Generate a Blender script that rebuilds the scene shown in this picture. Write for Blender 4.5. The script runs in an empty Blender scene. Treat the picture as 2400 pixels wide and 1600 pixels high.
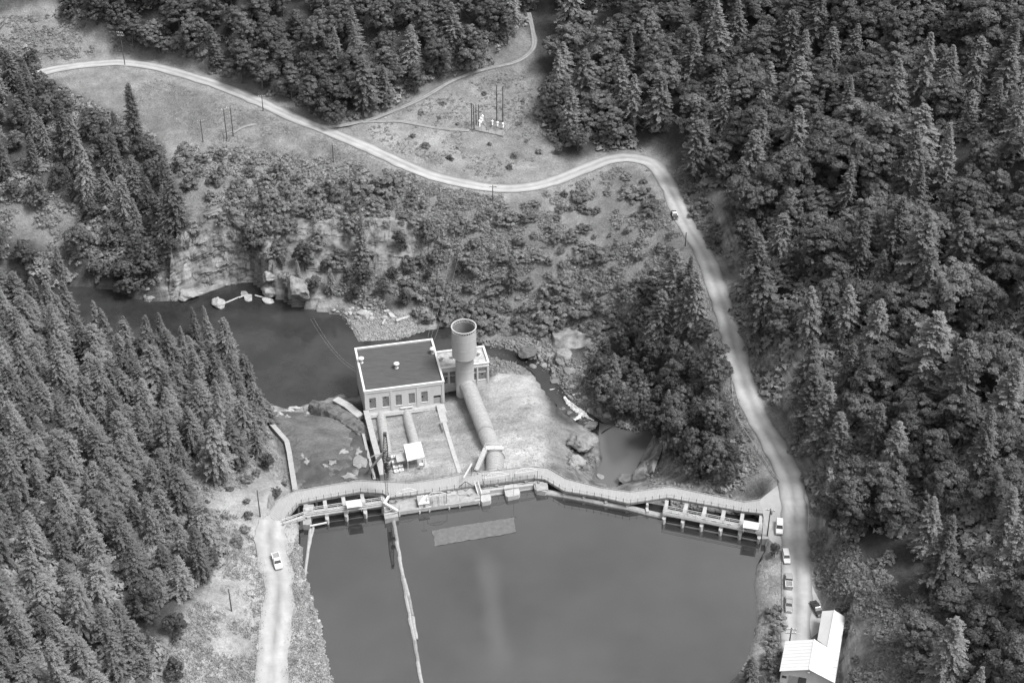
import bpy, math, random
import numpy as np
from mathutils import Vector

# ------------------------------------------------------------------ camera, sky, sun, exposure
S = bpy.context.scene
COL = S.collection
PITCH, FPX, CAMH = math.radians(37.0), 3888.0, 310.0
cam_data = bpy.data.cameras.new('camera'); cam = bpy.data.objects.new('camera', cam_data); COL.objects.link(cam)
cam.location = (0, 0, CAMH); cam.rotation_euler = (math.pi/2 - PITCH, 0, 0)
cam_data.sensor_width = 36; cam_data.lens = FPX/2400*36
cam_data.clip_start = 1; cam_data.clip_end = 6000
S.camera = cam
SUN_EL, SUN_AZ = math.radians(62), math.radians(-22)      # azimuth measured from +x towards +y
sdir = Vector((math.cos(SUN_EL)*math.cos(SUN_AZ), math.cos(SUN_EL)*math.sin(SUN_AZ), math.sin(SUN_EL)))
world = bpy.data.worlds.new('World'); S.world = world; world.use_nodes = True
wn = world.node_tree; wn.nodes.clear()
sky = wn.nodes.new('ShaderNodeTexSky'); sky.sky_type = 'NISHITA'; sky.sun_disc = False
sky.sun_elevation = SUN_EL; sky.sun_rotation = math.pi/2 - SUN_AZ
sky.air_density = 1.4; sky.dust_density = 3.0
bw = wn.nodes.new('ShaderNodeRGBToBW')                       # black-and-white film: neutral light
bg = wn.nodes.new('ShaderNodeBackground'); bg.inputs['Strength'].default_value = 0.15
wo = wn.nodes.new('ShaderNodeOutputWorld')
wn.links.new(sky.outputs[0], bw.inputs[0]); wn.links.new(bw.outputs[0], bg.inputs['Color']); wn.links.new(bg.outputs[0], wo.inputs[0])
sun_d = bpy.data.lights.new('sun', 'SUN'); sun_d.energy = 2.1; sun_d.angle = math.radians(18); sun_d.color = (1, 1, 1)
sun = bpy.data.objects.new('sun', sun_d); COL.objects.link(sun)
sun.rotation_euler = (-sdir).to_track_quat('-Z', 'Y').to_euler()
S.view_settings.view_transform = 'Standard'; S.view_settings.look = 'None'
S.view_settings.gamma = 1; S.view_settings.use_curve_mapping = False
S.view_settings.exposure = 1.2
S.cycles.max_bounces = 5; S.cycles.diffuse_bounces = 3; S.cycles.glossy_bounces = 3
S.cycles.transmission_bounces = 2; S.cycles.transparent_max_bounces = 4

rng = np.random.default_rng(11)
random.seed(11)

# ------------------------------------------------------------------ survey: photo point + height -> world point
cP, sP = math.cos(PITCH), math.sin(PITCH)
def at(u, v, z):
    a = (u-1200)/FPX; b = -(v-800)/FPX
    dx, dy, dz = a, cP + b*sP, -sP + b*cP
    t = (z-CAMH)/dz
    return np.array([t*dx, t*dy, z])
def proj(x, y, z):
    h = z-CAMH
    f = y*cP - h*sP; up = y*sP + h*cP
    return 1200 + FPX*x/f, 800 - FPX*up/f
def inpoly(poly, u, v):
    poly = np.asarray(poly, float); u = np.asarray(u, float); v = np.asarray(v, float)
    r = np.zeros(u.shape, bool); n = len(poly); j = n-1
    for i in range(n):
        xi, yi = poly[i]; xj, yj = poly[j]
        if yi != yj:
            r ^= ((yi > v) != (yj > v)) & (u < (xj-xi)*(v-yi)/(yj-yi)+xi)
        j = i
    return r
def segdist(pts, x, y):
    """distance to a polyline (world xy) and the parameter value z interpolated along it"""
    best = np.full(x.shape, 1e9); zz = np.zeros(x.shape); ss = np.zeros(x.shape); acc = 0
    for a, b in zip(pts[:-1], pts[1:]):
        dx, dy = b[0]-a[0], b[1]-a[1]; L2 = dx*dx+dy*dy+1e-9
        t = np.clip(((x-a[0])*dx+(y-a[1])*dy)/L2, 0, 1)
        d = np.hypot(x-a[0]-t*dx, y-a[1]-t*dy); m = d < best
        best[m] = d[m]; zz[m] = (a[2]+t*(b[2]-a[2]))[m]; ss[m] = (acc+t*math.sqrt(L2))[m]
        acc += math.sqrt(L2)
    return best, zz, ss
def polydist(poly, x, y):
    p = [(q[0], q[1], 0.0) for q in poly]; p.append(p[0])
    return segdist(p, x, y)[0]
_perm = np.random.default_rng(3).random((64, 64, 64))
def vnoise(x, y, z=0.0):
    x = np.asarray(x, float); y = np.asarray(y, float); z = np.asarray(z, float)+np.zeros_like(x)
    xi = np.floor(x).astype(int); yi = np.floor(y).astype(int); zi = np.floor(z).astype(int)
    fx = x-xi; fy = y-yi; fz = z-zi
    fx = fx*fx*(3-2*fx); fy = fy*fy*(3-2*fy); fz = fz*fz*(3-2*fz)
    def g(a, b, c): return _perm[(xi+a) % 64, (yi+b) % 64, (zi+c) % 64]
    l = lambda p, q, t: p+(q-p)*t
    return l(l(l(g(0,0,0), g(1,0,0), fx), l(g(0,1,0), g(1,1,0), fx), fy),
             l(l(g(0,0,1), g(1,0,1), fx), l(g(0,1,1), g(1,1,1), fx), fy), fz)
def fbm(x, y, z=0.0, o=4):
    s = 0; a = 0.5; f = 1.0
    for k in range(o):
        s = s+a*(vnoise(x*f+17*k, y*f+9*k, np.asarray(z)*f+5*k)-0.5); a *= 0.5; f *= 2.03
    return s
def catmull(pts, n=6):
    P = [np.array(p, float) for p in pts]; out = []
    for i in range(len(P)-1):
        p0 = P[max(i-1, 0)]; p1 = P[i]; p2 = P[i+1]; p3 = P[min(i+2, len(P)-1)]
        for k in range(n):
            t = k/n
            out.append(0.5*((2*p1)+(-p0+p2)*t+(2*p0-5*p1+4*p2-p3)*t*t+(-p0+3*p1-3*p2+p3)*t**3))
    out.append(P[-1]); return out

# ------------------------------------------------------------------ materials (neutral greys, as on the film)
def mat(name, val, rough=0.85, var=0.15, scale=2.0, bump=0.0, bscale=None, spec=0.25, metallic=0.0, streak=None, objvar=0.0):
    m = bpy.data.materials.new(name); m.use_nodes = True
    nt = m.node_tree; b = nt.nodes['Principled BSDF']
    b.inputs['Roughness'].default_value = rough; b.inputs['Specular IOR Level'].default_value = spec
    b.inputs['Metallic'].default_value = metallic
    tc = nt.nodes.new('ShaderNodeTexCoord'); geo = nt.nodes.new('ShaderNodeNewGeometry')
    nz = nt.nodes.new('ShaderNodeTexNoise'); nz.inputs['Scale'].default_value = scale; nz.inputs['Detail'].default_value = 6
    nz.inputs['Roughness'].default_value = 0.65
    mp = nt.nodes.new('ShaderNodeMapping'); nt.links.new(geo.outputs['Position'], mp.inputs[0])
    if streak: mp.inputs['Scale'].default_value = streak
    nt.links.new(mp.outputs[0], nz.inputs['Vector'])
    r = nt.nodes.new('ShaderNodeMapRange'); r.inputs['From Min'].default_value = 0.25; r.inputs['From Max'].default_value = 0.75
    r.inputs['To Min'].default_value = val*(1-var); r.inputs['To Max'].default_value = val*(1+var)
    nt.links.new(nz.outputs[0], r.inputs['Value'])
    out = r.outputs[0]
    if objvar:
        oi = nt.nodes.new('ShaderNodeObjectInfo'); r2 = nt.nodes.new('ShaderNodeMapRange')
        r2.inputs['To Min'].default_value = 1-objvar; r2.inputs['To Max'].default_value = 1+objvar
        nt.links.new(oi.outputs['Random'], r2.inputs['Value'])
        mu = nt.nodes.new('ShaderNodeMath'); mu.operation = 'MULTIPLY'
        nt.links.new(out, mu.inputs[0]); nt.links.new(r2.outputs[0], mu.inputs[1]); out = mu.outputs[0]
    nt.links.new(out, b.inputs['Base Color'])
    if bump:
        n2 = nt.nodes.new('ShaderNodeTexNoise'); n2.inputs['Scale'].default_value = bscale or scale*3; n2.inputs['Detail'].default_value = 8
        nt.links.new(mp.outputs[0], n2.inputs['Vector'])
        bp = nt.nodes.new('ShaderNodeBump'); bp.inputs['Strength'].default_value = 1.0; bp.inputs['Distance'].default_value = bump
        nt.links.new(n2.outputs[0], bp.inputs['Height']); nt.links.new(bp.outputs[0], b.inputs['Normal'])
    return m
def mat_leaf(name, val, objvar=0.25, var=0.4):
    m = bpy.data.materials.new(name); m.use_nodes = True
    nt = m.node_tree; b = nt.nodes['Principled BSDF']
    b.inputs['Roughness'].default_value = 0.75; b.inputs['Specular IOR Level'].default_value = 0.2
    at_ = nt.nodes.new('ShaderNodeAttribute'); at_.attribute_name = 'tone'
    oi = nt.nodes.new('ShaderNodeObjectInfo')
    r = nt.nodes.new('ShaderNodeMapRange'); r.inputs['To Min'].default_value = val*(1-var); r.inputs['To Max'].default_value = val*(1+var)
    nt.links.new(at_.outputs['Fac'], r.inputs['Value'])
    r2 = nt.nodes.new('ShaderNodeMapRange'); r2.inputs['To Min'].default_value = 1-objvar; r2.inputs['To Max'].default_value = 1+objvar
    nt.links.new(oi.outputs['Random'], r2.inputs['Value'])
    mu = nt.nodes.new('ShaderNodeMath'); mu.operation = 'MULTIPLY'
    nt.links.new(r.outputs[0], mu.inputs[0]); nt.links.new(r2.outputs[0], mu.inputs[1])
    nt.links.new(mu.outputs[0], b.inputs['Base Color'])
    tr = nt.nodes.new('ShaderNodeBsdfTranslucent'); nt.links.new(mu.outputs[0], tr.inputs['Color'])
    mx = nt.nodes.new('ShaderNodeMixShader'); mx.inputs[0].default_value = 0.4
    nt.links.new(b.outputs[0], mx.inputs[1]); nt.links.new(tr.outputs[0], mx.inputs[2])
    nt.links.new(mx.outputs[0], nt.nodes['Material Output'].inputs['Surface'])
    return m
def mat_water(name, val, rough=0.06, wave=0.02, wscale=0.8, patch=0.12, pscale=0.03, stretch=(1, 1, 1), ior=1.6):
    m = mat(name, val, rough, patch, pscale, wave, wscale, spec=0.5, streak=stretch)
    m.node_tree.nodes['Principled BSDF'].inputs['IOR'].default_value = ior
    return m
def mat_ground():
    m = bpy.data.materials.new('ground_cover'); m.use_nodes = True
    nt = m.node_tree; b = nt.nodes['Principled BSDF']; b.inputs['Roughness'].default_value = 0.95; b.inputs['Specular IOR Level'].default_value = 0.1
    N = lambda t: nt.nodes.new(t); L = nt.links.new
    geo = N('ShaderNodeNewGeometry'); a = N('ShaderNodeAttribute'); a.attribute_name = 'tone'
    rk = N('ShaderNodeAttribute'); rk.attribute_name = 'rock'
    n1 = N('ShaderNodeTexNoise'); n1.inputs['Scale'].default_value = 0.16; n1.inputs['Detail'].default_value = 9; n1.inputs['Roughness'].default_value = 0.72
    n2 = N('ShaderNodeTexNoise'); n2.inputs['Scale'].default_value = 1.3; n2.inputs['Detail'].default_value = 6; n2.inputs['Roughness'].default_value = 0.75
    L(geo.outputs['Position'], n1.inputs['Vector']); L(geo.outputs['Position'], n2.inputs['Vector'])
    r1 = N('ShaderNodeMapRange'); r1.inputs['From Min'].default_value = 0.3; r1.inputs['From Max'].default_value = 0.7; r1.inputs['To Min'].default_value = 0.62; r1.inputs['To Max'].default_value = 1.3
    r2 = N('ShaderNodeMapRange'); r2.inputs['From Min'].default_value = 0.3; r2.inputs['From Max'].default_value = 0.7; r2.inputs['To Min'].default_value = 0.7; r2.inputs['To Max'].default_value = 1.28
    L(n1.outputs[0], r1.inputs['Value']); L(n2.outputs[0], r2.inputs['Value'])
    m1 = N('ShaderNodeMath'); m1.operation = 'MULTIPLY'; L(r1.outputs[0], m1.inputs[0]); L(r2.outputs[0], m1.inputs[1])
    m2 = N('ShaderNodeMath'); m2.operation = 'MULTIPLY'; L(m1.outputs[0], m2.inputs[0]); L(a.outputs['Fac'], m2.inputs[1])
    # bare rock: strata and vertical stains
    mp = N('ShaderNodeMapping'); mp.inputs['Scale'].default_value = (0.35, 0.35, 0.06); L(geo.outputs['Position'], mp.inputs[0])
    n3 = N('ShaderNodeTexNoise'); n3.inputs['Scale'].default_value = 1.0; n3.inputs['Detail'].default_value = 7; L(mp.outputs[0], n3.inputs['Vector'])
    mp2 = N('ShaderNodeMapping'); mp2.inputs['Scale'].default_value = (0.05, 0.05, 0.9); mp2.inputs['Rotation'].default_value = (0.1, 0.12, 0); L(geo.outputs['Position'], mp2.inputs[0])
    n4 = N('ShaderNodeTexNoise'); n4.inputs['Scale'].default_value = 1.0; n4.inputs['Detail'].default_value = 5; L(mp2.outputs[0], n4.inputs['Vector'])
    ad = N('ShaderNodeMath'); ad.operation = 'ADD'; L(n3.outputs[0], ad.inputs[0]); L(n4.outputs[0], ad.inputs[1])
    r3 = N('ShaderNodeMapRange'); r3.inputs['From Min'].default_value = 0.75; r3.inputs['From Max'].default_value = 1.25; r3.inputs['To Min'].default_value = 0.07; r3.inputs['To Max'].default_value = 0.34
    L(ad.outputs[0], r3.inputs['Value'])
    mx = N('ShaderNodeMix'); mx.data_type = 'FLOAT'
    L(rk.outputs['Fac'], mx.inputs[0]); L(m2.outputs[0], mx.inputs[2]); L(r3.outputs[0], mx.inputs[3])
    L(mx.outputs[0], b.inputs['Base Color'])
    bp = N('ShaderNodeBump'); bp.inputs['Distance'].default_value = 0.6; bp.inputs['Strength'].default_value = 1
    ad2 = N('ShaderNodeMath'); ad2.operation = 'ADD'; L(n2.outputs[0], ad2.inputs[0]); L(n4.outputs[0], ad2.inputs[1])
    L(ad2.outputs[0], bp.inputs['Height']); L(bp.outputs[0], b.inputs['Normal'])
    return m

M = dict(
 conc=mat('weathered_concrete', 0.23, 0.9, 0.28, 0.9, 0.03, 4, streak=(1, 1, 0.35)),
 conc_l=mat('pale_concrete', 0.3, 0.9, 0.2, 0.8, 0.02, 4),
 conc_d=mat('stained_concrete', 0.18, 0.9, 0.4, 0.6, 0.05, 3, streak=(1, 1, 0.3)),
 white=mat('white_paint', 0.46, 0.6, 0.06, 0.5, 0.0),
 whitewall=mat('white_rendered_wall', 0.44, 0.85, 0.10, 0.5, 0.02, 3, streak=(1, 1, 0.25)),
 rooftar=mat('dark_roof_felt', 0.06, 0.9, 0.22, 0.5, 0.03, 2, streak=(0.5, 2.2, 1)),
 roofgrey=mat('worn_grey_roof_felt', 0.30, 0.9, 0.5, 0.7, 0.03, 2),
 roofwhite=mat('white_metal_roof', 0.45, 0.5, 0.07, 0.25, 0.01, 1.2),
 tank=mat('pale_grey_tank_paint', 0.33, 0.6, 0.10, 0.5, 0.0, streak=(1, 1, 0.15)),
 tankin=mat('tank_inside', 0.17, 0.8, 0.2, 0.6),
 pipe=mat('grey_pipe_paint', 0.27, 0.6, 0.2, 0.8, 0.01, 4),
 deck=mat('grey_timber_deck', 0.25, 0.9, 0.14, 1.1, 0.03, 5, streak=(2.5, 0.5, 1)),
 timber=mat('weathered_timber', 0.17, 0.9, 0.35, 1.5, 0.03, 6),
 timber_l=mat('bleached_timber', 0.24, 0.9, 0.3, 1.5, 0.03, 6),
 pole=mat('dark_pole_timber', 0.075, 0.9, 0.3, 1.5, 0.02, 6),
 steel=mat('dark_steel', 0.045, 0.6, 0.3, 2, 0.0, spec=0.4),
 steel_m=mat('grey_steel', 0.2, 0.5, 0.2, 2, 0.0, spec=0.4),
 gate=mat('grey_gate_steel', 0.27, 0.5, 0.25, 1.0, 0.01, 4, spec=0.4),
 glass=mat('dark_glass', 0.03, 0.08, 0.2, 1.0, spec=0.5),
 glass_g=mat('dusty_glass', 0.16, 0.3, 0.5, 1.3, spec=0.5),
 road=mat('pale_gravel_road', 0.26, 0.95, 0.14, 0.35, 0.03, 3),
 track=mat('worn_dirt_track', 0.19, 0.95, 0.25, 0.5, 0.05, 3),
 rock=mat('grey_rock', 0.17, 0.9, 0.45, 0.5, 0.12, 1.6, objvar=0.3),
 rock_d=mat('dark_wet_rock', 0.10, 0.7, 0.5, 0.6, 0.12, 1.6, objvar=0.25),
 rock_l=mat('pale_rock', 0.24, 0.9, 0.35, 0.8, 0.08, 2, objvar=0.3),
 bark=mat('bark', 0.09, 0.95, 0.3, 2, 0.03, 6, objvar=0.3),
 deadwood=mat('bleached_deadwood', 0.33, 0.95, 0.3, 2, 0.03, 6),
 foam=mat('white_water', 0.42, 0.8, 0.75, 1.6, 0.15, 4),
 mud=mat('floating_debris', 0.1, 0.95, 0.25, 0.9, 0.06, 4),
 rubber=mat('tyre_rubber', 0.02, 0.9, 0.1, 2),
 car_white=mat('white_car_paint', 0.52, 0.25, 0.03, 1, spec=0.5),
 car_mid=mat('grey_car_paint', 0.22, 0.25, 0.05, 1, spec=0.5),
 car_dark=mat('dark_car_paint', 0.035, 0.2, 0.05, 1, spec=0.5),
 chrome=mat('chrome', 0.6, 0.15, 0.03, 1, metallic=1.0),
 porcelain=mat('white_porcelain', 0.75, 0.3, 0.03, 1, spec=0.5),
 wire=mat('wire', 0.3, 0.5, 0.05, 1),
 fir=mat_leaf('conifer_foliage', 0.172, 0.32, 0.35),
 leaf=mat_leaf('broadleaf_foliage', 0.13, 0.28, 0.4),
 bush=mat_leaf('shrub_foliage', 0.18, 0.3, 0.4),
 under=mat_leaf('undergrowth_foliage', 0.235, 0.0, 0.5),
 grass=mat_leaf('dry_grass_blades', 0.24, 0.0, 0.4),
 ground=mat_ground(),
)
M['reservoir'] = mat_water('reservoir_water', 0.022, 0.02, 0.005, 0.5, 0.9, 0.014, ior=2.3)  # broad base-colour variation stands in for uneven sky glow on the water
def silt(m, pts, w, val):
    nt = m.node_tree; b = nt.nodes['Principled BSDF']; L = nt.links.new; N = nt.nodes.new
    src = b.inputs['Base Color'].links[0].from_socket
    geo = N('ShaderNodeNewGeometry'); nz = N('ShaderNodeTexNoise'); nz.inputs['Scale'].default_value = 0.09; nz.inputs['Detail'].default_value = 5
    L(geo.outputs['Position'], nz.inputs['Vector']); sub = N('ShaderNodeVectorMath'); sub.operation = 'MULTIPLY_ADD'; sub.inputs[1].default_value = (5, 5, 0)
    L(nz.outputs['Color'], sub.inputs[0]); L(geo.outputs['Position'], sub.inputs[2])
    sp = N('ShaderNodeSeparateXYZ'); L(sub.outputs[0], sp.inputs[0]); (x0, y0), (x1, y1) = pts
    ma = N('ShaderNodeMath'); ma.operation = 'MULTIPLY_ADD'; ma.inputs[1].default_value = -(x1-x0)/(y1-y0); L(sp.outputs[1], ma.inputs[0]); L(sp.outputs[0], ma.inputs[2])
    sb = N('ShaderNodeMath'); sb.operation = 'SUBTRACT'; L(ma.outputs[0], sb.inputs[0]); sb.inputs[1].default_value = x0-(x1-x0)/(y1-y0)*y0+2.5
    ab = N('ShaderNodeMath'); ab.operation = 'ABSOLUTE'; L(sb.outputs[0], ab.inputs[0])
    r = N('ShaderNodeMapRange'); r.interpolation_type = 'SMOOTHSTEP'; r.inputs['From Min'].default_value = 0; r.inputs['From Max'].default_value = w; r.inputs['To Min'].default_value = 1; r.inputs['To Max'].default_value = 0; L(ab.outputs[0], r.inputs['Value'])
    r2 = N('ShaderNodeMapRange'); r2.interpolation_type = 'SMOOTHSTEP'; r2.inputs['From Min'].default_value = y1-8; r2.inputs['From Max'].default_value = y1+10; L(sp.outputs[1], r2.inputs['Value'])
    r3 = N('ShaderNodeMapRange'); r3.interpolation_type = 'SMOOTHSTEP'; r3.inputs['From Min'].default_value = y0+6; r3.inputs['From Max'].default_value = y0-6; L(sp.outputs[1], r3.inputs['Value'])
    m1 = N('ShaderNodeMath'); m1.operation = 'MULTIPLY'; L(r.outputs[0], m1.inputs[0]); L(r2.outputs[0], m1.inputs[1])
    m2 = N('ShaderNodeMath'); m2.operation = 'MULTIPLY_ADD'; m3 = N('ShaderNodeMath'); m3.operation = 'MULTIPLY'; L(m1.outputs[0], m3.inputs[0]); L(r3.outputs[0], m3.inputs[1])
    L(m3.outputs[0], m2.inputs[0]); m2.inputs[1].default_value = val; L(src, m2.inputs[2]); L(m2.outputs[0], b.inputs['Base Color'])
silt(M['reservoir'], (at(1140,1290,0)[:2], at(1172,1530,0)[:2]), 4.5, 0.022)
def mat_wear(name, m0):
    m = m0.copy(); m.name = name; nt = m.node_tree; b = nt.nodes['Principled BSDF']; src = b.inputs['Base Color'].links[0].from_socket
    a = nt.nodes.new('ShaderNodeAttribute'); a.attribute_name = 'tone'; mu = nt.nodes.new('ShaderNodeMath'); mu.operation = 'MULTIPLY'
    nt.links.new(src, mu.inputs[0]); nt.links.new(a.outputs['Fac'], mu.inputs[1]); nt.links.new(mu.outputs[0], b.inputs['Base Color']); return m
M['road_worn'] = mat_wear('worn_gravel_road', M['road']); M['track_worn'] = mat_wear('worn_track', M['track'])
M['river'] = mat_water('river_water', 0.024, 0.12, 0.03, 0.5, 0.6, 0.05, ior=1.5)
M['pool'] = mat_water('pool_water', 0.07, 0.2, 0.004, 0.6, 0.08, 0.05, ior=1.9)

# ------------------------------------------------------------------ mesh helpers
ROOT = {}                                               # accumulated world location of each unrotated parent
class MB:
    def __init__(s): s.v = []; s.f = []
    def add(s, vs, fs):
        o = len(s.v); s.v += [tuple(map(float, p)) for p in vs]; s.f += [tuple(i+o for i in f) for f in fs]; return s
    def box(s, c, size, rz=0.0, taper=1.0):
        x, y, z = size[0]/2, size[1]/2, size[2]/2; cr, sr = math.cos(rz), math.sin(rz); P = []
        for k, (dx, dy) in enumerate([(-x,-y),(x,-y),(x,y),(-x,y)]*2):
            t = taper if k > 3 else 1; dx *= t; dy *= t
            P.append((c[0]+dx*cr-dy*sr, c[1]+dx*sr+dy*cr, c[2]+(-z if k < 4 else z)))
        return s.add(P, [(3,2,1,0),(4,5,6,7),(0,1,5,4),(1,2,6,5),(2,3,7,6),(3,0,4,7)])
    def prism(s, poly, z0, z1):
        """poly: list of (x,y[,zt]) seen from above; extruded from z0 up to z1 (or the point's own z)"""
        n = len(poly); A = 0
        for i in range(n):
            p, q = poly[i], poly[(i+1) % n]; A += p[0]*q[1]-q[0]*p[1]
        if A < 0: poly = poly[::-1]
        top = [(p[0], p[1], p[2] if (len(p) > 2 and z1 is None) else z1) for p in poly]
        bot = [(p[0], p[1], z0 if not callable(z0) else z0(p)) for p in poly]
        return s.add(bot+top, [tuple(range(n-1, -1, -1)), tuple(range(n, 2*n))]+[(i, (i+1) % n, n+(i+1) % n, n+i) for i in range(n)])
    def bar(s, a, b, w, h=None):
        a = Vector(a); b = Vector(b); d = (b-a); h = h or w
        if d.length < 1e-6: return s
        d.normalize(); up = Vector((0,0,1)) if abs(d.z) < 0.95 else Vector((0,1,0))
        x = d.cross(up).normalized()*w/2; y = x.cross(d).normalized()*h/2
        P = [a-x-y, a+x-y, a+x+y, a-x+y, b-x-y, b+x-y, b+x+y, b-x+y]
        return s.add(P, [(0,1,2,3),(7,6,5,4),(0,4,5,1),(1,5,6,2),(2,6,7,3),(3,7,4,0)])
    def tube(s, pts, r, n=10, caps=True):
        pts = [Vector(p) for p in pts]; R = r if isinstance(r, (list, tuple, np.ndarray)) else [r]*len(pts)
        rings = []; prev = None
        for i, p in enumerate(pts):
            d = (pts[min(i+1, len(pts)-1)]-pts[max(i-1, 0)]).normalized()
            if prev is None:
                up = Vector((0,0,1)) if abs(d.z) < 0.9 else Vector((0,1,0)); x = d.cross(up).normalized()
            else: x = (prev-d*prev.dot(d)).normalized()
            prev = x; y = x.cross(d)
            rings.append([p+x*math.cos(2*math.pi*k/n)*R[i]+y*math.sin(2*math.pi*k/n)*R[i] for k in range(n)])
        P = [q for rg in rings for q in rg]; F = []
        for i in range(len(rings)-1):
            for k in range(n):
                F.append((i*n+k, (i+1)*n+k, (i+1)*n+(k+1) % n, i*n+(k+1) % n))
        if caps: F += [tuple(range(n)), tuple((len(rings)-1)*n+k for k in range(n-1, -1, -1))]
        return s.add(P, F)
    def lathe(s, prof, c, n=24, close=False):
        P = []; F = []
        for r, z in prof:
            P += [(c[0]+r*math.cos(2*math.pi*k/n), c[1]+r*math.sin(2*math.pi*k/n), c[2]+z) for k in range(n)]
        for i in range(len(prof)-1):
            for k in range(n): F.append((i*n+k, i*n+(k+1) % n, (i+1)*n+(k+1) % n, (i+1)*n+k))
        if close: F += [tuple(range(n-1, -1, -1)), tuple((len(prof)-1)*n+k for k in range(n))]
        return s.add(P, F)
    def loft(s, secs):
        n = len(secs[0]); P = [q for c in secs for q in c]; F = []
        for i in range(len(secs)-1):
            for k in range(n): F.append((i*n+k, i*n+(k+1) % n, (i+1)*n+(k+1) % n, (i+1)*n+k))
        F += [tuple(range(n-1, -1, -1)), tuple((len(secs)-1)*n+k for k in range(n))]
        return s.add(P, F)
    def build(s, name, m, parent=None, local=False, smooth=False):
        V = np.array(s.v, float).reshape(-1, 3)
        if parent is not None and not local: V = V-np.array(ROOT.get(parent.name, (0,0,0)))
        me = bpy.data.meshes.new(name); me.from_pydata(V.tolist(), [], s.f); me.update()
        me.materials.append(M[m] if isinstance(m, str) else m)
        if smooth: me.polygons.foreach_set('use_smooth', [True]*len(me.polygons))
        o = bpy.data.objects.new(name, me); COL.objects.link(o)
        if parent is not None:
            o.parent = parent; ROOT[o.name] = ROOT.get(parent.name, (0,0,0))
        return o
def tag(o, label, cat=None, group=None, kind=None):
    if label: o['label'] = label
    if cat: o['category'] = cat
    if group: o['group'] = group
    if kind: o['kind'] = kind
    return o
def thing(name, label, cat, loc=(0,0,0), rz=0.0, group=None):
    o = bpy.data.objects.new(name, None); COL.objects.link(o); o.empty_display_size = 0.5
    o.location = [float(q) for q in loc]; o.rotation_euler = (0, 0, rz); ROOT[o.name] = tuple(float(q) for q in loc)
    return tag(o, label, cat, group)
def raw_mesh(name, V, F, m, tone=None, smooth=False):
    """fast mesh from numpy arrays: V (n,3), F (k,3 or 4)"""
    me = bpy.data.meshes.new(name); V = np.ascontiguousarray(V, np.float32); F = np.ascontiguousarray(F, np.int32)
    k = F.shape[1]
    me.vertices.add(len(V)); me.vertices.foreach_set('co', V.ravel())
    me.loops.add(F.size); me.loops.foreach_set('vertex_index', F.ravel())
    me.polygons.add(len(F)); me.polygons.foreach_set('loop_start', np.arange(0, F.size, k, dtype=np.int32))
    me.polygons.foreach_set('loop_total', np.full(len(F), k, np.int32))
    if smooth: me.polygons.foreach_set('use_smooth', np.ones(len(F), bool))
    me.update(calc_edges=True); me.validate()
    if tone is not None:
        a = me.attributes.new('tone', 'FLOAT', 'POINT'); a.data.foreach_set('value', np.ascontiguousarray(tone, np.float32))
    me.materials.append(M[m] if isinstance(m, str) else m)
    return me
def structure(name, ob): ob['kind'] = 'structure'; return ob
# ------------------------------------------------------------------ terrain
ROAD_R = [(1868,1640,2.9),(1866,1560,2.6),(1866,1480,2.42),(1868,1400,2.4),(1866,1320,2.4),(1862,1240,2.4),(1862,1180,2.4),(1848,1110,2.55),(1812,1040,3.0),(1776,975,3.3),
          (1746,900,3.6),(1722,820,3.8),(1702,740,4),(1676,660,4),(1650,596,4),(1612,530,3.6),(1582,470,3.2),(1556,415,2.8),(1526,382,2.4),
          (1480,370,2.2),(1430,374,2),(1375,394,1.6),(1300,424,1),(1225,440,0.6),(1150,440,0.4),(1060,424,0.6),(980,400,1),(880,354,1.8),(780,312,2.6),
          (690,276,3.6),(610,240,4.6),(530,207,5.4),(450,180,6),(370,158,6.6),(290,147,7),(210,151,7.2),(140,160,7.2),(60,178,7.2)]
ROAD_L = [(640,1219,2.4),(632,1250,2.5),(638,1300,2.6),(652,1350,2.8),(652,1420,3),(645,1480,3.2),(640,1540,3.4),(630,1660,3.6)]
TRACK1 = [(770,300,2.8),(850,285,3.4),(920,262,4),(1000,225,6),(1060,190,8),(1130,165,10),(1210,145,12),(1250,112,14),(1248,70,17),(1240,30,20)]
TRACK2 = [(850,286,3.4),(940,285,3.4),(1020,300,3.2),(1100,306,3.2)]
TRACK3 = [(720,290,3),(640,287,2.6),(580,295,2),(545,312,1.5)]
def wp(path, n=5): return catmull([at(*p) for p in path], n)
W_R, W_L = wp(ROAD_R), wp(ROAD_L)
W_T1, W_T2, W_T3 = wp(TRACK1), wp(TRACK2), wp(TRACK3)
RESERVOIR = [(712,1200),(700,1238),(704,1262),(702,1300),(712,1350),(728,1400),(748,1460),(764,1530),(778,1600),(800,1760),(820,2000),
             (1560,2000),(1640,1760),(1700,1610),(1727,1582),(1753,1541),(1764,1501),(1783,1437),(1778,1410),(1770,1367),(1773,1326),(1792,1290),(1800,1240),
             (1790,1215),(1560,1185),(1470,1170),(1330,1145),(1250,1115),(1090,1140),(960,1160),(840,1165)]
RIVER = [(-120,650),(60,655),(150,668),(260,676),(330,702),(410,706),(470,692),(530,668),(592,657),(640,690),(690,714),(750,728),(800,738),(822,765),(840,800),(930,795),(1010,770),(1060,765),
         (1130,790),(1130,830),(1050,850),(850,900),(842,935),(800,925),(720,948),(640,962),(590,940),(560,860),(480,830),(300,830),(150,800),(40,740),(-120,720)]
POOL = [(1405,990),(1450,1000),(1535,1005),(1545,1030),(1512,1075),(1488,1120),(1476,1160),(1440,1175),(1395,1165),(1385,1120),(1412,1075),(1402,1030)]
RZ, PZ = -30.0, -21.0
STREAM = [(1110,815,-29.6),(1180,830,-29.2),(1240,850,-28.6),(1280,890,-27.4),(1310,930,-25.6),(1340,960,-23.6),(1375,985,-21.8),(1420,1010,-21.0)]
W_S = wp(STREAM, 5)
W_RES = [at(u, v, 0)[:2] for u, v in RESERVOIR]
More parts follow.
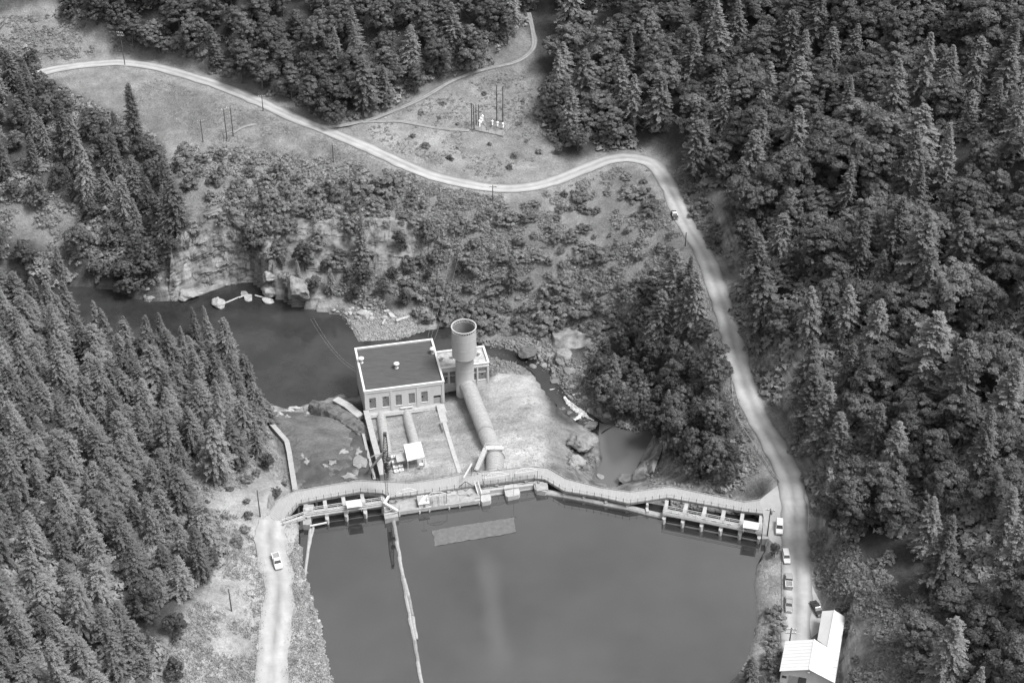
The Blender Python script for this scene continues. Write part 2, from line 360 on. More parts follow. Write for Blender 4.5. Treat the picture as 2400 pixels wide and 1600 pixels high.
W_RIV = [at(u, v, RZ)[:2] for u, v in RIVER]
W_POOL = [at(u, v, PZ)[:2] for u, v in POOL]

CTRL = [
 # left bank: dry grass, forest rising to the left
 (690,1300,1.0),(600,1260,3.5),(560,1200,3.2),(600,1130,2),(540,1120,3.5),(480,1130,5),(640,1150,1.8),(560,1300,5),(560,1400,6),(520,1500,7),(450,1580,9),(700,1500,2),(600,1600,4),
 (430,1350,10),(380,1500,12),(300,1600,16),(200,1650,20),(0,1650,26),(350,1250,13),(250,1400,18),(100,1500,24),(0,1400,28),(250,1150,13),(100,1200,22),(0,1100,25),
 (620,1050,-6),(560,1050,-2),(640,1000,-16),(600,1000,-14),(590,950,-24),(620,960,-27),(500,1000,-4),(400,1000,2),(300,1000,6),(150,1000,12),(0,900,14),(540,880,-24),(450,880,-16),(350,880,-10),(200,880,-2),(60,850,2),
 (420,840,-26),(300,835,-26),(150,810,-25),(40,760,-24),(-60,740,-24),
 # left spillway apron and trench
 (700,1120,-9),(780,1110,-8),(850,1100,-9),(700,1060,-15),(780,1050,-16),(840,1040,-17),(720,1000,-22),(780,990,-23),(840,990,-24),(660,965,-28.5),(720,965,-28.5),(800,960,-26),(840,960,-27),
 (655,1010,-18),(668,1080,-11),(680,1135,-4),(740,1165,-4),(820,1160,-4),(890,1150,-5),
 # penstock lawn
 (870,980,-25),(930,975,-25.2),(1000,960,-24.6),(1050,945,-24.4),(880,1030,-19),(950,1010,-21),(1020,1000,-20.5),(1090,1000,-19.5),(900,1080,-13.5),(960,1060,-14),(1040,1050,-14.5),(1100,1050,-13.5),
 (910,1120,-9.5),(980,1110,-9.5),(1050,1100,-8.5),(1120,1090,-8),(1180,1090,-7),(1150,950,-23),(1120,900,-26),(1160,890,-26),
 (860,900,-29),(1000,850,-27),(1100,860,-27),(1150,850,-27.5),
 # embankment mound
 (1200,890,-24),(1190,940,-20),(1240,930,-20.5),(1220,990,-15.5),(1270,990,-16.5),(1230,1050,-10),(1290,1050,-11.5),(1260,1090,-6.5),(1320,1095,-9),(1300,940,-24),(1330,1010,-19),(1370,1030,-19),(1350,1080,-14),(1380,1100,-18.5),(1340,1120,-8),
 (1400,1160,-14),(1440,1185,-12),
 # rocky channel
 (1200,800,-28.5),(1250,820,-28),(1300,850,-27),(1350,900,-25.5),(1400,940,-23.5),(1430,985,-20.5),(1330,870,-26),(1400,880,-24),(1290,800,-26),(1380,820,-23),
 # right gorge side below the road
 (1550,1000,-18),(1560,1060,-15),(1530,1110,-15),(1600,1100,-9),(1520,1150,-9),(1580,1130,-8),(1660,1130,-4),(1620,1165,-5),(1700,1180,-3.5),(1720,1150,-1),(1780,1120,1.8),(1760,1060,2.4),(1700,1000,-1),(1650,1050,-6),(1640,960,-7),(1600,930,-12),
 (1720,930,2.6),(1690,880,0),(1640,860,-6),(1560,860,-14),(1480,900,-20),(1450,860,-21),(1500,800,-16),(1580,780,-8),(1660,760,1),(1640,680,2.5),(1600,640,0.5),(1540,680,-8),(1450,760,-20),(1380,780,-25),
 # hillside between creek and road
 (1560,600,0.5),(1500,640,-5),(1420,680,-14),(1330,730,-22),(1230,770,-27),(1150,760,-27.5),(1540,480,1.5),(1480,430,1.5),(1500,540,-1),(1420,480,-0.5),(1400,560,-6),(1320,490,-2),(1300,580,-9),(1320,650,-15),(1220,500,-3),(1200,580,-10),(1230,680,-20),(1130,510,-3.5),(1130,600,-12),(1130,690,-22),(1060,740,-28),(1000,730,-27.5),(960,760,-29),(880,770,-29.3),(830,730,-28.5),(1050,640,-19),(1050,680,-23),
 (1000,620,-18),(1000,520,-6),(900,620,-19),(900,505,-6),(820,620,-19.5),(820,500,-5.5),(740,615,-19),(740,510,-6),(660,600,-17),(670,500,-6),(900,690,-25),(780,690,-26),(720,650,-22),(650,640,-20),(620,610,-14),
 (950,440,-2),(850,420,-2),(750,400,-1),(650,400,-1.5),(560,400,-2),(900,470,-4),(800,460,-4.5),(700,460,-4.5),(600,460,-5),(520,380,-1),(600,320,1),(700,340,1),(820,360,0.5),(480,330,1),(440,280,3),(380,240,4.5),(320,220,5.5),(260,200,6.5),(540,290,2.5),(460,240,4.4),
 # big cliff over the river
 (400,690,-29),(480,671,-29.6),(540,661,-29.6),(590,653,-29),(400,585,-14),(440,520,-8),(500,490,-4),(550,490,-4.5),(590,520,-8),(470,440,-2),(410,470,-5),(620,560,-11),
 # upper left bank
 (300,690,-29),(220,668,-29.2),(130,660,-29),(40,650,-29),(-60,648,-29),(-60,600,-20),(320,600,-20),(240,590,-21),(150,590,-22),(60,600,-21),(0,600,-19),(330,500,-11),(240,490,-12),(150,490,-13),(60,490,-12),(0,480,-10),(330,400,-4),(240,380,-4),(140,380,-4),(40,380,-3),(250,290,2),(150,280,2),(50,280,3),(0,200,7),(130,210,5.5),(0,130,9),
 # clearing and top forest
 (80,120,9),(200,110,9.5),(60,60,14),(180,60,13),(0,20,18),(120,10,19),(300,110,9),(420,130,8.5),(520,170,7),(620,210,6),(720,245,4.6),(820,270,4),(900,240,6),(1000,190,9),(1120,140,13),(1200,90,17),
 (1120,260,4.5),(1150,290,3.4),(1190,300,3.2),(1230,250,6),(1180,210,7),(1050,270,4.2),(960,320,2.2),(1060,360,1.6),(1150,390,1.2),(1250,390,1.4),(1330,370,2),(1300,300,4.5),(1400,340,3),(1480,345,3.2),
 # right slope
 (1570,360,5),(1640,440,8),(1700,520,10),(1720,600,9),(1750,700,9),(1780,800,9),(1820,900,8.5),(1860,1000,7.5),(1900,1100,7),(1920,1180,7),(1910,1260,6.5),(1930,1350,7),(1960,1430,7.5),(2000,1520,8),(2000,1600,8.5),(1990,1480,8),(1900,1420,3.6),(1900,1480,4),(1890,1600,4.5),
 (2050,1400,15),(2080,1550,16),(2050,1250,18),(2000,1100,18),(1950,950,20),(1900,800,22),(1850,650,22),(1800,500,21),
 # reservoir shore on the right
 (1800,1330,1.4),(1800,1400,1.6),(1805,1500,2),(1780,1560,1),(1830,1400,3),(1830,1320,2.6),(1825,1250,2.4),(1760,1600,1.2),
]
WCTRL = []
for x, y, z in [(-205,470,-18),(-205,500,-22),(-240,480,-15),(-190,440,4),(-190,380,34),(-180,300,40),(-170,200,40),(-120,200,22),(-80,180,5),(60,180,6),(90,200,12),(130,210,34),(150,280,44),(120,300,32),(170,380,58),(150,420,46),(135,470,44),(150,520,52),(200,520,84),(190,450,74),(120,540,36),(80,560,26),(40,580,24),(90,620,44),(0,600,26),(40,660,46),(-40,580,20),(-60,640,38),(-120,600,24),(-120,660,44),(-160,620,34),(-180,580,20),(-220,600,30),(-200,700,60),(-100,740,70),(50,740,76),(150,700,84),(220,640,100),(260,500,112),(250,350,88),(220,250,70),(-230,400,52),(-240,280,60),(-245,520,0),(140,600,60),
                (110,440,28),(100,400,24),(100,500,24),(95,360,20),(100,330,22),(115,270,28),(105,240,22)]:
    WCTRL.append((x, y, z))
C = np.array([at(*p) for p in CTRL]+[tuple(map(float, w)) for w in WCTRL]+[list(p) for p in W_R[::4]]+[list(p) for p in W_L[::3]]+[list(p) for p in W_T1[::5]])
# drop near duplicates
keep = []
for i, p in enumerate(C):
    if all(np.hypot(p[0]-C[j][0], p[1]-C[j][1]) > 1.5 for j in keep): keep.append(i)
C = C[keep]
def solve_rbf(C, lam=0.6):
    n = len(C); D = np.hypot(C[:,None,0]-C[None,:,0], C[:,None,1]-C[None,:,1])
    A = np.zeros((n+3, n+3)); A[:n,:n] = D - lam*np.eye(n); A[:n,n] = 1; A[:n,n+1] = C[:,0]; A[:n,n+2] = C[:,1]
    A[n:,:n] = A[:n,n:].T
    return np.linalg.solve(A, np.concatenate([C[:,2], [0,0,0]]))
RW = solve_rbf(C)
def rbf(x, y):
    out = RW[-3]+RW[-2]*x+RW[-1]*y
    for (cx, cy, _), w in zip(C, RW): out = out+w*np.hypot(x-cx, y-cy)
    return out
X0, X1, Y0, Y1, ST = -250.0, 250.0, 165.0, 760.0, 1.5
gx = np.arange(X0, X1+1e-6, ST); gy = np.arange(Y0, Y1+1e-6, ST)
GX, GY = np.meshgrid(gx, gy)
Z = rbf(GX, GY)
U_, V_ = proj(GX, GY, Z)
# natural roughness (calmer on the made ground)
made = inpoly([(850,960),(1060,940),(1150,900),(1290,930),(1330,1120),(1240,1130),(860,1150)], U_, V_)
dR, zR, sR = segdist(W_R, GX, GY); dL, zL, sL = segdist(W_L, GX, GY)
dT, zT, _ = segdist(W_T1, GX, GY); dT2, zT2, _ = segdist(W_T2, GX, GY); dT3, zT3, _ = segdist(W_T3, GX, GY)
amp = np.where(made, 0.35, 1.6)
Z = Z + amp*(fbm(GX/14, GY/14, 0.3)*1.6 + fbm(GX/4.5, GY/4.5, 2.0)*0.7)
gz_, gx_ = np.gradient(Z, ST)
steep = np.hypot(gz_, gx_)
Z = Z + np.clip(steep-0.9, 0, 1.2)*2.2*(fbm(GX/5, GY/5, 7.1)+0.6*fbm(GX/2.2, Z/2.0, 3.0, 3))
def flat(Z, d, zz, w, fall):
    k = np.clip((d-w)/fall, 0, 1); k = k*k*(3-2*k)
    return np.where(d < w+fall, (zz-0.12)*(1-k)+Z*k, Z)
Z = flat(Z, dT, zT, 2.4, 5); Z = flat(Z, dT2, zT2, 2.2, 4); Z = flat(Z, dT3, zT3, 2.0, 4)
Z = flat(Z, dR, zR, 4.6, 7); Z = flat(Z, dL, zL, 4.2, 6)
# yard by the garage and dam end
yard = inpoly([(1800,1130),(1880,1100),(1905,1180),(1895,1260),(1890,1330),(1905,1400),(1990,1440),(1975,1640),(1820,1640),(1836,1460),(1832,1300),(1810,1260),(1795,1200)], *proj(GX, GY, GX*0+2.8))
Z = np.where(yard, np.where(GY > 300, 2.35, 2.3+(300-GY)*0.012)*0.8+Z*0.2, Z)
# carve water
def carve(Z, poly, wl, up=0.5, shelf=0.35, depth=4.0):
    px_, py_ = np.array(poly)[:,0], np.array(poly)[:,1]
    ins = inpoly(np.column_stack([px_, py_]), GX, GY); d = polydist(poly, GX, GY)
    Z = np.where(ins, np.minimum(Z, wl-0.25-np.minimum(d*0.5, depth)), Z)
    return np.where(~ins, np.maximum(Z, wl+0.12+np.minimum(d, 3)*shelf*0.3), Z), ins, d
Z, in_riv, d_riv = carve(Z, W_RIV, RZ)
dS, zS, _ = segdist(W_S, GX, GY)
Z = np.where(dS < 4.0, np.minimum(Z, zS-0.7+dS*0.12), Z)
px_ = np.array(W_POOL); in_pool = inpoly(px_, GX, GY); d_pool = polydist(W_POOL, GX, GY)
Z = np.where(in_pool, np.minimum(Z, PZ-0.3-np.minimum(d_pool*0.6, 3)), Z)
Z = np.where(~in_pool & (d_pool < 3) & (dS > 4), np.maximum(Z, PZ+0.15), Z)
pr_ = np.array(W_RES); in_res = inpoly(pr_, GX, GY); d_res = polydist(W_RES, GX, GY)
DAMLINE = [tuple(at(u, v, 1.0)[:2])+(0.0,) for u, v in [(690,1175),(742,1186),(845,1172),(900,1172),(1090,1155),(1250,1128),(1330,1152),(1470,1184),(1560,1190),(1680,1212),(1790,1228)]]
d_dam = segdist(DAMLINE, GX, GY)[0]
Z = np.where(in_res, np.minimum(Z, -0.3-np.minimum(d_res*0.55, 5)-np.where(d_dam < 14, 4, 0)), Z)
Z = np.where(~in_res & (d_res < 4) & (d_dam > 9), np.maximum(Z, 0.15+0.12*d_res), Z)
Z = np.where((d_dam < 6.5) & ~in_res & (np.abs(GX) < 70), np.minimum(Z, -3.0), Z)
CUTS = [([(858,962,-22.5),(866,992,-19.5),(876,1032,-15.5),(886,1068,-12),(897,1112,-8)], 2.6, 1.0),
        ([(632,988,-22.5),(650,1008,-20),(672,1033,-17),(678,1060,-13.5),(684,1100,-8),(692,1148,-1.0)], 3.2, 1.0),
        ([(850,1010,-21),(858,1045,-17.5),(868,1085,-13.5),(878,1122,-10)], 3.4, 3.0)]
for path, w, dz in CUTS:
    d_, z_, _ = segdist([at(*p) for p in path], GX, GY); Z = np.where(d_ < w, np.minimum(Z, z_-dz), Z)
PADS = [([(1780,1172),(1829,1133),(1856,1105),(1890,1150),(1897,1215),(1890,1290),(1900,1360),(1930,1430),(1920,1480),(1842,1500),(1834,1300),(1802,1264),(1789,1204)], 2.34), ([(628,1206),(665,1234),(692,1240),(690,1262),(676,1300),(614,1300),(598,1245)], 2.34)]
for poly, z in PADS:
    q = np.array([at(u, v, z)[:2] for u, v in poly]); ins = inpoly(q, GX, GY) | (polydist(list(map(tuple, q)), GX, GY) < 1.2)
    Z = np.where(ins & (Z < 6), z-0.14, Z)
def tz(x, y):
    x = np.asarray(x, float); y = np.asarray(y, float)
    fx = np.clip((x-X0)/ST, 0, len(gx)-1.001); fy = np.clip((y-Y0)/ST, 0, len(gy)-1.001)
    i = fx.astype(int); j = fy.astype(int); a = fx-i; b = fy-j
    return (Z[j,i]*(1-a)+Z[j,i+1]*a)*(1-b)+(Z[j+1,i]*(1-a)+Z[j+1,i+1]*a)*b
def hit(u, v, h=0.0):
    """ground point under the ray through (u,v) whose height above ground is h there"""
    a = (u-1200)/FPX; b = -(v-800)/FPX; dx, dy, dz = a, cP+b*sP, -sP+b*cP
    t = np.arange(230, 1100, 0.8); x, y, z = t*dx, t*dy, CAMH+t*dz
    g = tz(x, y)+h; k = np.argmax(z < g)
    t1 = t[k]; t0 = t1-0.8
    for _ in range(12):
        tm = (t0+t1)/2
        if CAMH+tm*dz < float(tz(tm*dx, tm*dy))+h: t1 = tm
        else: t0 = tm
    return np.array([t1*dx, t1*dy, float(tz(t1*dx, t1*dy))])
# ground tones: what grows or lies there
U_, V_ = proj(GX, GY, Z)
jx = fbm(GX/9, GY/9, 4.4)*60; jy = fbm(GX/9+40, GY/9, 8.4)*45
UJ, VJ = U_+jx*0.5, V_+jy*0.5
tone = np.full(Z.shape, 0.055)
ZONES = [
 (0.165, [(-100,60),(130,0),(260,60),(330,115),(460,125),(640,215),(780,270),(1010,195),(1240,60),(1270,200),(1250,300),(1330,380),(1520,345),(1660,440),(1700,600),(1640,640),(1540,640),(1400,780),(1150,790),(1000,760),(960,700),(640,640),(600,560),(420,560),(380,330),(180,220),(100,170),(-100,160)]),
 (0.165, [(1050,460),(1300,450),(1500,400),(1560,520),(1600,620),(1450,700),(1250,720),(1050,640),(980,520)]),
 (0.19, [(860,290),(1000,215),(1230,170),(1260,300),(1330,380),(1100,420),(900,350)]),
 (0.15, [(0,480),(60,470),(120,410),(180,440),(170,560),(150,600),(60,570),(0,560)]),
 (0.235, [(440,1080),(560,1090),(640,1020),(690,1140),(650,1180),(690,1250),(760,1640),(340,1650),(380,1480),(470,1380),(520,1300),(470,1190)]),
 (0.27, [(590,1230),(700,1235),(712,1350),(735,1420),(770,1640),(590,1640),(600,1450),(560,1330)]),
 (0.27, [(860,965),(1060,940),(1120,900),(1160,900),(1180,1100),(860,1140)]),
 (0.33, [(1150,880),(1200,860),(1260,880),(1290,960),(1310,1060),(1260,1120),(1150,1100),(1140,960)]),
 (0.2, [(1270,960),(1330,1000),(1350,1090),(1310,1120),(1280,1060)]),
 (0.13, [(630,950),(720,950),(850,1000),(870,1150),(690,1150),(650,1010)]),
 (0.24, [(820,730),(980,730),(1040,800),(840,800)]),
 (0.14, [(1120,780),(1280,770),(1420,880),(1440,990),(1330,960),(1260,880),(1120,870)]),
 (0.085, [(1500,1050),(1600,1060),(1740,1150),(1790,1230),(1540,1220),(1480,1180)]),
 (0.15, [(1690,900),(1720,900),(1790,1110),(1760,1160),(1720,1120),(1680,1000)]),
 (0.22, [(1770,1290),(1830,1280),(1836,1480),(1780,1560),(1740,1600),(1764,1450)]),
 (0.30, [(1795,1170),(1830,1130),(1900,1180),(1890,1300),(1920,1420),(1840,1520),(1830,1300)]),
 (0.15, [(1890,1250),(1980,1260),(2090,1380),(2080,1640),(1975,1640),(1985,1430),(1930,1380)]),
 (0.13, [(1560,400),(1700,440),(1690,600),(1640,560),(1590,480)]),
]
for val, poly in ZONES:
    if val in (0.27, 0.33, 0.30, 0.13): m_ = inpoly(poly, U_+jx*0.12, V_+jy*0.12)
    else: m_ = inpoly(poly, UJ, VJ)
    tone = np.where(m_, val, tone)
big = fbm(GX/22, GY/22, 1.7)*1.1+fbm(GX/7, GY/7, 5.7)*0.6
tone = tone*np.clip(1+big*0.75, 0.5, 1.5)
# road verges and wheel-worn strips
tone = np.where((dR < 6.0) & (dR > 2.0), np.maximum(tone, 0.2), tone)
tone = np.where(dL < 4.5, np.maximum(tone, 0.30), tone)
tone = np.where((d_res < 3) & ~in_res & (GY > 200), np.maximum(tone, 0.2), tone)
gy_, gx_ = np.gradient(Z, ST); steep = np.hypot(gy_, gx_)
rock = np.clip((steep-1.05)/0.5, 0, 1)
rock = np.where(made, 0, rock)
rock = np.where((d_riv < 5) & ~in_riv & (U_ > 380), np.maximum(rock, 0.7), rock)
rock = np.where(U_ < 380, rock*0.35, rock)
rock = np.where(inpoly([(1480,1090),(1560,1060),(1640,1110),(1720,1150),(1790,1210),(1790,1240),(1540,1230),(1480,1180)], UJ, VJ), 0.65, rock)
rock = np.where(inpoly([(1320,1000),(1400,990),(1410,1100),(1380,1140),(1330,1110)], UJ, VJ), 0.6, rock)
# smooth the masks by one cell
def blur(a):
    b = a.copy(); b[1:-1,1:-1] = (a[1:-1,1:-1]*2+a[:-2,1:-1]+a[2:,1:-1]+a[1:-1,:-2]+a[1:-1,2:])/6; return b
tone = blur(blur(tone)); rock = blur(rock)
ny, nx = Z.shape
idx = np.arange(nx*ny).reshape(ny, nx)
F = np.column_stack([idx[:-1,:-1].ravel(), idx[:-1,1:].ravel(), idx[1:,1:].ravel(), idx[1:,:-1].ravel()])
gme = raw_mesh('ground', np.column_stack([GX.ravel(), GY.ravel(), Z.ravel()]), F, 'ground', tone.ravel(), smooth=True)
a_ = gme.attributes.new('rock', 'FLOAT', 'POINT'); a_.data.foreach_set('value', np.ascontiguousarray(rock.ravel(), np.float32))
ground = bpy.data.objects.new('ground', gme); COL.objects.link(ground); structure('ground', ground)
ground['label'] = 'sloping valley ground of dry grass, soil and bare rock'
# wider land out to the horizon, below and beyond the surveyed sheet
f = MB(); RR = [(0, 0)]
far = MB(); n = 48
def ringz(x, y): return 40+0.22*max(0, math.hypot(x, y-430)-330)+30*math.sin(x*0.004)*math.cos(y*0.005)
secs = []
def sq(k, hx, hy):
    t = k/n*4; s_ = int(t); q = t-s_
    p = [(-1,-1),(1,-1),(1,1),(-1,1)]; a, b = p[s_ % 4], p[(s_+1) % 4]
    return (a[0]+(b[0]-a[0])*q)*hx, 462+(a[1]+(b[1]-a[1])*q)*hy
V = []; 
for ri, (hx, hy) in enumerate([(249, 296.5), (420, 480), (900, 1000), (2500, 2600)]):
    for k in range(n):
        x, y = sq(k, hx, hy)
        V.append((x, y, float(tz(x, y))-0.4 if ri == 0 else ringz(x, y)*(1 if ri < 3 else 1)))
for ri in range(3):
    for k in range(n): far.f.append((ri*n+k, ri*n+(k+1) % n, (ri+1)*n+(k+1) % n, (ri+1)*n+k))
far.v = V
M['farland'] = mat('far_wooded_land', 0.05, 0.95, 0.4, 0.1)
structure('outer_land', far.build('outer_land', 'farland'))['label'] = 'wooded hills beyond the valley'

# ------------------------------------------------------------------ roads, tracks, water sheets
def strip(name, W, half, m, lift=0.06, nseg=4, wob=0.0, wfun=None, edge=0.5):
    V = []; F = []; T = []; W = [np.array(p) for p in W]; acc = 0
    if nseg > 5:
        W2 = []
        for p, q in zip(W[:-1], W[1:]):
            k = max(1, int(np.hypot(*(q-p)[:2])/2.0)); W2 += [p+(q-p)*j/k for j in range(k)]
        W = W2+[W[-1]]
    for i, p in enumerate(W):
        d = W[min(i+1, len(W)-1)]-W[max(i-1, 0)]; nrm = np.array([-d[1], d[0]])/max(1e-6, np.hypot(d[0], d[1]))
        h = half if wfun is None else wfun(i/(len(W)-1)); acc += 0 if i == 0 else np.hypot(*(p-W[i-1])[:2])
        for k in range(nseg+1):
            s = k/nseg*2-1; e = h*s*(1+(wob*1.6*float(fbm(np.array(acc*0.22+50*(s > 0)), np.array(3.0*(s > 0)), 0.5)) if abs(s) > 0.8 else 0))
            q = p[:2]+nrm*e; V.append((q[0], q[1], p[2]+lift+0.05*(1-s*s)))
            wear = 1.0+0.14*math.exp(-((abs(s)-0.42)/0.16)**2)-0.12*math.exp(-(s/0.15)**2)-edge*max(0, abs(s)-0.72)/0.28+0.5*float(fbm(np.array(acc*0.1), np.array(s*1.5), 4.0))+0.35*float(fbm(np.array(acc*0.5), np.array(s*4), 8.0))
            T.append(max(0.35, wear))
    for i in range(len(W)-1):
        for k in range(nseg):
            a = i*(nseg+1)+k; F.append((a, a+nseg+1, a+nseg+2, a+1))
    me = raw_mesh(name, np.array(V), np.array(F), m, np.array(T), smooth=True); o = bpy.data.objects.new(name, me); COL.objects.link(o)
    return structure(name, o)
strip('road', W_R, 3.1, 'road_worn', 0.06, 12, 0.35, lambda t: 3.9-1.1*min(1, t*1.6))['label'] = 'pale gravel road winding from the dam up the far hillside'
strip('road', W_L, 4.0, 'road_worn', 0.05, 12, 0.45, None, 0.12)['label'] = 'pale gravel track on the left bank of the reservoir'
strip('track', W_T1, 1.05, 'track_worn', 0.08, 8, 0.9)['label'] = 'worn dirt track climbing past the small substation'
strip('track', W_T2, 1.0, 'track_worn', 0.10, 8, 0.9)['label'] = 'short dirt track leading to the fenced substation'
strip('track', W_T3, 0.8, 'track_worn', 0.08, 8, 0.9)['label'] = 'faint dirt track to the timber pole frame'
for (poly, z), lab in zip(PADS, ('gravel yard at the right end of the dam where cars park', 'gravel turning place at the left end of the bridge')):
    b = MB(); P = catmull([at(u, v, z) for u, v in poly+poly[:1]], 3)[:-1]
    P = [p+[fbm(np.array(p[0]), np.array(p[1]))*0.8, fbm(np.array(p[1]), np.array(p[0]))*0.8, 0] for p in P]
    b.prism([p[:2] for p in P], z-0.2, z); b.f = [b.f[1]]; structure('yard', b.build('yard', 'road'))['label'] = lab
def sheet(name, poly, z, m, label):
    b = MB(); b.prism([tuple(p) for p in poly], z-0.5, z); b.f = [b.f[1]]
    o = structure(name, b.build(name, m)); o['label'] = label; return o
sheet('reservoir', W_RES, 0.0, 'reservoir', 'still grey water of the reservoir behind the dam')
sheet('river', W_RIV, RZ, 'river', 'dark river below the cliff and the powerhouse')
sheet('pool', W_POOL, PZ, 'pool', 'plunge pool below the middle of the dam')
strip('stream', W_S, 3.0, 'river', 0.0, 4, 0.8)['label'] = 'rocky stream between the plunge pool and the river'
# ------------------------------------------------------------------ the dam road bridge
DZ = 2.3
ST_B = [(628,1207),(652,1172),(690,1152),(735,1143),(842,1126),(898,1129),(915,1129.5),(963,1131.5),(1028,1122),(1088,1110),(1246,1093),(1285,1097),(1328,1122),(1408,1142.5),(1477,1152.5),(1572,1140.5),(1745,1176),(1782,1171),(1830,1135)]
ST_F = [(664,1233),(676,1210),(700,1181),(742,1172),(845,1153),(898,1157),(915,1166),(965,1161),(1030,1151),(1090,1142),(1250,1121),(1277,1124),(1322,1151),(1405,1165),(1473,1180),(1565,1166.5),(1742,1199),(1788,1204),(1836,1206)]
BK = [at(u, v, DZ) for u, v in ST_B]; FT = [at(u, v, DZ) for u, v in ST_F]
br = thing('road_bridge', 'long pale plank-decked road bridge bending along the crest of the dam', 'bridge', BK[8]*[1,1,0])
for i in range(len(BK)-1):
    b = MB(); b.prism([BK[i][:2], BK[i+1][:2], FT[i+1][:2], FT[i][:2]], DZ-0.55, DZ-0.06); b.build('deck_slab', 'conc', br)
pl = MB()                                                 # deck boards, laid across: too narrow to pick apart singly
for i in range(len(BK)-2):
    L = max(np.hypot(*(BK[i+1]-BK[i])[:2]), np.hypot(*(FT[i+1]-FT[i])[:2])); n = max(2, int(L/0.7))
    for k in range(n):
        t0, t1 = (k+0.06)/n, (k+0.94)/n; h = DZ+random.uniform(-0.025, 0.025)
        P = [BK[i]*(1-t0)+BK[i+1]*t0, BK[i]*(1-t1)+BK[i+1]*t1, FT[i]*(1-t1)+FT[i+1]*t1, FT[i]*(1-t0)+FT[i+1]*t0]
        pl.prism([p[:2] for p in P], DZ-0.07, h)
o = pl.build('deck_boards', 'deck', br); o['kind'] = 'stuff'
def along(P, step, lo=0, hi=None):
    out = []; carry = 0; P = P[lo:hi]
    for a, b in zip(P[:-1], P[1:]):
        L = np.hypot(*(b-a)[:2]); s = carry
        while s < L: out.append(a+(b-a)*s/L); s += step
        carry = s-L
    return out
for a, b, s in ((BK, 0.25, 1), (FT, 0.25, -1)):
    for i in range(len(a)-2):
        k = MB(); k.bar(a[i]+[0,0,0.12], a[i+1]+[0,0,0.12], 0.22, 0.24); k.build('kerb_beam', 'timber_l' if s > 0 else 'timber', br)
for p in along(FT, 2.05, 0, -1): MB().bar(p+[0,0,-0.4], p+[0,0,1.55], 0.11).build('railing_post', 'steel', br)
for p in along(BK, 2.6, 1, -2): MB().bar(p+[0,0,-0.4], p+[0,0,1.25], 0.09).build('railing_post', 'steel_m', br)
for P, m in ((FT, 'steel'), (BK, 'steel_m')):
    for i in range(len(P)-2):
        for h in (0.75, 1.15):
            if P is FT and h < 1: continue
            MB().bar(P[i]+[0,0,h], P[i+1]+[0,0,h], 0.03).build('railing_wire', m, br)
# bridge bents under the deck
for i in range(2, len(BK)-2):
    a = BK[i]*0.85+FT[i]*0.15; b2 = BK[i]*0.15+FT[i]*0.85; g = MB()
    for q in (a, b2): g.box((q[0], q[1], (DZ-0.55-12)/2), (0.55, 0.55, DZ-0.55+12))
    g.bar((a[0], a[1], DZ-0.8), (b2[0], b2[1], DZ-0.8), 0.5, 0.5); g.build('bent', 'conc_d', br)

# ------------------------------------------------------------------ dam body below the spillways
dm = thing('dam_wall', 'weathered concrete body of the dam under the bridge and gates', 'dam', at(1200, 1150, 0)*[1,1,0])
DL = [at(u, v, 1.0) for u, v in [(700,1206),(845,1183),(905,1188),(1090,1166),(1250,1140),(1322,1158),(1470,1190),(1550,1208),(1680,1232),(1800,1256)]]
DN = [np.array([0, 1.0, 0])]*len(DL)
for i in range(len(DL)-1):
    a, b2 = DL[i], DL[i+1]; off = np.array([0, 4.2, 0])
    top = -2.4 if i not in (2, 3) else 0.2
    MB().prism([a[:2], b2[:2], (b2+off)[:2], (a+off)[:2]], -20, top).build('wall', 'conc', dm)
# ogee sill of the overflow section
SB = [at(u, v, 0.0) for u, v in [(1262,1158),(1322,1167),(1368,1175.5),(1420,1187),(1469.5,1195.6),(1517,1208.5),(1552,1216.5)]]
for i in range(len(SB)-1):
    g = MB(); secs = []
    for p in (SB[i], SB[i+1]):
        secs.append([(p[0], p[1]+dy, dz) for dy, dz in ((0,-3),(0.05,0.35),(0.35,0.75),(0.9,0.95),(1.6,0.8),(2.3,0.2),(3.0,-1.0),(4.0,-4.0),(4.2,-8.0))])
    g.loft(secs); g.build('sill', 'conc', dm)
for i in range(1, len(SB)-1):
    p = SB[i]; g = MB(); g.box((p[0], p[1]+1.1, 0.9), (0.75, 1.5, 1.0), 0.1); g.box((p[0]+0.1, p[1]+2.6, 1.2), (0.6, 0.8, 1.6), 0.1)
    g.build('sill_pier', 'conc_l', dm)

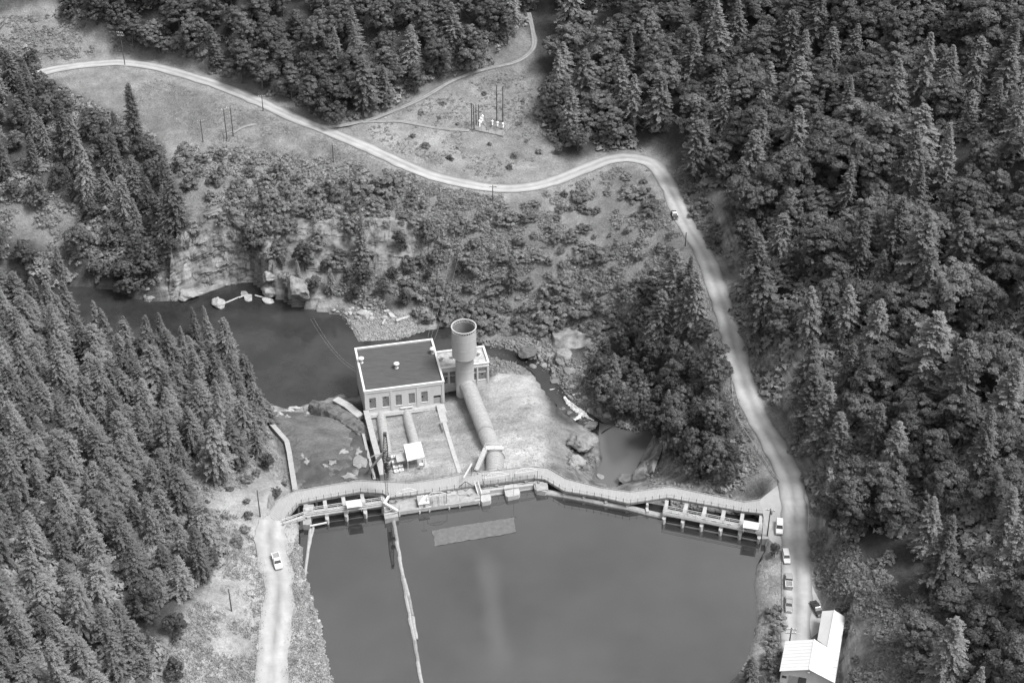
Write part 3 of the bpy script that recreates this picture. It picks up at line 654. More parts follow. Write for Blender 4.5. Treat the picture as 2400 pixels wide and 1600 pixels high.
# ------------------------------------------------------------------ gated spillways: piers, gates, walkways, rails, hoist houses
def frame_line(a, b):
    d = b-a; d[2] = 0; L = np.hypot(d[0], d[1]); d = d/L; n = np.array([-d[1], d[0], 0]); return d, n, L
def spillway(name, label, noses, backs, wl, wr, wz, width, gate_bays, base):
    sp = thing(name, label, 'spillway', base)
    NO = [at(u, v, 0) for u, v in noses]; BA = [at(u, v, 1.2) for u, v in backs]
    for a, b2 in zip(NO, BA):
        d, n, L = frame_line(a.copy(), b2.copy()); h = 0.5
        P = [a, a+d*0.55+n*h, a+d*L+n*h, a+d*L-n*h, a+d*0.55-n*h]
        g = MB(); g.prism([p[:2] for p in P], -7, 1.75)
        P2 = [a+d*1.4+n*h*1.02, a+d*(L*0.62)+n*h*1.02, a+d*(L*0.62)-n*h*1.02, a+d*1.4-n*h*1.02]
        g.prism([p[:2] for p in P2], 1.7, wz-0.42); g.build('pier', 'conc_l', sp)
    for i in range(len(NO)-1):
        if i not in gate_bays: continue
        a = NO[i]+(BA[i]-NO[i])*0.30; b2 = NO[i+1]+(BA[i+1]-NO[i+1])*0.30; d, n, L = frame_line(a.copy(), b2.copy())
        a = a+d*0.56; b2 = b2-d*0.56; back = (BA[i]-NO[i])*[1,1,0]; back = back/np.hypot(back[0], back[1])
        g = MB(); secs = []
        for t in np.linspace(0, 1, 7):
            z = -4.5+t*5.9; o_ = 1.1*(1-t)**2 - 0.2*t
            secs.append([tuple(a+back*(0.9-o_)+[0,0,z]), tuple(b2+back*(0.9-o_)+[0,0,z]), tuple(b2+back*(1.15-o_)+[0,0,z]), tuple(a+back*(1.15-o_)+[0,0,z])])
        g.loft([[tuple(np.array(q)*[1,1,0]+[0,0,q[2]]) for q in s_] for s_ in secs]); gt = g.build('gate', 'gate', sp)
        for t in (0.2, 0.5, 0.8):
            c = a*(1-t)+b2*t; MB().bar(c+back*1.35+[0,0,-3], c+back*1.2+[0,0,1.3], 0.18).build('gate_rib', 'gate', gt)
        for t in (0.06, 0.94):
            c = a*(1-t)+b2*t; MB().bar(c+back*1.2+[0,0,0.6], c+back*4.2+[0,0,-0.5], 0.22).build('gate_arm', 'gate', gt)
        MB().bar(a+back*0.9+[0,0,1.48], b2+back*0.9+[0,0,1.48], 0.22, 0.2).build('gate_top_beam', 'steel', gt)
    a, b2 = at(*wl, wz), at(*wr, wz); d, n, L = frame_line(a.copy(), b2.copy()); hw = width/2
    MB().prism([(a-n*hw)[:2], (b2-n*hw)[:2], (b2+n*hw)[:2], (a+n*hw)[:2]], wz-0.4, wz).build('walkway_deck', 'conc', sp)
    for s_ in (-1, 1):
        q0, q1 = a+n*hw*s_*1.03, b2+n*hw*s_*1.03
        MB().bar(q0+[0,0,-0.32], q1+[0,0,-0.32], 0.14, 0.42).build('fascia_beam', 'white', sp)
        for h in (0.5, 1.0): MB().bar(q0+[0,0,h], q1+[0,0,h], 0.1).build('rail', 'white', sp)
        npost = int(L/2.9)
        for k in range(npost+1): p = q0+(q1-q0)*k/npost; MB().bar(p+[0,0,-0.1], p+[0,0,1.0], 0.1).build('rail_post', 'white', sp)
    # hoist machinery along the deck
    for k in range(int(L/2.4)):
        p = a+d*(1.6+k*2.4+random.uniform(-0.4, 0.4))+n*random.uniform(-0.25, 0.25); g = MB()
        g.box(p+[0,0,0.16], (0.8+random.random()*0.5, 0.45, 0.32), math.atan2(d[1], d[0])); g.box(p+d*0.2+[0,0,0.4], (0.3, 0.3, 0.25), math.atan2(d[1], d[0]))
        g.build('hoist_machine', 'conc_l' if k % 2 else 'steel_m', sp)
    MB().bar(a-n*0.15+[0,0,0.12], b2-n*0.15+[0,0,0.12], 0.08).build('hoist_shaft', 'steel_m', sp)
    return sp, a, b2, d, n, L
LN = [(727,1236),(768.4,1229.4),(813.5,1222.5),(858,1215.7),(901,1209)]
LB = [(716,1181),(760.7,1173),(804,1167),(848,1160),(896,1158)]
spL, la, lb, ld, ln_, lL = spillway('gate_spillway', 'gated spillway with white-railed walkway on three piers, left of the intake', LN, LB, (712,1203), (898,1176.5), 3.0, 1.9, (0, 1, 2, 3), at(813, 1200, 0))
# approach stair-walk on the left of the left walkway
q0, q1 = at(662,1227,2.5), at(713,1209,2.9); d, n, L = frame_line(q0.copy(), q1.copy())
MB().prism([(q0-n*0.6)[:2], (q1-n*0.6)[:2], (q1+n*0.6)[:2], (q0+n*0.6)[:2]], 2.1, 2.5).build('approach_deck', 'conc_l', spL)
for s_ in (-1, 1):
    for h in (0.5, 0.95): MB().bar(q0+n*0.62*s_+[0,0,h], q1+n*0.62*s_+[0,0,h], 0.12).build('rail', 'white', spL)
    for k in range(4): p = q0+(q1-q0)*k/3+n*0.62*s_; MB().bar(p+[0,0,-0.2], p+[0,0,1.0], 0.1).build('rail_post', 'white', spL)
a_ = at(722,1238,0); MB().prism([(a_+[-1.2,-0.4,0])[:2], (a_+[0.6,-0.6,0])[:2], (a_+[1.0,7.5,0])[:2], (a_+[-1.8,7.5,0])[:2]], -6, 1.9).build('abutment', 'conc', spL)
MB().bar(at(727,1232,0.8), at(766,1224,0.8), 0.35).build('boom_beam', 'white', spL)
RN = [(1554.6,1229),(1598,1237.5),(1642,1246.5),(1687,1256),(1732,1265.5),(1777.6,1275)]
RB = [(1563,1175),(1610,1179),(1653.5,1188),(1697,1196),(1740.5,1204),(1784,1210)]
spR, ra, rb, rd, rn_, rL = spillway('gate_spillway', 'gated spillway with white-railed walkway on six piers, beside the parked cars', RN, RB, (1555.5,1196.5), (1785,1242), 3.0, 2.1, (0, 1, 2, 3, 4), at(1665, 1225, 0))
MB().bar(ra-rn_*1.08+[0,0,-0.2], ra+rn_*1.08+[0,0,-0.2], 0.14).build('end_beam', 'white', spR)
for s_ in (-1, 1): MB().bar(ra+rn_*1.08*s_+[0,0,0], ra+rn_*1.08*s_+[0,0,2.6 if s_ > 0 else 1.2], 0.12).build('end_post', 'white', spR)
g = MB(); A = [at(1790,1203,DZ), at(1802,1203,DZ), at(1806,1262,DZ), at(1786,1262,DZ)]
g.prism([p[:2] for p in A], -7, DZ-0.02); g.build('abutment', 'conc', spR)
def hoist_house(label, corners, zr, base_z):
    P = [at(u, v, zr) for u, v in corners]; c = sum(P)/4
    h = thing('hoist_house', label, 'hoist house', c*[1,1,0]+[0,0,base_z], group=None)
    g = MB(); secs = []
    for t in np.linspace(0, 1, 7):                         # gently arched sheet roof
        z = zr+0.28*(1-(2*t-1)**2); l = P[0]*(1-t)+P[3]*t; r = P[1]*(1-t)+P[2]*t
        secs.append([(l[0], l[1], z-0.07), (r[0], r[1], z-0.07), (r[0], r[1], z), (l[0], l[1], z)])
    g.loft(secs); g.build('roof', 'roofwhite', h)
    Q = [c+(p-c)*0.9 for p in P]
    for q in Q: MB().bar((q[0], q[1], base_z), (q[0], q[1], zr-0.02), 0.13).build('post', 'white', h)
    for i in (0, 1, 3): MB().prism([Q[i][:2], Q[(i+1) % 4][:2], (Q[(i+1) % 4]*0.97+c*0.03)[:2], (Q[i]*0.97+c*0.03)[:2]], base_z+1.0, zr-0.05).build('wall_panel', 'white', h)
    g = MB(); g.box((c[0], c[1], base_z+0.5), (2.2, 0.9, 0.9)); g.tube([(c[0]-0.8, c[1], base_z+1.1), (c[0]+0.8, c[1], base_z+1.1)], 0.3, 10); g.build('winch', 'gate', h)
    return h
hoist_house('white arched hoist house roof on the left spillway walkway', [(810,1173.5),(845,1168.5),(849,1185.5),(813.5,1190)], 5.0, 3.0)
hoist_house('white arched hoist house roof at the right end of the right spillway', [(1743.5,1218),(1780.5,1224.5),(1777,1241),(1741,1235.5)], 5.0, 3.0)
# stair tower at the right end of the left walkway
tw = thing('stair_tower', 'white concrete stair tower with sloping beams between left spillway and intake', 'tower', at(908, 1200, 0))
P = [at(u, v, 3.3) for u, v in [(896,1176),(906,1172),(911,1186),(900,1190)]]
MB().prism([p[:2] for p in P], -6, 3.3).build('column', 'conc_l', tw)
P = [at(u, v, 1.6) for u, v in [(899,1200),(930,1194),(934,1209),(902,1216)]]
MB().prism([p[:2] for p in P], -6, 1.6).build('base', 'conc', tw)
MB().bar(at(900,1181,4.2), at(911,1163,4.6), 0.5, 0.8).build('sloping_beam', 'white', tw)
MB().bar(at(903,1180,4.2), at(932,1197,2.2), 0.7, 0.6).build('sloping_beam', 'white', tw)
for a_, b_ in (((903,1198,2.4),(930,1192,2.4)), ((903,1204,2.4),(932,1199,2.4)), ((903,1198,1.9),(930,1192,1.9))): MB().bar(at(*a_), at(*b_), 0.12).build('rail', 'white', tw)

# ------------------------------------------------------------------ the intake works in the middle of the dam
ip = thing('intake_platform', 'pale concrete intake platform along the middle of the dam', 'platform', at(1060, 1175, 0))
IZ = 1.5
def slab(name, pts, z0, z1, m, parent): return MB().prism([at(u, v, z1)[:2] for u, v in pts], z0, z1).build(name, m, parent)
slab('slab', [(912,1172),(1124,1138),(1125,1166),(1003,1183),(934,1193),(915,1196)], 0.7, IZ, 'conc', ip)
slab('front_beam', [(934,1194.5),(1003,1184.5),(1125,1167.5),(1125,1172),(1003,1189),(934,1199)], 0.4, IZ+0.12, 'conc_l', ip)
slab('rear_ledge', [(1125,1137),(1250,1122),(1251,1130),(1126,1146)], -1.5, IZ-0.3, 'conc', ip)
slab('ledge_beam', [(1126,1147),(1251,1131.5),(1251,1136),(1126,1152)], -0.1, IZ-0.2, 'conc_l', ip)
for u, v in [(936,1209),(983,1203),(1006,1199),(1052,1193),(1077,1189),(1123,1183)]:
    p = at(u, v, 0); g = MB(); g.prism([(p+[-0.4,0.3,0])[:2], (p+[0,-0.25,0])[:2], (p+[0.4,0.3,0])[:2], (p+[0.4,3.5,0])[:2], (p+[-0.4,3.5,0])[:2]], -6, 0.9); g.build('pier', 'conc_l', ip)
# trash racks in the dark openings
for u0, u1, v0, v1 in ((940,980,1204,1199),(1010,1048,1195,1190),(1080,1120,1186,1181),(1152,1180,1156,1153),(1222,1250,1147,1143)):
    rk_ = MB()
    for k in range(14):
        t = (k+0.5)/14; p = at(u0+(u1-u0)*t, v0+(v1-v0)*t, 0)+[0,1.9,0]; rk_.bar(p+[0,-0.5,-3], p+[0,0.3,0.9], 0.08)
    rk_.build('trash_rack', 'steel', ip)
for pts, zz in (([(1126,1148),(1147,1145),(1152,1172),(1127,1177)], IZ), ([(1180,1137),(1213,1133),(1220,1158),(1186,1165)], IZ), ([(1250,1126),(1276,1128),(1283,1152),(1254,1149)], IZ)):
    P = [at(u, v, zz) for u, v in pts]; c = sum(P)/4; g = MB()
    R = []
    for i in range(4):                                     # blocks with clipped corners
        p0, p1, p2 = P[i-1], P[i], P[(i+1) % 4]; R += [p1+(p0-p1)*0.14, p1+(p2-p1)*0.14]
    g.prism([p[:2] for p in R], -5, zz); g.build('pier_block', 'conc_l', ip)
    MB().bar((P[0]*0.6+P[3]*0.4)+[0,0,0.2], (P[1]*0.6+P[2]*0.4)+[0,0,0.2], 0.25, 0.4).build('kerb', 'conc', ip)
slab('corner_block', [(1254,1128),(1283,1131),(1285,1146),(1258,1150)], IZ, IZ+0.35, 'conc', ip)
# covers on the platform
hc = [('cover_panel', [(936,1181),(977,1174.5),(977,1191),(936,1197)], 'conc'), ('cover_panel', [(1047,1163),(1076,1159),(1077,1176),(1048,1180)], 'conc'), ('cover_panel', [(1078,1165),(1112,1160),(1113,1172),(1079,1177)], 'timber_l'), ('cover_panel', [(1046,1150),(1066,1147),(1069,1158),(1048,1161)], 'conc_l'), ('cover_panel', [(1072,1146),(1105,1142),(1108,1156),(1074,1160)], 'timber_l')]
for nm, pts, m in hc: slab(nm, pts, IZ, IZ+0.22, m, ip)
for k in range(7):
    t0, t1 = (k+0.06)/7, (k+0.94)/7; A = lambda t: (1008+36*t, 1166-5.5*t); B = lambda t: (1011+34*t, 1187-5*t)
    slab('hatch_board', [A(t0), A(t1), B(t1), B(t0)], IZ, IZ+0.2+0.03*(k % 2), 'timber_l' if k % 3 else 'timber', ip)
for k, (u, v, w_, h_) in enumerate([(921,1180,1.0,.7),(929,1178,.6,1.0),(948,1170,.8,.5),(1052,1157,.9,.8),(1062,1153,.5,1.1),(1092,1150,1.1,.6),(1100,1164,.7,.9),(1118,1155,.6,.8),(1135,1141,.5,1.0),(1147,1139,.7,.7),(1164,1138,1.2,.5),(1200,1131,.7,.9),(1212,1130,.5,1.1),(1232,1128,1.3,.5),(1262,1135,.6,.9)]):
    MB().box(at(u, v, IZ-0.3)+[0,0,h_/2], (w_, w_*.8, h_+.3), .15*k).build('valve_stand', ('conc', 'steel_m', 'timber')[k % 3], ip)
# hut with a pyramid roof
hp = [at(u, v, IZ) for u, v in [(979,1172),(1001,1169),(1005,1187),(982,1190.5)]]; hc_ = sum(hp)/4
ht = thing('gauge_hut', 'small white hut with a pyramid roof on the intake platform', 'hut', hc_)
MB().prism([p[:2] for p in hp], IZ, IZ+1.5).build('wall', 'whitewall', ht)
g = MB(); e = [hc_+(p-hc_)*1.15+[0,0,1.5] for p in hp]; g.add(e+[hc_+[0,0,2.7]], [(0,1,4),(1,2,4),(2,3,4),(3,0,4),(3,2,1,0)]); g.build('roof', 'roofwhite', ht)
c2 = (hp[2]+hp[3])/2; MB().box(c2+[0.1,-0.04,0.6], (0.7, 0.1, 1.2)).build('door', 'timber', ht)
# overhead light trusses on posts (white)
def truss(label, l, r, al, ar, zc=5.0):
    L_, R_ = at(*l, zc), at(*r, zc); a1, a2 = at(*al, zc+1.1), at(*ar, zc+1.1); base = (L_+R_)/2*[1,1,0]+[0,0,IZ]
    t = thing('hoist_gantry', label, 'gantry', base)
    for p in (L_, R_): MB().bar(p*[1,1,0]+[0,0,IZ-0.3], p, 0.14).build('post', 'steel_m', t)
    MB().bar(L_, R_, 0.17).build('bottom_chord', 'white', t)
    for a, b2 in ((L_, a1), (a1, a2), (a2, R_)): MB().bar(a, b2, 0.17).build('top_chord', 'white', t)
    for a, b2 in ((a1, L_*0.66+R_*0.34), (a2, L_*0.34+R_*0.66), (a1, L_*0.34+R_*0.66)): MB().bar(a, b2, 0.1).build('brace', 'white', t)
    m_ = (L_+R_)/2; MB().bar(m_, m_-[0,0,1.2], 0.05).build('hoist_chain', 'steel_m', t)
truss('leftmost white roof-shaped hoist gantry, over the grey cover panel of the intake', (926,1158), (976,1149), (941,1148), (959,1143.5))
truss('white roof-shaped hoist gantry over the planked hatch beside the hut', (1000,1164), (1046,1157), (1012,1154), (1031,1152))
truss('white roof-shaped hoist gantry in front of the large penstock anchor', (1132,1121), (1193,1111.5), (1150,1108), (1171,1106))
truss('rightmost white roof-shaped hoist gantry, at the bend of the bridge', (1206,1109), (1260,1102), (1221,1098), (1239,1095.5))
# platform ladder-stair up to the bridge
ls = thing('ladder_stair', 'pale ladder stair from the intake platform up to the bridge', 'stairs', at(1118, 1160, IZ))
A0, A1 = at(1112,1131,DZ+1.1), at(1121,1160,IZ); dx = np.array([1.0, 0.05, 0])
for s_ in (0, 1): MB().bar(A0+dx*s_, A1+dx*s_, 0.14, 0.3).build('stringer', 'white', ls)
for k in range(11): p = A0+(A1-A0)*(k+0.5)/11; MB().bar(p, p+dx, 0.28, 0.06).build('tread', 'timber_l', ls)
for s_ in (0, 1): MB().bar(A0+dx*s_+[0,0,0.9], A1+dx*s_+[0,0,0.9], 0.07).build('handrail', 'white', ls)
# gin pole: white boom carried on dark legs
gp = thing('gin_pole', 'white slanting gin pole on dark trestle legs, standing on the bridge', 'gin pole', at(1100, 1135, DZ))
MB().bar(at(1087,1119,4.6), at(1106,1086,6.8), 0.34).build('boom', 'white', gp)
top = at(1105,1094,6.2)
for e_ in ((1090,1146,IZ),(1107,1137,DZ)): MB().bar(at(1091,1128,5.2), at(*e_), 0.12).build('leg', 'steel', gp)
for e_ in ((1069,1146,IZ),(1109,1138,IZ)): MB().bar(at(1091,1128,4.4), at(*e_), 0.14).build('leg', 'steel', gp)
for e_ in ((1104,1114,DZ),(1121,1111,DZ)): MB().bar(top, at(*e_), 0.14).build('leg', 'steel', gp)
# a few mast lamps
for u, v, lab in ((992,1192,'thin lamp post at the front edge of the intake beside the hut'), (1204,1160,'thin lamp post on the middle pier block of the intake'), (1136,1146,'thin lamp post on the left pier block beside the ladder stair')):
    b_ = at(u, v, IZ); t = thing('lamp_post', lab, 'lamp post', b_)
    MB().tube([b_, b_+[0,0,5.2]], [0.06, 0.04], 6).build('mast', 'steel_m', t)
    MB().bar(b_+[-0.6,0,5.2], b_+[0.6,0,5.2], 0.06).build('arm', 'steel_m', t)
    for s_ in (-1, 1): MB().lathe([(0.02,0.12),(0.16,0.0),(0.16,-0.05)], b_+[0.6*s_,0,5.1], 8).build('lamp_shade', 'steel', t)

# ------------------------------------------------------------------ powerhouse
PRZ, PBZ = -15.3, -24.0
fl, fr, brr, bl = [at(u, v, PRZ) for u, v in [(853.3,917.8),(1040.8,894),(1011.9,794.4),(830.9,816.8)]]
ex = (fr-fl)/np.linalg.norm(fr-fl); ey = np.array([-ex[1], ex[0], 0]); PW = np.linalg.norm(fr-fl); PD = np.dot(bl-fl, ey); RZp = math.atan2(ex[1], ex[0])
ph = thing('powerhouse', 'large white flat-roofed powerhouse with a dark roof beside the river', 'powerhouse', (fl[0], fl[1], PBZ), RZp)
PH = PRZ-PBZ
def wall_open(b, x0, x1, z0, z1, y0, y1, ops, axis='x'):
    xs = sorted({x0, x1, *[q for o in ops for q in o[:2]]}); zs = sorted({z0, z1, *[q for o in ops for q in o[2:]]})
    for i in range(len(xs)-1):
        for j in range(len(zs)-1):
            cx, cz = (xs[i]+xs[i+1])/2, (zs[j]+zs[j+1])/2
            if any(o[0] < cx < o[1] and o[2] < cz < o[3] for o in ops): continue
            c = (cx, (y0+y1)/2, cz); s = (xs[i+1]-xs[i], y1-y0, zs[j+1]-zs[j])
            if axis == 'y': c = (c[1], c[0], c[2]); s = (s[1], s[0], s[2])
            b.box(c, s)
    return b
wf = [(.052,.14),(.217,.304),(.382,.464),(.546,.629),(.704,.79)]
ops = [(a*PW, b*PW, PH*0.17, PH*0.66) for a, b in wf]+[(.861*PW, .955*PW, 0.0, PH*0.40)]
wall_open(MB(), 0, PW, -7.5, PH, 0, 0.5, ops).build('front_wall', 'whitewall', ph, True)
MB().box((0.25, PD/2+0.01, (PH-9)/2), (0.5, PD-0.98, PH+9)).build('side_wall', 'whitewall', ph, True)
MB().box((PW-0.25, PD/2+0.01, (PH-9)/2), (0.5, PD-0.98, PH+9)).build('side_wall', 'whitewall', ph, True)
MB().box((PW/2, PD-0.24, (PH-9)/2), (PW, 0.5, PH+9)).build('rear_wall', 'whitewall', ph, True)
MB().box((PW/2, PD/2, PH-0.5), (PW-1.0, PD-1.0, 0.3)).build('roof', 'rooftar', ph, True)
for c, s in (((PW/2, 0.15, PH+0.08), (PW+0.3, 0.75, 0.22)), ((PW/2, PD-0.15, PH+0.08), (PW+0.3, 0.75, 0.22)), ((0.18, PD/2, PH+0.075), (0.66, PD-1.1, 0.2)), ((PW-0.18, PD/2, PH+0.075), (0.66, PD-1.1, 0.2))):
    MB().box(c, s).build('parapet_coping', 'white', ph, True)
for t in (0.0, 0.335, 0.665, 1.0):
    MB().box((min(max(t*PW, 0.4), PW-0.4), -0.09, PH*0.49), (0.75, 0.18, PH*0.94)).build('pilaster', 'whitewall', ph, True)
MB().box((PW/2, -0.11, PH-0.6), (PW, 0.2, 0.35)).build('cornice', 'white', ph, True)
def window(parent, x0, x1, z0, z1, y, nx, nz, local=True, glass='glass_g', rim=0.16):
    w = MB(); 
    for c, s in ((((x0+x1)/2, y, z0-0.06), (x1-x0+0.4, 0.35, 0.16)), (((x0+x1)/2, y+0.1, z1-0.06), (x1-x0, 0.16, 0.12)), ((x0+0.06, y+0.1, (z0+z1)/2), (0.12, 0.16, z1-z0-0.24)), ((x1-0.06, y+0.1, (z0+z1)/2), (0.12, 0.16, z1-z0-0.24))): w.box(c, s)
    f_ = w.build('window', 'white', parent, True)
    for i in range(nx):
        for j in range(nz):
            a0 = x0+0.12+(x1-x0-0.24)*i/nx; a1 = x0+0.12+(x1-x0-0.24)*(i+1)/nx; b0 = z0+0.02+(z1-z0-0.14)*j/nz; b1 = z0+0.02+(z1-z0-0.14)*(j+1)/nz
            g = 'glass' if random.random() < 0.12 else glass
            MB().box(((a0+a1)/2, y+0.16+random.uniform(-.01,.01), (b0+b1)/2), (a1-a0-0.07, 0.03, b1-b0-0.07)).build('pane', g, f_, True)
    m = MB()
    for i in range(1, nx): m.box((x0+0.12+(x1-x0-0.24)*i/nx, y+0.13, (z0+z1)/2), (0.05, 0.05, z1-z0-0.2))
    for j in range(1, nz): m.box(((x0+x1)/2, y+0.127, z0+(z1-z0)*j/nz), (x1-x0-0.2, 0.05, 0.05))
    m.build('glazing_bars', 'steel_m', f_, True)
    return f_
for a, b, z0, z1 in ops[:5]: window(ph, a, b, z0, z1, 0.06, 3, 5)
a, b, z0, z1 = ops[5]
MB().box(((a+b)/2, 0.3, z1*0.36), (b-a-0.1, 0.12, z1*0.72)).build('door', 'conc_l', ph, True)
MB().box(((a+b)/2, 0.9, z1*0.86), (b-a, 0.1, z1*0.26)).build('door_opening', 'steel', ph, True)
def ventilator(parent, x, y, z, s=1.0):
    v = MB().lathe([(0.62*s,0),(0.62*s,0.12*s),(0.45*s,0.16*s),(0.45*s,1.15*s),(0.62*s,1.3*s),(0.62*s,1.5*s)], (x, y, z), 14, True).build('roof_ventilator', 'white', parent, True, smooth=False)
    MB().lathe([(0.5*s,1.52*s),(0.95*s,1.62*s),(0.95*s,1.85*s),(0.7*s,2.05*s),(0.25*s,2.15*s)], (x, y, z), 14, True).build('cap', 'white', v, True)
def to_local(u, v, z): q = at(u, v, z)-fl; return np.dot(q, ex), np.dot(q, ey)
for zx, zy in ((168,462),(462,506),(765,382)):
    x, y = to_local(800+zx/3.5636, 720+zy/3.5636, PRZ-0.35); ventilator(ph, min(x, PW-1.0), y, PH-0.35, 1.0)
# ledge, lower front wall and valve recesses in front
MB().box((PW/2-1.2, -1.1, -2.1), (PW-2.2, 2.1, 3.6)).build('ledge', 'conc', ph, True)
MB().box((PW/2-1.2, -1.2, -0.22), (PW-2.4, 2.5, 0.18)).build('ledge_slab', 'conc_l', ph, True)
MB().box((PW/2-1.0, -2.05, 0.25), (PW-4, 0.08, 0.08)).build('ledge_rail', 'steel_m', ph, True)
MB().box((PW/2+0.4, -0.5, 0.6), (4, 0.5, 0.3)).build('loading_sill', 'white', ph, True)
# annex
AZ = -16.2
ax1, ay0 = to_local(1148,849,AZ); ax2, ay1 = to_local(1134,811,AZ); axr = max(ax1, ax2)-0.3; ay1 = ay1; AW = axr-PW; AH = AZ-PBZ
an = thing('powerhouse_annex', 'lower white annex with tall windows, behind the surge tank', 'annex', (fl+ex*PW+ey*ay0)*[1,1,0]+[0,0,PBZ], RZp)
AD = ay1-ay0
aops = [(0.6, 2.5, 1.2, AH-1.9), (3.1, 5.0, 1.2, AH-1.9), (AW-5.6, AW-4.0, 1.2, AH-1.9), (AW-3.6, AW-0.8, 1.2, AH-1.9)]
wall_open(MB(), 0.02, AW, -6, AH, 0, 0.45, aops).build('front_wall', 'whitewall', an, True)
MB().box((AW-0.22, AD/2+0.2, (AH-6)/2), (0.45, AD-0.5, AH+6)).build('side_wall', 'whitewall', an, True)
MB().box((AW/2+0.01, AD-0.23, (AH-6)/2), (AW-0.02, 0.45, AH+6)).build('rear_wall', 'whitewall', an, True)
MB().box((AW/2, AD/2, AH-0.55), (AW-0.95, AD-0.95, 0.3)).build('roof', 'roofgrey', an, True)
for c, s in (((AW/2, 0.1, AH+0.06), (AW+0.3, 0.75, 0.2)), ((AW/2, AD-0.1, AH+0.06), (AW+0.3, 0.7, 0.2)), ((AW-0.15, AD/2, AH+0.055), (0.7, AD-1.0, 0.18))): MB().box(c, s).build('parapet_coping', 'white', an, True)
for x in (0.3, 2.8, 5.4, AW-3.8, AW-0.35): MB().box((x, -0.12, AH*0.43), (0.5, 0.25, AH*0.86)).build('pilaster', 'whitewall', an, True)
MB().box((AW/2, -0.15, AH-1.0), (AW, 0.28, 0.4)).build('cornice', 'white', an, True)
for a, b, z0, z1 in aops: window(an, a, b, z0, z1-1.6, 0.06, 3, 5); MB().box(((a+b)/2, 0.2, z1-0.9), (b-a-0.1, 0.1, 1.2)).build('transom_panel', 'glass_g', an, True); MB().box(((a+b)/2, 0.2, z1-1.6), (b-a, 0.3, 0.25)).build('lintel', 'white', an, True)
for zx, zy in ((843,440),(938,425),(1152,400)):
    q = at(800+zx/3.5636, 720+zy/3.5636, AZ-0.4)-(fl+ex*PW+ey*ay0); ventilator(an, np.dot(q, ex), np.dot(q, ey), AH-0.4, 0.8)

# ------------------------------------------------------------------ surge tank
tc_ = at(1090, 939, -26.0)+[0, 2.9, 0]; tb = -27.0
ttop = 310-np.hypot(tc_[0]*0, tc_[1])*math.tan(PITCH+math.atan((764.3-800)/FPX)); tsh = -9.6
RU, RL = 3.87, 2.92
tk = thing('surge_tank', 'tall pale cylindrical surge tank with a wider open top beside the powerhouse', 'surge tank', (tc_[0], tc_[1], tb))
c0 = (tc_[0], tc_[1], 0)
MB().lathe([(RL+0.25, tb),(RL+0.25, tb+0.5),(RL, tb+0.6),(RL, tsh-1.3),(RL+0.15, tsh-1.0),(RU-0.35, tsh-0.3),(RU, tsh+0.1)], c0, 48).build('lower_shell', 'tank', tk, smooth=True)
MB().lathe([(RU, tsh+0.12),(RU, ttop-1.15),(RU-0.18, ttop-1.15)], c0, 48).build('upper_shell', 'tank', tk, smooth=False)
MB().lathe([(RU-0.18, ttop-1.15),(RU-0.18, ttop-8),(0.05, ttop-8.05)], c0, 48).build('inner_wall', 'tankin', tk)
nh = 30                                           # ring of openings under the rim
for k in range(nh):
    a0 = 2*math.pi*(k+0.31)/nh; a1 = 2*math.pi*(k+0.69)/nh
    P = [(c0[0]+r*math.cos(a), c0[1]+r*math.sin(a)) for a, r in ((a0,RU),(a1,RU),(a1,RU-0.18),(a0,RU-0.18))]; MB().prism(P, ttop-1.16, ttop-0.45).build('rim_support', 'tank', tk)
MB().lathe([(RU-0.18, ttop-0.46),(RU, ttop-0.46),(RU, ttop-0.2),(RU+0.16, ttop-0.18),(RU+0.16, ttop),(RU-0.2, ttop),(RU-0.2, ttop-0.46)], c0, 48).build('rim', 'tank', tk)
for z in (tsh+0.25, tsh+4, tsh+7.6): MB().lathe([(RU+0.002, z-0.05),(RU+0.045, z-0.04),(RU+0.045, z+0.04),(RU+0.002, z+0.05)], c0, 48).build('band', 'tank', tk)
for z in (-14.5, -19.5): MB().lathe([(RL+0.002, z-0.05),(RL+0.045, z-0.04),(RL+0.045, z+0.04),(RL+0.002, z+0.05)], c0, 48).build('band', 'tank', tk)

# ------------------------------------------------------------------ penstocks
def penstock(label, pts, r, step, ring_r, m='pipe', collars=()):
    W = catmull([np.array(p, float) for p in pts], 8); t = thing('penstock', label, 'penstock', W[len(W)//2])
    MB().tube(W, r, 28).build('pipe', m, t, smooth=True)
    S_ = [0]
    for a, b in zip(W[:-1], W[1:]): S_.append(S_[-1]+np.linalg.norm(b-a))
    s = step*0.5; k = 0
    while s < S_[-1]:
        i = min(max(np.searchsorted(S_, s)-1, 0), len(W)-2); f_ = (s-S_[i])/(S_[i+1]-S_[i]); p = W[i]*(1-f_)+W[i+1]*f_; d = (W[i+1]-W[i])/np.linalg.norm(W[i+1]-W[i])
        w = 0.13; MB().tube([p-d*w*1.6, p-d*w*0.7, p+d*w*0.7, p+d*w*1.6], [r+0.01, r+ring_r, r+ring_r, r+0.01], 28, False).build('stiffener_ring', m, t)
        s += step; k += 1
    for f_ in collars:
        i = int(f_*(len(W)-2)); p = W[i]; d = (W[i+1]-W[i])/np.linalg.norm(W[i+1]-W[i])
        MB().tube([p-d*0.45, p+d*0.45], r+0.28, 28).build('collar', 'conc', t)
    return t, W
tk_in = np.array([tc_[0], tc_[1]-0.5, -21.6])
big, BW_ = penstock('large ribbed penstock pipe running from the bridge down to the surge tank', [tk_in, at(1098,908,-20.6), at(1112,945,-18.6), at(1129,987,-15.2), at(1144,1026,-11.6), at(1158,1062,-8.6), at(1160,1092,-6.4), at(1158,1118,-5.5)], 2.4, 1.3, 0.22, 'pipe', (0.14, 0.55))
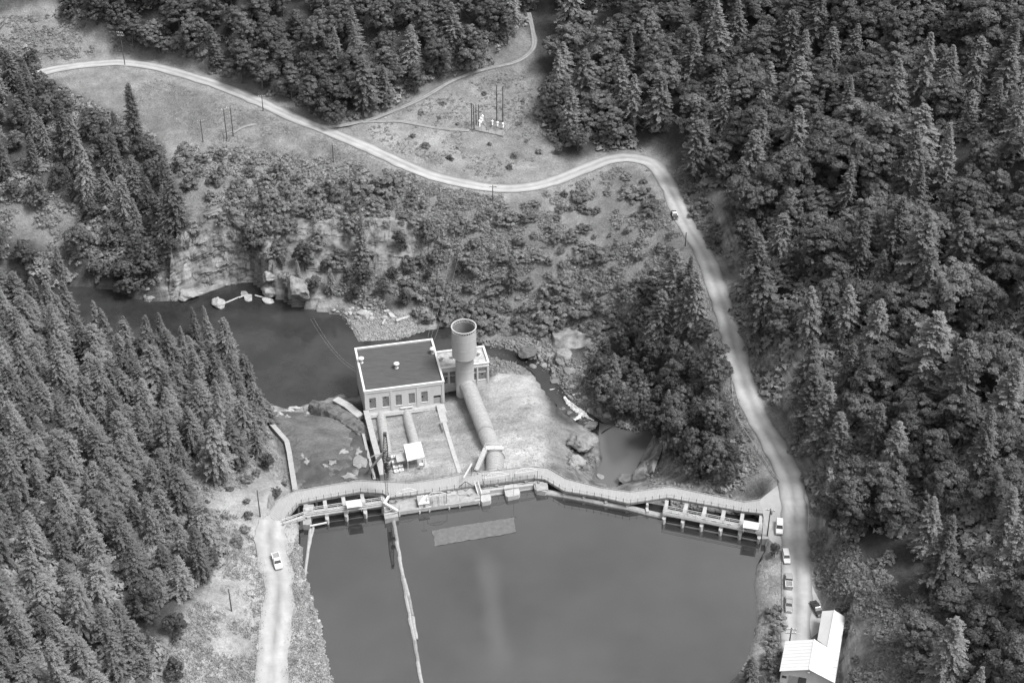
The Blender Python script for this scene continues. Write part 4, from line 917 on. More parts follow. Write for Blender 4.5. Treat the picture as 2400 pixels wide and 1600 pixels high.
penstock('ribbed small penstock nearest the river, leading to the powerhouse', [at(890,964,-26.2), at(894,986,-24.2), at(899,1015,-20.4), at(905,1048,-15.6), at(911,1090,-11.5)], 1.4, 2.1, 0.16)
penstock('ribbed small penstock passing under the white canopy', [at(952,958,-26), at(955.7,981,-24.2), at(962,1005,-20.8), at(970,1034,-16.4), at(979,1080,-11.5)], 1.4, 2.1, 0.16)
# penstock anchor with steps at the dam
pa = thing('anchor_block', 'white concrete arch anchoring the large penstock, with railed steps', 'anchor', at(1160, 1085, -8))
c = BW_[int(len(BW_)*0.74)]; secs = []
for dy in (-0.8, 0.8):
    ring = []
    for a in np.linspace(0, math.pi, 13): ring.append((c[0]+3.15*math.cos(a), c[1]+dy, c[2]+3.15*math.sin(a)))
    for a in np.linspace(math.pi, 0, 13): ring.append((c[0]+2.5*math.cos(a), c[1]+dy, c[2]+2.5*math.sin(a)))
    secs.append(ring)
g = MB(); n = 26; g.add([p for s_ in secs for p in s_], [(i, (i+1) % n, n+(i+1) % n, n+i) for i in range(n)]+[(k, 25-k, 24-k, k+1) for k in range(12)]+[(n+k+1, n+24-k, n+25-k, n+k) for k in range(12)]); g.build('arch', 'conc_l', pa)
MB().box((c[0], c[1], c[2]+3.35), (5.4, 1.5, 0.35)).build('cap_slab', 'white', pa)
for s_ in (-1, 1):
    for h in (0.6, 1.1): MB().bar((c[0]-2.7, c[1]+0.7*s_, c[2]+3.5+h), (c[0]+2.7, c[1]+0.7*s_, c[2]+3.5+h), 0.07).build('rail', 'white', pa)
    for x in (-2.6, 0, 2.6): MB().bar((c[0]+x, c[1]+0.7*s_, c[2]+3.5), (c[0]+x, c[1]+0.7*s_, c[2]+4.6), 0.08).build('rail_post', 'white', pa)
A0 = np.array([c[0]-2.7, c[1], c[2]+3.4]); A1 = at(1116,1101,-4.5)
for k in range(14):
    p = A0+(A1-A0)*(k+0.5)/14; MB().box(p-[0,0,0.5], (0.75, 1.3, 1.0), math.atan2((A1-A0)[1], (A1-A0)[0])).build('step', 'conc_l', pa)
for s_ in (-0.65, 0.65): MB().bar(A0+[0,s_,1.0], A1+[0,s_,1.0], 0.07).build('handrail', 'white', pa)
for k in range(5): p = A0+(A1-A0)*k/4; MB().bar(p+[0,-0.65,0], p+[0,-0.65,1.0], 0.06).build('handrail_post', 'white', pa)
# stepped concrete path through the lawn
cp = thing('garden_steps', 'narrow pale concrete path of low steps down the lawn to the powerhouse door', 'path', at(1055, 1030, -17))
Pp = catmull([at(1078,1108,-7.6), at(1068,1080,-10.6), at(1056,1040,-15.3), at(1044,1000,-20.2), at(1034,965,-23.7)], 8)
for i in range(len(Pp)-1):
    p = (Pp[i]+Pp[i+1])/2; z = float(tz(p[0], p[1])); L = np.linalg.norm(Pp[i+1]-Pp[i])
    MB().box((p[0], p[1], z-0.1), (L*1.04, 1.25 if i < 26 else 2.2, 0.55), math.atan2(*(Pp[i+1]-Pp[i])[[1,0]])).build('step', 'conc_l', cp)
MB().prism([at(u, v, -23.2)[:2] for u, v in [(1022,948),(1040,945),(1048,966),(1028,970)]], -27, -23.2).build('landing', 'conc_l', cp)
MB().bar(at(1030,992,-20.6), at(1038,1012,-18.2), 0.22, 0.12).build('drain_slot', 'steel', cp)
# ------------------------------------------------------------------ retaining walls and spillway chute
def wall_run(name, label, pts, w, bottom, m, cat='wall'):
    W = [at(*p) for p in pts]; t = thing(name, label, cat, W[len(W)//2]*[1,1,0]+[0,0,bottom])
    for i in range(len(W)-1):
        a, b = W[i], W[i+1]; d, n, L = frame_line(a.copy(), b.copy()); nn = n*w/2
        P = [a-nn, b-nn, b+nn, a+nn]; g = MB(); g.v = []
        g.add([(p[0], p[1], bottom) for p in P]+[(p[0], p[1], q[2]) for p, q in zip(P, (a, b, b, a))], [(3,2,1,0),(4,5,6,7),(0,1,5,4),(1,2,6,5),(2,3,7,6),(3,0,4,7)]); g.build('wall_length', m, t)
        MB().bar(a+[0,0,0.05], b+[0,0,0.05], w+0.16, 0.18).build('coping', 'conc_l', t)
    return t
wall_run('retaining_wall', 'long pale retaining wall from the powerhouse corner up to the bridge', [(858,962,-22.5),(866,992,-19.5),(876,1032,-15.5),(886,1068,-12),(897,1112,-8)], 1.6, -30, 'conc')
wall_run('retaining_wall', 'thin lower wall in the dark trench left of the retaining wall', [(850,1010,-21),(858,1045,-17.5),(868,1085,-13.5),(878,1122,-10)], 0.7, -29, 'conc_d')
wall_run('training_wall', 'pale curved training wall on the left edge of the left spillway chute', [(632,988,-22.5),(650,1008,-20),(672,1033,-17),(678,1060,-13.5),(684,1100,-8),(692,1148,-1.0)], 1.3, -30, 'conc_l')
wall_run('training_wall', 'short pale wall top joining the rock spur to the powerhouse', [(786,934,-24.5),(815,950,-24.0),(845,975,-23.5)], 2.4, -32, 'conc')
# broken concrete apron slabs of the chute
ap = thing('spillway_chute', 'dark wet rock chute with pale worn patches below the left spillway', 'chute', at(760, 1040, -18))
g = MB(); cu = [(690,1150),(880,1150),(868,1085),(850,1015),(838,985),(790,972),(720,968),(645,965),(640,985),(672,1030),(682,1080)]
P = []
for v in np.linspace(968, 1150, 44):
    for u in np.linspace(636, 884, 54): P.append((u, v))
P = np.array(P); inn = inpoly(cu, P[:,0], P[:,1])
def chz(u, v): return np.interp(v, [960,975,1000,1050,1100,1150], [-29.6,-28.4,-24.5,-17.5,-10.5,-4.5])
VV = []
for u, v in P:
    q = at(u, v, float(chz(u, v))); nz_ = float(fbm(np.array(q[0]/6.0), np.array(q[1]/6.0), 1.0))*1.5+abs(float(fbm(np.array(q[0]/2.0+q[1]/5), np.array(q[1]/9.0), 3.0)))*1.0
    VV.append((q[0], q[1], q[2]+nz_+0.2))
nx_ = 54; FF = [(j*nx_+i, (j+1)*nx_+i, (j+1)*nx_+i+1, j*nx_+i+1) for j in range(43) for i in range(nx_-1) if inn[j*nx_+i] and inn[(j+1)*nx_+i] and inn[(j+1)*nx_+i+1] and inn[j*nx_+i+1]]
g.v = VV; g.f = FF
M['chute'] = mat('wet_chute_rock', 0.06, 0.5, 0.65, 0.16, 0.12, 1.2, spec=0.35, streak=(1.6, 0.7, 0.7))
g.build('rock_bed', 'chute', ap, smooth=True)
pt = [(718,975,14,5),(690,958,22,4),(705,985,16,5),(672,978,8,4),(714,1005,16,4),(783,1022,14,6),(744,1038,10,6),(798,1040,9,4),(803,1060,13,9),(779,1085,13,6),(762,1092,6,4),(720,1083,8,8),(708,1070,7,6),(820,1120,20,8),(845,1085,16,14),(840,1060,9,8)]
for i, (u, v, ru, rv) in enumerate(pt):
    c = at(u, v, float(chz(u, v))); n = 14; ring = []
    for k in range(n):
        a = 2*math.pi*k/n; rr = 0.45+0.9*random.random()**1.3; q = at(u+ru*rr*math.cos(a), v+rv*rr*math.sin(a), float(chz(u, v+rv*rr*math.sin(a)))); q[2] += 0.5+float(fbm(np.array(q[0]/6.0), np.array(q[1]/6.0), 1.0))*1.5
        ring.append(q)
    c = sum(ring)/n+[0,0,0.22]; g = MB(); g.add([c]+ring+[r-[0,0,1.2] for r in ring], [(0, 1+(k+1) % n, 1+k) for k in range(n)]+[(1+k, 1+(k+1) % n, 1+n+(k+1) % n, 1+n+k) for k in range(n)])
    o = g.build('worn_patch', 'rock_l', ap)
# ------------------------------------------------------------------ rocks
def rock_mesh(name, seed, m, sub=3, sx=1, sy=1, sz=0.7, rough=0.5, ang=0.35):
    import bmesh
    bm = bmesh.new(); bmesh.ops.create_icosphere(bm, subdivisions=sub, radius=1)
    r_ = np.random.default_rng(seed); planes = [(v/np.linalg.norm(v), r_.uniform(0.5, 0.88)) for v in r_.normal(size=(16, 3))]
    for v in bm.verts:
        p = np.array(v.co)
        for nrm, d in planes:                                # chop facets
            e = p@nrm-d
            if e > 0: p = p-nrm*e*0.97
        q = p*1.6+seed*1.37; n1 = float(fbm(np.array(q[0]), np.array(q[1]), np.array(q[2]), 5)); n2 = abs(float(fbm(np.array(q[0]*2.2+9), np.array(q[1]*2.2), np.array(q[2]*2.2), 4)))
        v.co = Vector(p*(1+rough*n1-0.5*rough*n2)*[sx, sy, sz])
    me = bpy.data.meshes.new(name); bm.to_mesh(me); bm.free(); me.materials.append(M[m]); return me
ROCKS = {k: [rock_mesh('boulder', 100*i+7*j, k, 2) for j in range(6)] for i, k in enumerate(('rock', 'rock_d', 'rock_l'))}
ALLT = []
def boulder(u, v, r, kind='rock', label=None, group=None, sq=0.75, name='boulder', z=None, big=False, cat='boulder', rzz=None):
    p = hit(u, v) if z is None else at(u, v, z)
    me = rock_mesh('boulder', int(u*3+v), kind, 4, rough=0.75) if big else random.choice(ROCKS[kind])
    o = bpy.data.objects.new(name, me); COL.objects.link(o)
    o.location = p+[0, 0, r*sq*(0.45 if (big and z is None) else 0.15)]; o.rotation_euler = (random.uniform(-.3,.3), random.uniform(-.3,.3), random.uniform(0, 6.28) if rzz is None else rzz); o.scale = (r*random.uniform(.85,1.2), r*random.uniform(.85,1.1), r*sq*random.uniform(.85,1.2))
    if group and name in ('boulder', 'stone'): ALLT.append((o, u, v))
    return tag(o, label or 'grey boulder', cat, group)
# big ones that can be told apart
boulder(698,690,6.8,'rock','huge grassy-topped boulder at the cliff foot beside the river',None,0.95,big=True)
boulder(728,706,4.6,'rock','rounded boulder standing in the river in front of the huge boulder',None,0.6,z=-29.6,big=True)
boulder(638,690,4.2,'rock','smooth boulder left of the huge boulder at the water edge',None,0.8,big=True)
boulder(634,655,3.4,'rock','dark blocky boulder above the water left of the huge boulder',None,0.9,big=True)
boulder(512,712,3.2,'rock_l','pale angular boulder standing alone in the river',None,0.7,z=-29.9,big=True)
boulder(582,698,2.6,'rock_l','flat pale rock in the river holding driftwood',None,0.3,z=-29.8)
boulder(574,689,1.8,'rock_l','small flat rock behind the driftwood in the river',None,0.35,z=-29.8)
boulder(628,706,2.4,'rock_l','flat pale rock at the right end of the driftwood line',None,0.3,z=-29.8)
boulder(442,692,4.0,'rock','square rock block in the river under the bare cliff',None,0.9,z=-29.6,big=True)
boulder(396,672,4.2,'rock_l','smooth pale boulder leaning on the cliff foot',None,1.1,z=-28.6,big=True)
boulder(355,692,4.5,'rock','low rock shelf at the river edge below the trees',None,0.5,z=-29.6,big=True)
boulder(1372,1050,5.6,'rock','large lichen-covered rock knob on the left shore of the plunge pool',None,0.9,big=True)
boulder(1350,1092,3.2,'rock','rock outcrop below the grass embankment at the plunge pool',None,0.9,big=True)
boulder(1480,1135,4.2,'rock_d','dark wet rounded rock in the plunge pool beside the waterfall',None,0.8,z=-21,big=True)
boulder(1408,1116,1.4,'rock','small rock showing above the plunge pool near the bridge',None,0.4,z=-21)
boulder(1236,835,3.6,'rock_d','dark split boulder in the stream right of the annex',None,0.9,big=True)
boulder(1385,1000,2.8,'rock_d','dark boulder at the head of the plunge pool',None,0.8,z=-20.8,big=True)
boulder(1322,842,4.2,'rock','tilted dark slab rock above the stream',None,0.9,big=True)
# the rock spur and wall by the tailrace
sp_ = thing('rock_spur', 'dark craggy rock spur between the left spillway chute and the powerhouse', 'rock', at(790, 970, -28))
Ru = [at(u, v, z) for u, v, z in [(728,938,-24.5),(770,950,-23.6),(815,975,-22.5),(850,1005,-20.5),(858,1030,-19)]]
secs = []
for i, p in enumerate(Ru):
    d = (Ru[min(i+1, 4)]-Ru[max(i-1, 0)])*[1,1,0]; d /= np.linalg.norm(d); n = np.array([-d[1], d[0], 0]); w = [1.6, 3.2, 3.6, 3.0, 2.0][i]
    for t in range(1): secs.append([p+n*w*a+[0,0,dz] for a, dz in ((-1.5,-9),(-1.1,-3.2),(-0.7,-0.8),(0,0),(0.6,-0.4),(1.0,-2.0),(1.4,-9))])
fine = []
for i in range(4):
    for k in range(10):
        t = k/10; fine.append([np.array(a)*(1-t)+np.array(b)*t for a, b in zip(secs[i], secs[i+1])])
fine.append(secs[-1]); f2 = []
for s_ in fine:
    row = []
    for a, b in zip(s_[:-1], s_[1:]):
        for t in (0, .33, .66): row.append(a*(1-t)+b*t)
    row.append(s_[-1]); row = [p+np.array([fbm(np.array(p[0]/1.6), np.array(p[1]/1.6), np.array(p[2]/1.6)), fbm(np.array(p[1]/1.6), np.array(p[2]/1.6), np.array(p[0]/1.6)), fbm(np.array(p[2]/1.6), np.array(p[0]/1.6), np.array(p[1]/1.6))])*2.0 for p in row]
    f2.append([tuple(p) for p in row])
g = MB(); g.loft(f2); g.build('rock', 'rock_d', sp_)
# cliff faces: real bulging rock skins in front of the steep ground
def cliff(name, label, base, top, m, nu=60, nv=26, bulge=1.6, thick=3.0):
    B = catmull([at(*p) for p in base], 10); T = catmull([at(*p) for p in top], 10); n = min(len(B), len(T)); rows = []
    for i in range(nu):
        f_ = i/(nu-1); ib = f_*(len(B)-1); it = f_*(len(T)-1)
        b = B[int(ib)]*(1-ib%1)+B[min(int(ib)+1, len(B)-1)]*(ib%1); t = T[int(it)]*(1-it%1)+T[min(int(it)+1, len(T)-1)]*(it%1); row = []
        for j in range(nv):
            k = j/(nv-1); p = b*(1-k)+t*k; e = math.sin(math.pi*min(f_*6, (1-f_)*6, 0.5))
            bl_ = bulge*(fbm(np.array(p[0]/7), np.array(p[2]/9), np.array(2.0))*2.2+1.0*round(float(vnoise(np.array(p[0]/2.6), np.array(p[2]/3.4), 5.0))*4)/4+0.8*round(float(vnoise(np.array(p[0]/6.5), np.array(p[2]/1.7), 9.0))*3)/3-0.8+fbm(np.array(p[0]/1.5), np.array(p[2]/1.0), np.array(6.0))*0.5)
            over = 0.9*k*(1-k)*4
            row.append(p+np.array([0, -1.6*e-(bl_+over*0.3)*e+0.6*(1-e), 0]))
        row += [t+np.array([0, thick, -0.3]), b+np.array([0, thick+4, -1.0])]; rows.append([tuple(map(float, q)) for q in row])
    g = MB(); g.loft(rows); o = structure(name, g.build(name, m)); o['label'] = label; return o
M['cliff'] = bpy.data.materials.new('cliff_rock'); M['cliff'].use_nodes = True
def cliff_mat(m):
    nt = m.node_tree; b = nt.nodes['Principled BSDF']; b.inputs['Roughness'].default_value = 0.9; b.inputs['Specular IOR Level'].default_value = 0.2
    geo = nt.nodes.new('ShaderNodeNewGeometry'); L = nt.links.new; outs = []
    for sc, de in (((0.55, 0.55, 0.05), 5), ((0.06, 0.06, 1.1), 6), ((0.25, 0.25, 0.25), 8)):
        mp = nt.nodes.new('ShaderNodeMapping'); mp.inputs['Scale'].default_value = sc; L(geo.outputs['Position'], mp.inputs[0])
        n_ = nt.nodes.new('ShaderNodeTexNoise'); n_.inputs['Scale'].default_value = 1; n_.inputs['Detail'].default_value = de; L(mp.outputs[0], n_.inputs['Vector']); outs.append(n_.outputs[0])
    ad = nt.nodes.new('ShaderNodeMath'); ad.operation = 'ADD'; L(outs[0], ad.inputs[0]); L(outs[2], ad.inputs[1])
    ad2 = nt.nodes.new('ShaderNodeMath'); ad2.operation = 'MULTIPLY_ADD'; L(outs[1], ad2.inputs[0]); ad2.inputs[1].default_value = 0.3; L(ad.outputs[0], ad2.inputs[2])
    r = nt.nodes.new('ShaderNodeMapRange'); r.inputs['From Min'].default_value = 0.82; r.inputs['From Max'].default_value = 1.45; r.inputs['To Min'].default_value = 0.045; r.inputs['To Max'].default_value = 0.24; L(ad2.outputs[0], r.inputs['Value']); L(r.outputs[0], b.inputs['Base Color'])
    bp = nt.nodes.new('ShaderNodeBump'); bp.inputs['Distance'].default_value = 0.2; L(ad2.outputs[0], bp.inputs['Height']); L(bp.outputs[0], b.inputs['Normal'])
cliff_mat(M['cliff'])
cliff('cliff', 'bare streaked rock cliff rising from the dark river', [(392,694,-30.5),(420,694,-30.5),(480,676,-30.5),(540,664,-30.5),(592,657,-30.5)], [(400,585,-12),(430,530,-8),(490,492,-4.5),(545,492,-4.5),(600,520,-8)], 'cliff', 120, 56)
cliff('cliff', 'long dark layered rock band under the hillside bushes', [(612,600,-17),(680,622,-20),(760,628,-20.5),(850,630,-20.5),(940,630,-20),(1040,634,-19.5),(1130,640,-19)], [(620,520,-8),(680,508,-6.5),(760,510,-6.5),(850,508,-6.5),(930,512,-6.5),(1030,530,-8),(1120,570,-11)], 'cliff', 170, 32, 1.2)
cliff('cliff', 'low overhanging rock band above the stream', [(1295,815,-26.5),(1340,820,-26),(1390,838,-25.5),(1430,850,-24)], [(1295,786,-24),(1340,778,-23),(1390,786,-22.5),(1430,800,-21)], 'cliff', 30, 10, 1.0)
cliff('cliff', 'shaded rock wall on the right side of the plunge pool', [(1540,1030,-21.5),(1515,1075,-21.5),(1490,1120,-21.5)], [(1560,1015,-16),(1545,1060,-15),(1530,1105,-14)], 'cliff', 26, 10, 1.0)
# ------------------------------------------------------------------ substructure round the small penstocks: canopies, platform, transformers
pz = -11.0
pf = thing('equipment_platform', 'pale concrete equipment platform against the bridge, under the white canopy', 'platform', at(955, 1095, -14))
slab('platform_slab', [(916,1066),(990,1052),(1000,1110),(924,1122)], -15, pz, 'conc', pf)
slab('front_slab', [(954,1100),(998,1094),(1006,1130),(958,1138)], -14, pz+0.4, 'conc', pf)
for k in range(3):
    a, b = at(922,1116,pz+0.4*k+0.2), at(958,1110,pz+0.4*k+0.2); MB().bar(a, b, 0.08).build('rail', 'white', pf)
    a, b = at(918,1122,pz-0.5*k), at(958,1116,pz-0.5*k); MB().bar(a, b, 0.12).build('lattice_beam', 'steel_m', pf)
slab('side_wall', [(990,1075),(998,1073),(1012,1128),(1003,1130)], -14, pz+0.5, 'conc_l', pf)
cz = -6.6
cn = thing('canopy', 'white flat-roofed square canopy over the small penstock', 'canopy', at(970, 1070, pz))
P = [at(u, v, cz) for u, v in [(946,1041),(986,1034),(995.5,1070),(954.5,1080)]]; c = sum(P)/4
g = MB(); g.prism([p[:2] for p in P], cz-0.22, cz); g.build('roof', 'white', cn)
for p in P: q = c+(p-c)*0.93; MB().bar((q[0], q[1], pz-2.5), (q[0], q[1], cz-0.23), 0.22).build('post', 'white', cn)
MB().bar(P[0]+[0,0.3,-0.6], P[1]+[0,0.3,-0.6], 0.12).build('edge_beam', 'steel_m', cn)
c2n = thing('canopy', 'small grey sloping canopy left of the white canopy', 'canopy', at(938, 1085, pz))
P = [at(u, v, z) for u, v, z in [(926.5,1064.5,-8.6),(949,1060,-8.6),(953,1078,-8.0),(930.5,1082.5,-8.0)]]
MB().add([tuple(p-[0,0,0.12]) for p in P]+[tuple(p) for p in P], [(0,1,2,3),(7,6,5,4),(0,4,5,1),(1,5,6,2),(2,6,7,3),(3,7,4,0)]).build('roof', 'conc_l', c2n)
for p in P: MB().bar((p[0], p[1], pz-0.05), (p[0], p[1], p[2]-0.12), 0.12).build('post', 'steel_m', c2n)
MB().prism([at(u, v, pz+2)[:2] for u, v in [(931,1080),(953,1076),(954,1078),(932,1082)]], pz, pz+2.0).build('rear_panel', 'gate', c2n)
tnames = [(922,1076),(924.5,1088),(927.5,1100),(929.5,1110),(939.5,1097.5),(941.5,1107)]
for i, (u, v) in enumerate(tnames):
    p = at(u, v, pz); t = thing('transformer_box', f'white switchgear box with a round lid, {["farthest","second","third","nearest"][i] if i < 4 else ["upper","lower"][i-4]} of the {"left" if i < 4 else "right"} row on the platform', 'switchgear box', p, RZp, 'white switchgear boxes')
    MB().box((0, 0, 0.55), (1.25, 1.05, 1.1)).build('body', 'white', t, True); MB().box((0, 0, 1.15), (1.35, 1.15, 0.1)).build('lid', 'white', t, True)
    MB().lathe([(0.22,1.2),(0.22,1.32),(0.05,1.38)], (0.1, 0, 0), 10, True).build('knob', 'steel_m', t, True)
p = at(988,1100,pz+0.4); t = thing('control_cabinet', 'white upright cabinet under the edge of the canopy', 'cabinet', p, RZp)
MB().box((0, 0, 1.0), (1.0, 0.9, 2.0)).build('body', 'white', t, True); MB().box((0, -0.47, 1.0), (0.8, 0.05, 1.7)).build('door', 'conc_l', t, True); MB().box((0, 0, 2.05), (1.15, 1.05, 0.1)).build('lid', 'white', t, True)
p = at(968,1090,pz); t = thing('valve_machine', 'dark hoisting machine under the white canopy', 'machine', p, RZp)
MB().box((0, 0, 0.5), (2.6, 1.6, 1.0)).build('bed', 'gate', t, True); MB().tube([(-0.9,0,1.4),(0.9,0,1.4)], 0.55, 14).build('drum', 'steel_m', t, True)
for s_ in (-1, 1): MB().box((1.0*s_, 0, 1.2), (0.15, 1.2, 1.4)).build('bearing', 'gate', t, True)
# lattice mast on the dam and the dark pipe beside it
lm = thing('lattice_mast', 'tall dark steel lattice mast rising from the bridge in front of the powerhouse', 'mast', at(907, 1168, DZ))
b0 = at(907,1168,IZ); hm = CAMH-np.hypot(b0[0]*0, b0[1])*math.tan(PITCH+math.atan((1021-800)/FPX)); xt = b0[0]+0.5
def mp_(t, i): s_ = 0.32+0.28*max(0, min(1, (t-0.2)*4, (1.0-t)*5)); return np.array([b0[0]+0.5*t+s_*(-1 if i in (0, 3) else 1), b0[1]+s_*(-1 if i < 2 else 1), b0[2]+(hm-b0[2])*t])
N_ = 24
for i in range(4):
    MB().tube([mp_(k/N_, i) for k in range(9)], 0.05, 5).build('lower_leg', 'steel_m', lm); MB().tube([mp_(k/N_, i) for k in range(8, N_+1)], 0.09, 5).build('upper_leg', 'steel', lm)
br_ = MB(); bl_ = MB()
for k in range(N_):
    if k < 8:
        for i in (0, 2): bl_.bar(mp_(k/N_, i), mp_((k+1)/N_, (i+1) % 4), 0.05); bl_.bar(mp_(k/N_, i), mp_(k/N_, (i+1) % 4), 0.05)
        continue
    for i in range(4): br_.bar(mp_(k/N_, i), mp_((k+1)/N_, (i+1) % 4), 0.07); br_.bar(mp_(k/N_, i), mp_(k/N_, (i+1) % 4), 0.07)
br_.build('upper_lacing', 'steel', lm)['kind'] = 'stuff'; bl_.build('lower_lacing', 'steel_m', lm)['kind'] = 'stuff'
tp = mp_(1, 0); MB().box(tp+[0.3,0.3,0.5], (0.9, 0.9, 1.0)).build('head', 'steel', lm)
for t in (0.52, 0.66): MB().lathe([(0.55,-0.5),(0.7,-0.3),(0.7,0.3),(0.55,0.5)], mp_(t, 1)+[0.1,0,0], 10, True).build('sheave_block', 'steel', lm)
MB().box((mp_(0.5, 0)+mp_(0.5, 2))/2, (0.7, 0.7, 3.2)).build('mast_casing', 'steel', lm)
bm_ = thing('dark_boom', 'dark slanting boom lying across the retaining wall beside the mast', 'boom', at(880, 1085, -10))
A, B = at(905,1056,-6.0), at(868,1098,-7.0); MB().tube([A, (A+B)/2+[0,0,0.3], B], [0.3, 0.45, 0.35], 8).build('spar', 'steel', bm_)
MB().bar(B, at(852,1113,-8.5), 0.35).build('spar_end', 'steel', bm_); MB().bar(B, at(876,1118,-8), 0.3).build('strut', 'steel', bm_); MB().bar(B, at(862,1122,-9), 0.3).build('strut', 'steel', bm_)
pp = thing('water_pipe', 'thin pale pipe crossing above the small penstocks', 'pipe', at(905, 1064, -12))
MB().tube(catmull([at(870,1071,-11), at(880,1066,-10.2), at(900,1062,-10), at(920,1058,-10), at(944,1056,-10)], 4), 0.2, 8).build('pipe', 'pipe', pp)
MB().bar(at(898,1052,-9), at(900,1062,-10), 0.3, 0.5).build('valve_post', 'white', pp)
# ------------------------------------------------------------------ debris mat and log booms on the reservoir
def mat_raft():
    g = MB(); nx_, ny_ = 60, 18; c4 = [at(1013,1243,0), at(1203,1213,0), at(1208,1248,0), at(1019,1280,0)]
    Vv = []; ok = []
    for j in range(ny_+1):
        for i in range(nx_+1):
            s_, t = i/nx_, j/ny_; p = (c4[0]*(1-s_)+c4[1]*s_)*(1-t)+(c4[3]*(1-s_)+c4[2]*s_)*t
            e = fbm(np.array(p[0]/2), np.array(p[1]/2), np.array(3.0))*1.6
            if j in (0, ny_): p = p+[0, e*0.5, 0]
            if i in (0, nx_): p = p+[e*0.6, 0, 0]
            Vv.append((p[0], p[1], 0.05+0.1*float(vnoise(np.array(p[0]*1.3), np.array(p[1]*1.3), 1.0))))
    n = len(Vv); Fq = [(j*(nx_+1)+i, (j+1)*(nx_+1)+i, (j+1)*(nx_+1)+i+1, j*(nx_+1)+i+1) for j in range(ny_) for i in range(nx_)]
    g.v = Vv; g.f = Fq; o = g.build('debris_mat', 'mud'); return o
tag(mat_raft(), 'rectangular grey mat of debris floating in front of the intake', 'debris mat')
def log(u0, v0, u1, v1, r, label, group, z=0.05, m='timber_l', name='floating_log', cat='log'):
    a, b = at(u0, v0, z), at(u1, v1, z)
    if z > 1 or z < -1: a[2] = z; b[2] = z
    c = (a+b)/2; g = MB(); d = (b-a); P = [a+d*t+[random.uniform(-.08,.08), 0, random.uniform(-.04,.04)] for t in np.linspace(0, 1, 6)]
    g.tube([p-c for p in P], [r*1.05, r*1.0, r*.97, r*.95, r*.9, r*.85], 8); o = g.build(name, m); o.location = c
    return tag(o, label, cat, group)
bo = [((921,1214),(932,1272)),((930,1270),(938,1310)),((936,1306),(945,1356)),((943,1350),(952,1402)),((946,1356),(958,1400)),((951,1398),(962,1452)),((957,1398),(966,1444)),((960,1450),(972,1505)),((967,1446),(976,1498)),((971,1502),(981,1556)),((979,1552),(990,1612))]
nm = ['first', 'second', 'third', 'fourth', 'fifth', 'sixth', 'seventh', 'eighth', 'ninth', 'tenth', 'eleventh']
for i, (a, b) in enumerate(bo): log(*a, *b, 0.55, f'{nm[i]} log from the dam in the long floating boom', 'logs of the long boom', m='timber_l' if i % 3 else 'timber')
log(727,1240,714,1352,0.45,'longer left log of the pair moored by the left spillway','moored logs'); log(734,1236,721,1296,0.38,'shorter right log of the pair moored by the left spillway','moored logs')
log(909,1213,922,1224,0.35,'short log wedged between the boom and the stair tower','moored logs')
for u0, v0, u1, v1, r, z, lab in ((528,710,560,696,.28,-29.7,'thin driftwood log leaning from the lone river boulder'),(560,697,575,692,.3,-29.5,'driftwood log between the flat river rocks'),(598,692,640,703,.28,-29.5,'driftwood log at the right end of the river rocks'),(462,688,476,687,.3,-29.8,'short pale log at the foot of the bare cliff'),(928,752,960,741,.55,-28.2,'thick bleached log on the gravel bar'),(896,760,906,742,.3,-28.6,'thin bleached log standing out on the gravel bar'),(835,726,855,735,.3,-28.6,'bleached log among the stones at the top of the gravel bar')):
    log(u0, v0, u1, v1, r, lab, 'driftwood', z, 'deadwood', 'driftwood_log')
# white water
def foam(pts, label):
    n = len(pts); V = []; F = []
    W = [np.array(at(*p[:3])) for p in pts]
    for i, p in enumerate(W):
        d = W[min(i+1, n-1)]-W[max(i-1, 0)]; nr = np.array([-d[1], d[0], 0])/max(1e-6, np.hypot(d[0], d[1])); w = pts[i][3]
        for k in range(7):
            s_ = k/3-1; q = p+nr*w*s_*(0.7+0.6*random.random()); V.append((q[0], q[1], q[2]+0.25*(1-s_*s_)+random.uniform(-.05,.18)))
    for i in range(n-1):
        for k in range(6): F.append((i*7+k, (i+1)*7+k, (i+1)*7+k+1, i*7+k+1))
    g = MB(); g.v = V; g.f = F; o = g.build('white_water', 'foam'); tag(o, label, 'water', None, 'stuff')
def fpath(P, n=5):
    Q = catmull([np.array(p, float) for p in P], n); return [tuple(q) for q in Q]
foam(fpath([(1322,930,-25.0,0.4),(1333,944,-24.4,.8),(1346,958,-23.6,.8),(1358,966,-23.0,.7),(1370,978,-22.2,0.4)], 9), 'white water of the main cascade into the plunge pool')
foam(fpath([(1338,944,-24.2,.3),(1352,956,-23.5,.6),(1366,966,-22.9,.8),(1378,978,-22.0,.4),(1392,986,-21.2,.3)], 9), 'right strand of the white cascade into the plunge pool')
foam(fpath([(1362,968,-22.6,.6),(1356,978,-21.9,.7),(1345,984,-21.6,.5)]), 'short side spill of white water below the cascade')
foam(fpath([(1380,908,-24.5,.4),(1362,920,-24.6,.6),(1342,926,-24.9,.4)]), 'thin streak of white water above the cascade')
foam(fpath([(1288,914,-26.6,.3),(1305,912,-26.8,.4)]), 'small riffle at the foot of the grass embankment')
foam(fpath([(1484,1148,-19.8,.9),(1488,1138,-19.2,.9),(1500,1132,-18,.8),(1520,1136,-15.5,.5),(1545,1146,-12.5,.3)]), 'narrow waterfall sliding down the rock beside the bridge')
foam(fpath([(1555,1122,-12.5,.3),(1590,1116,-10,.35),(1640,1108,-7.5,.5)]), 'thin pale trickle on the dark rock below the right trees')
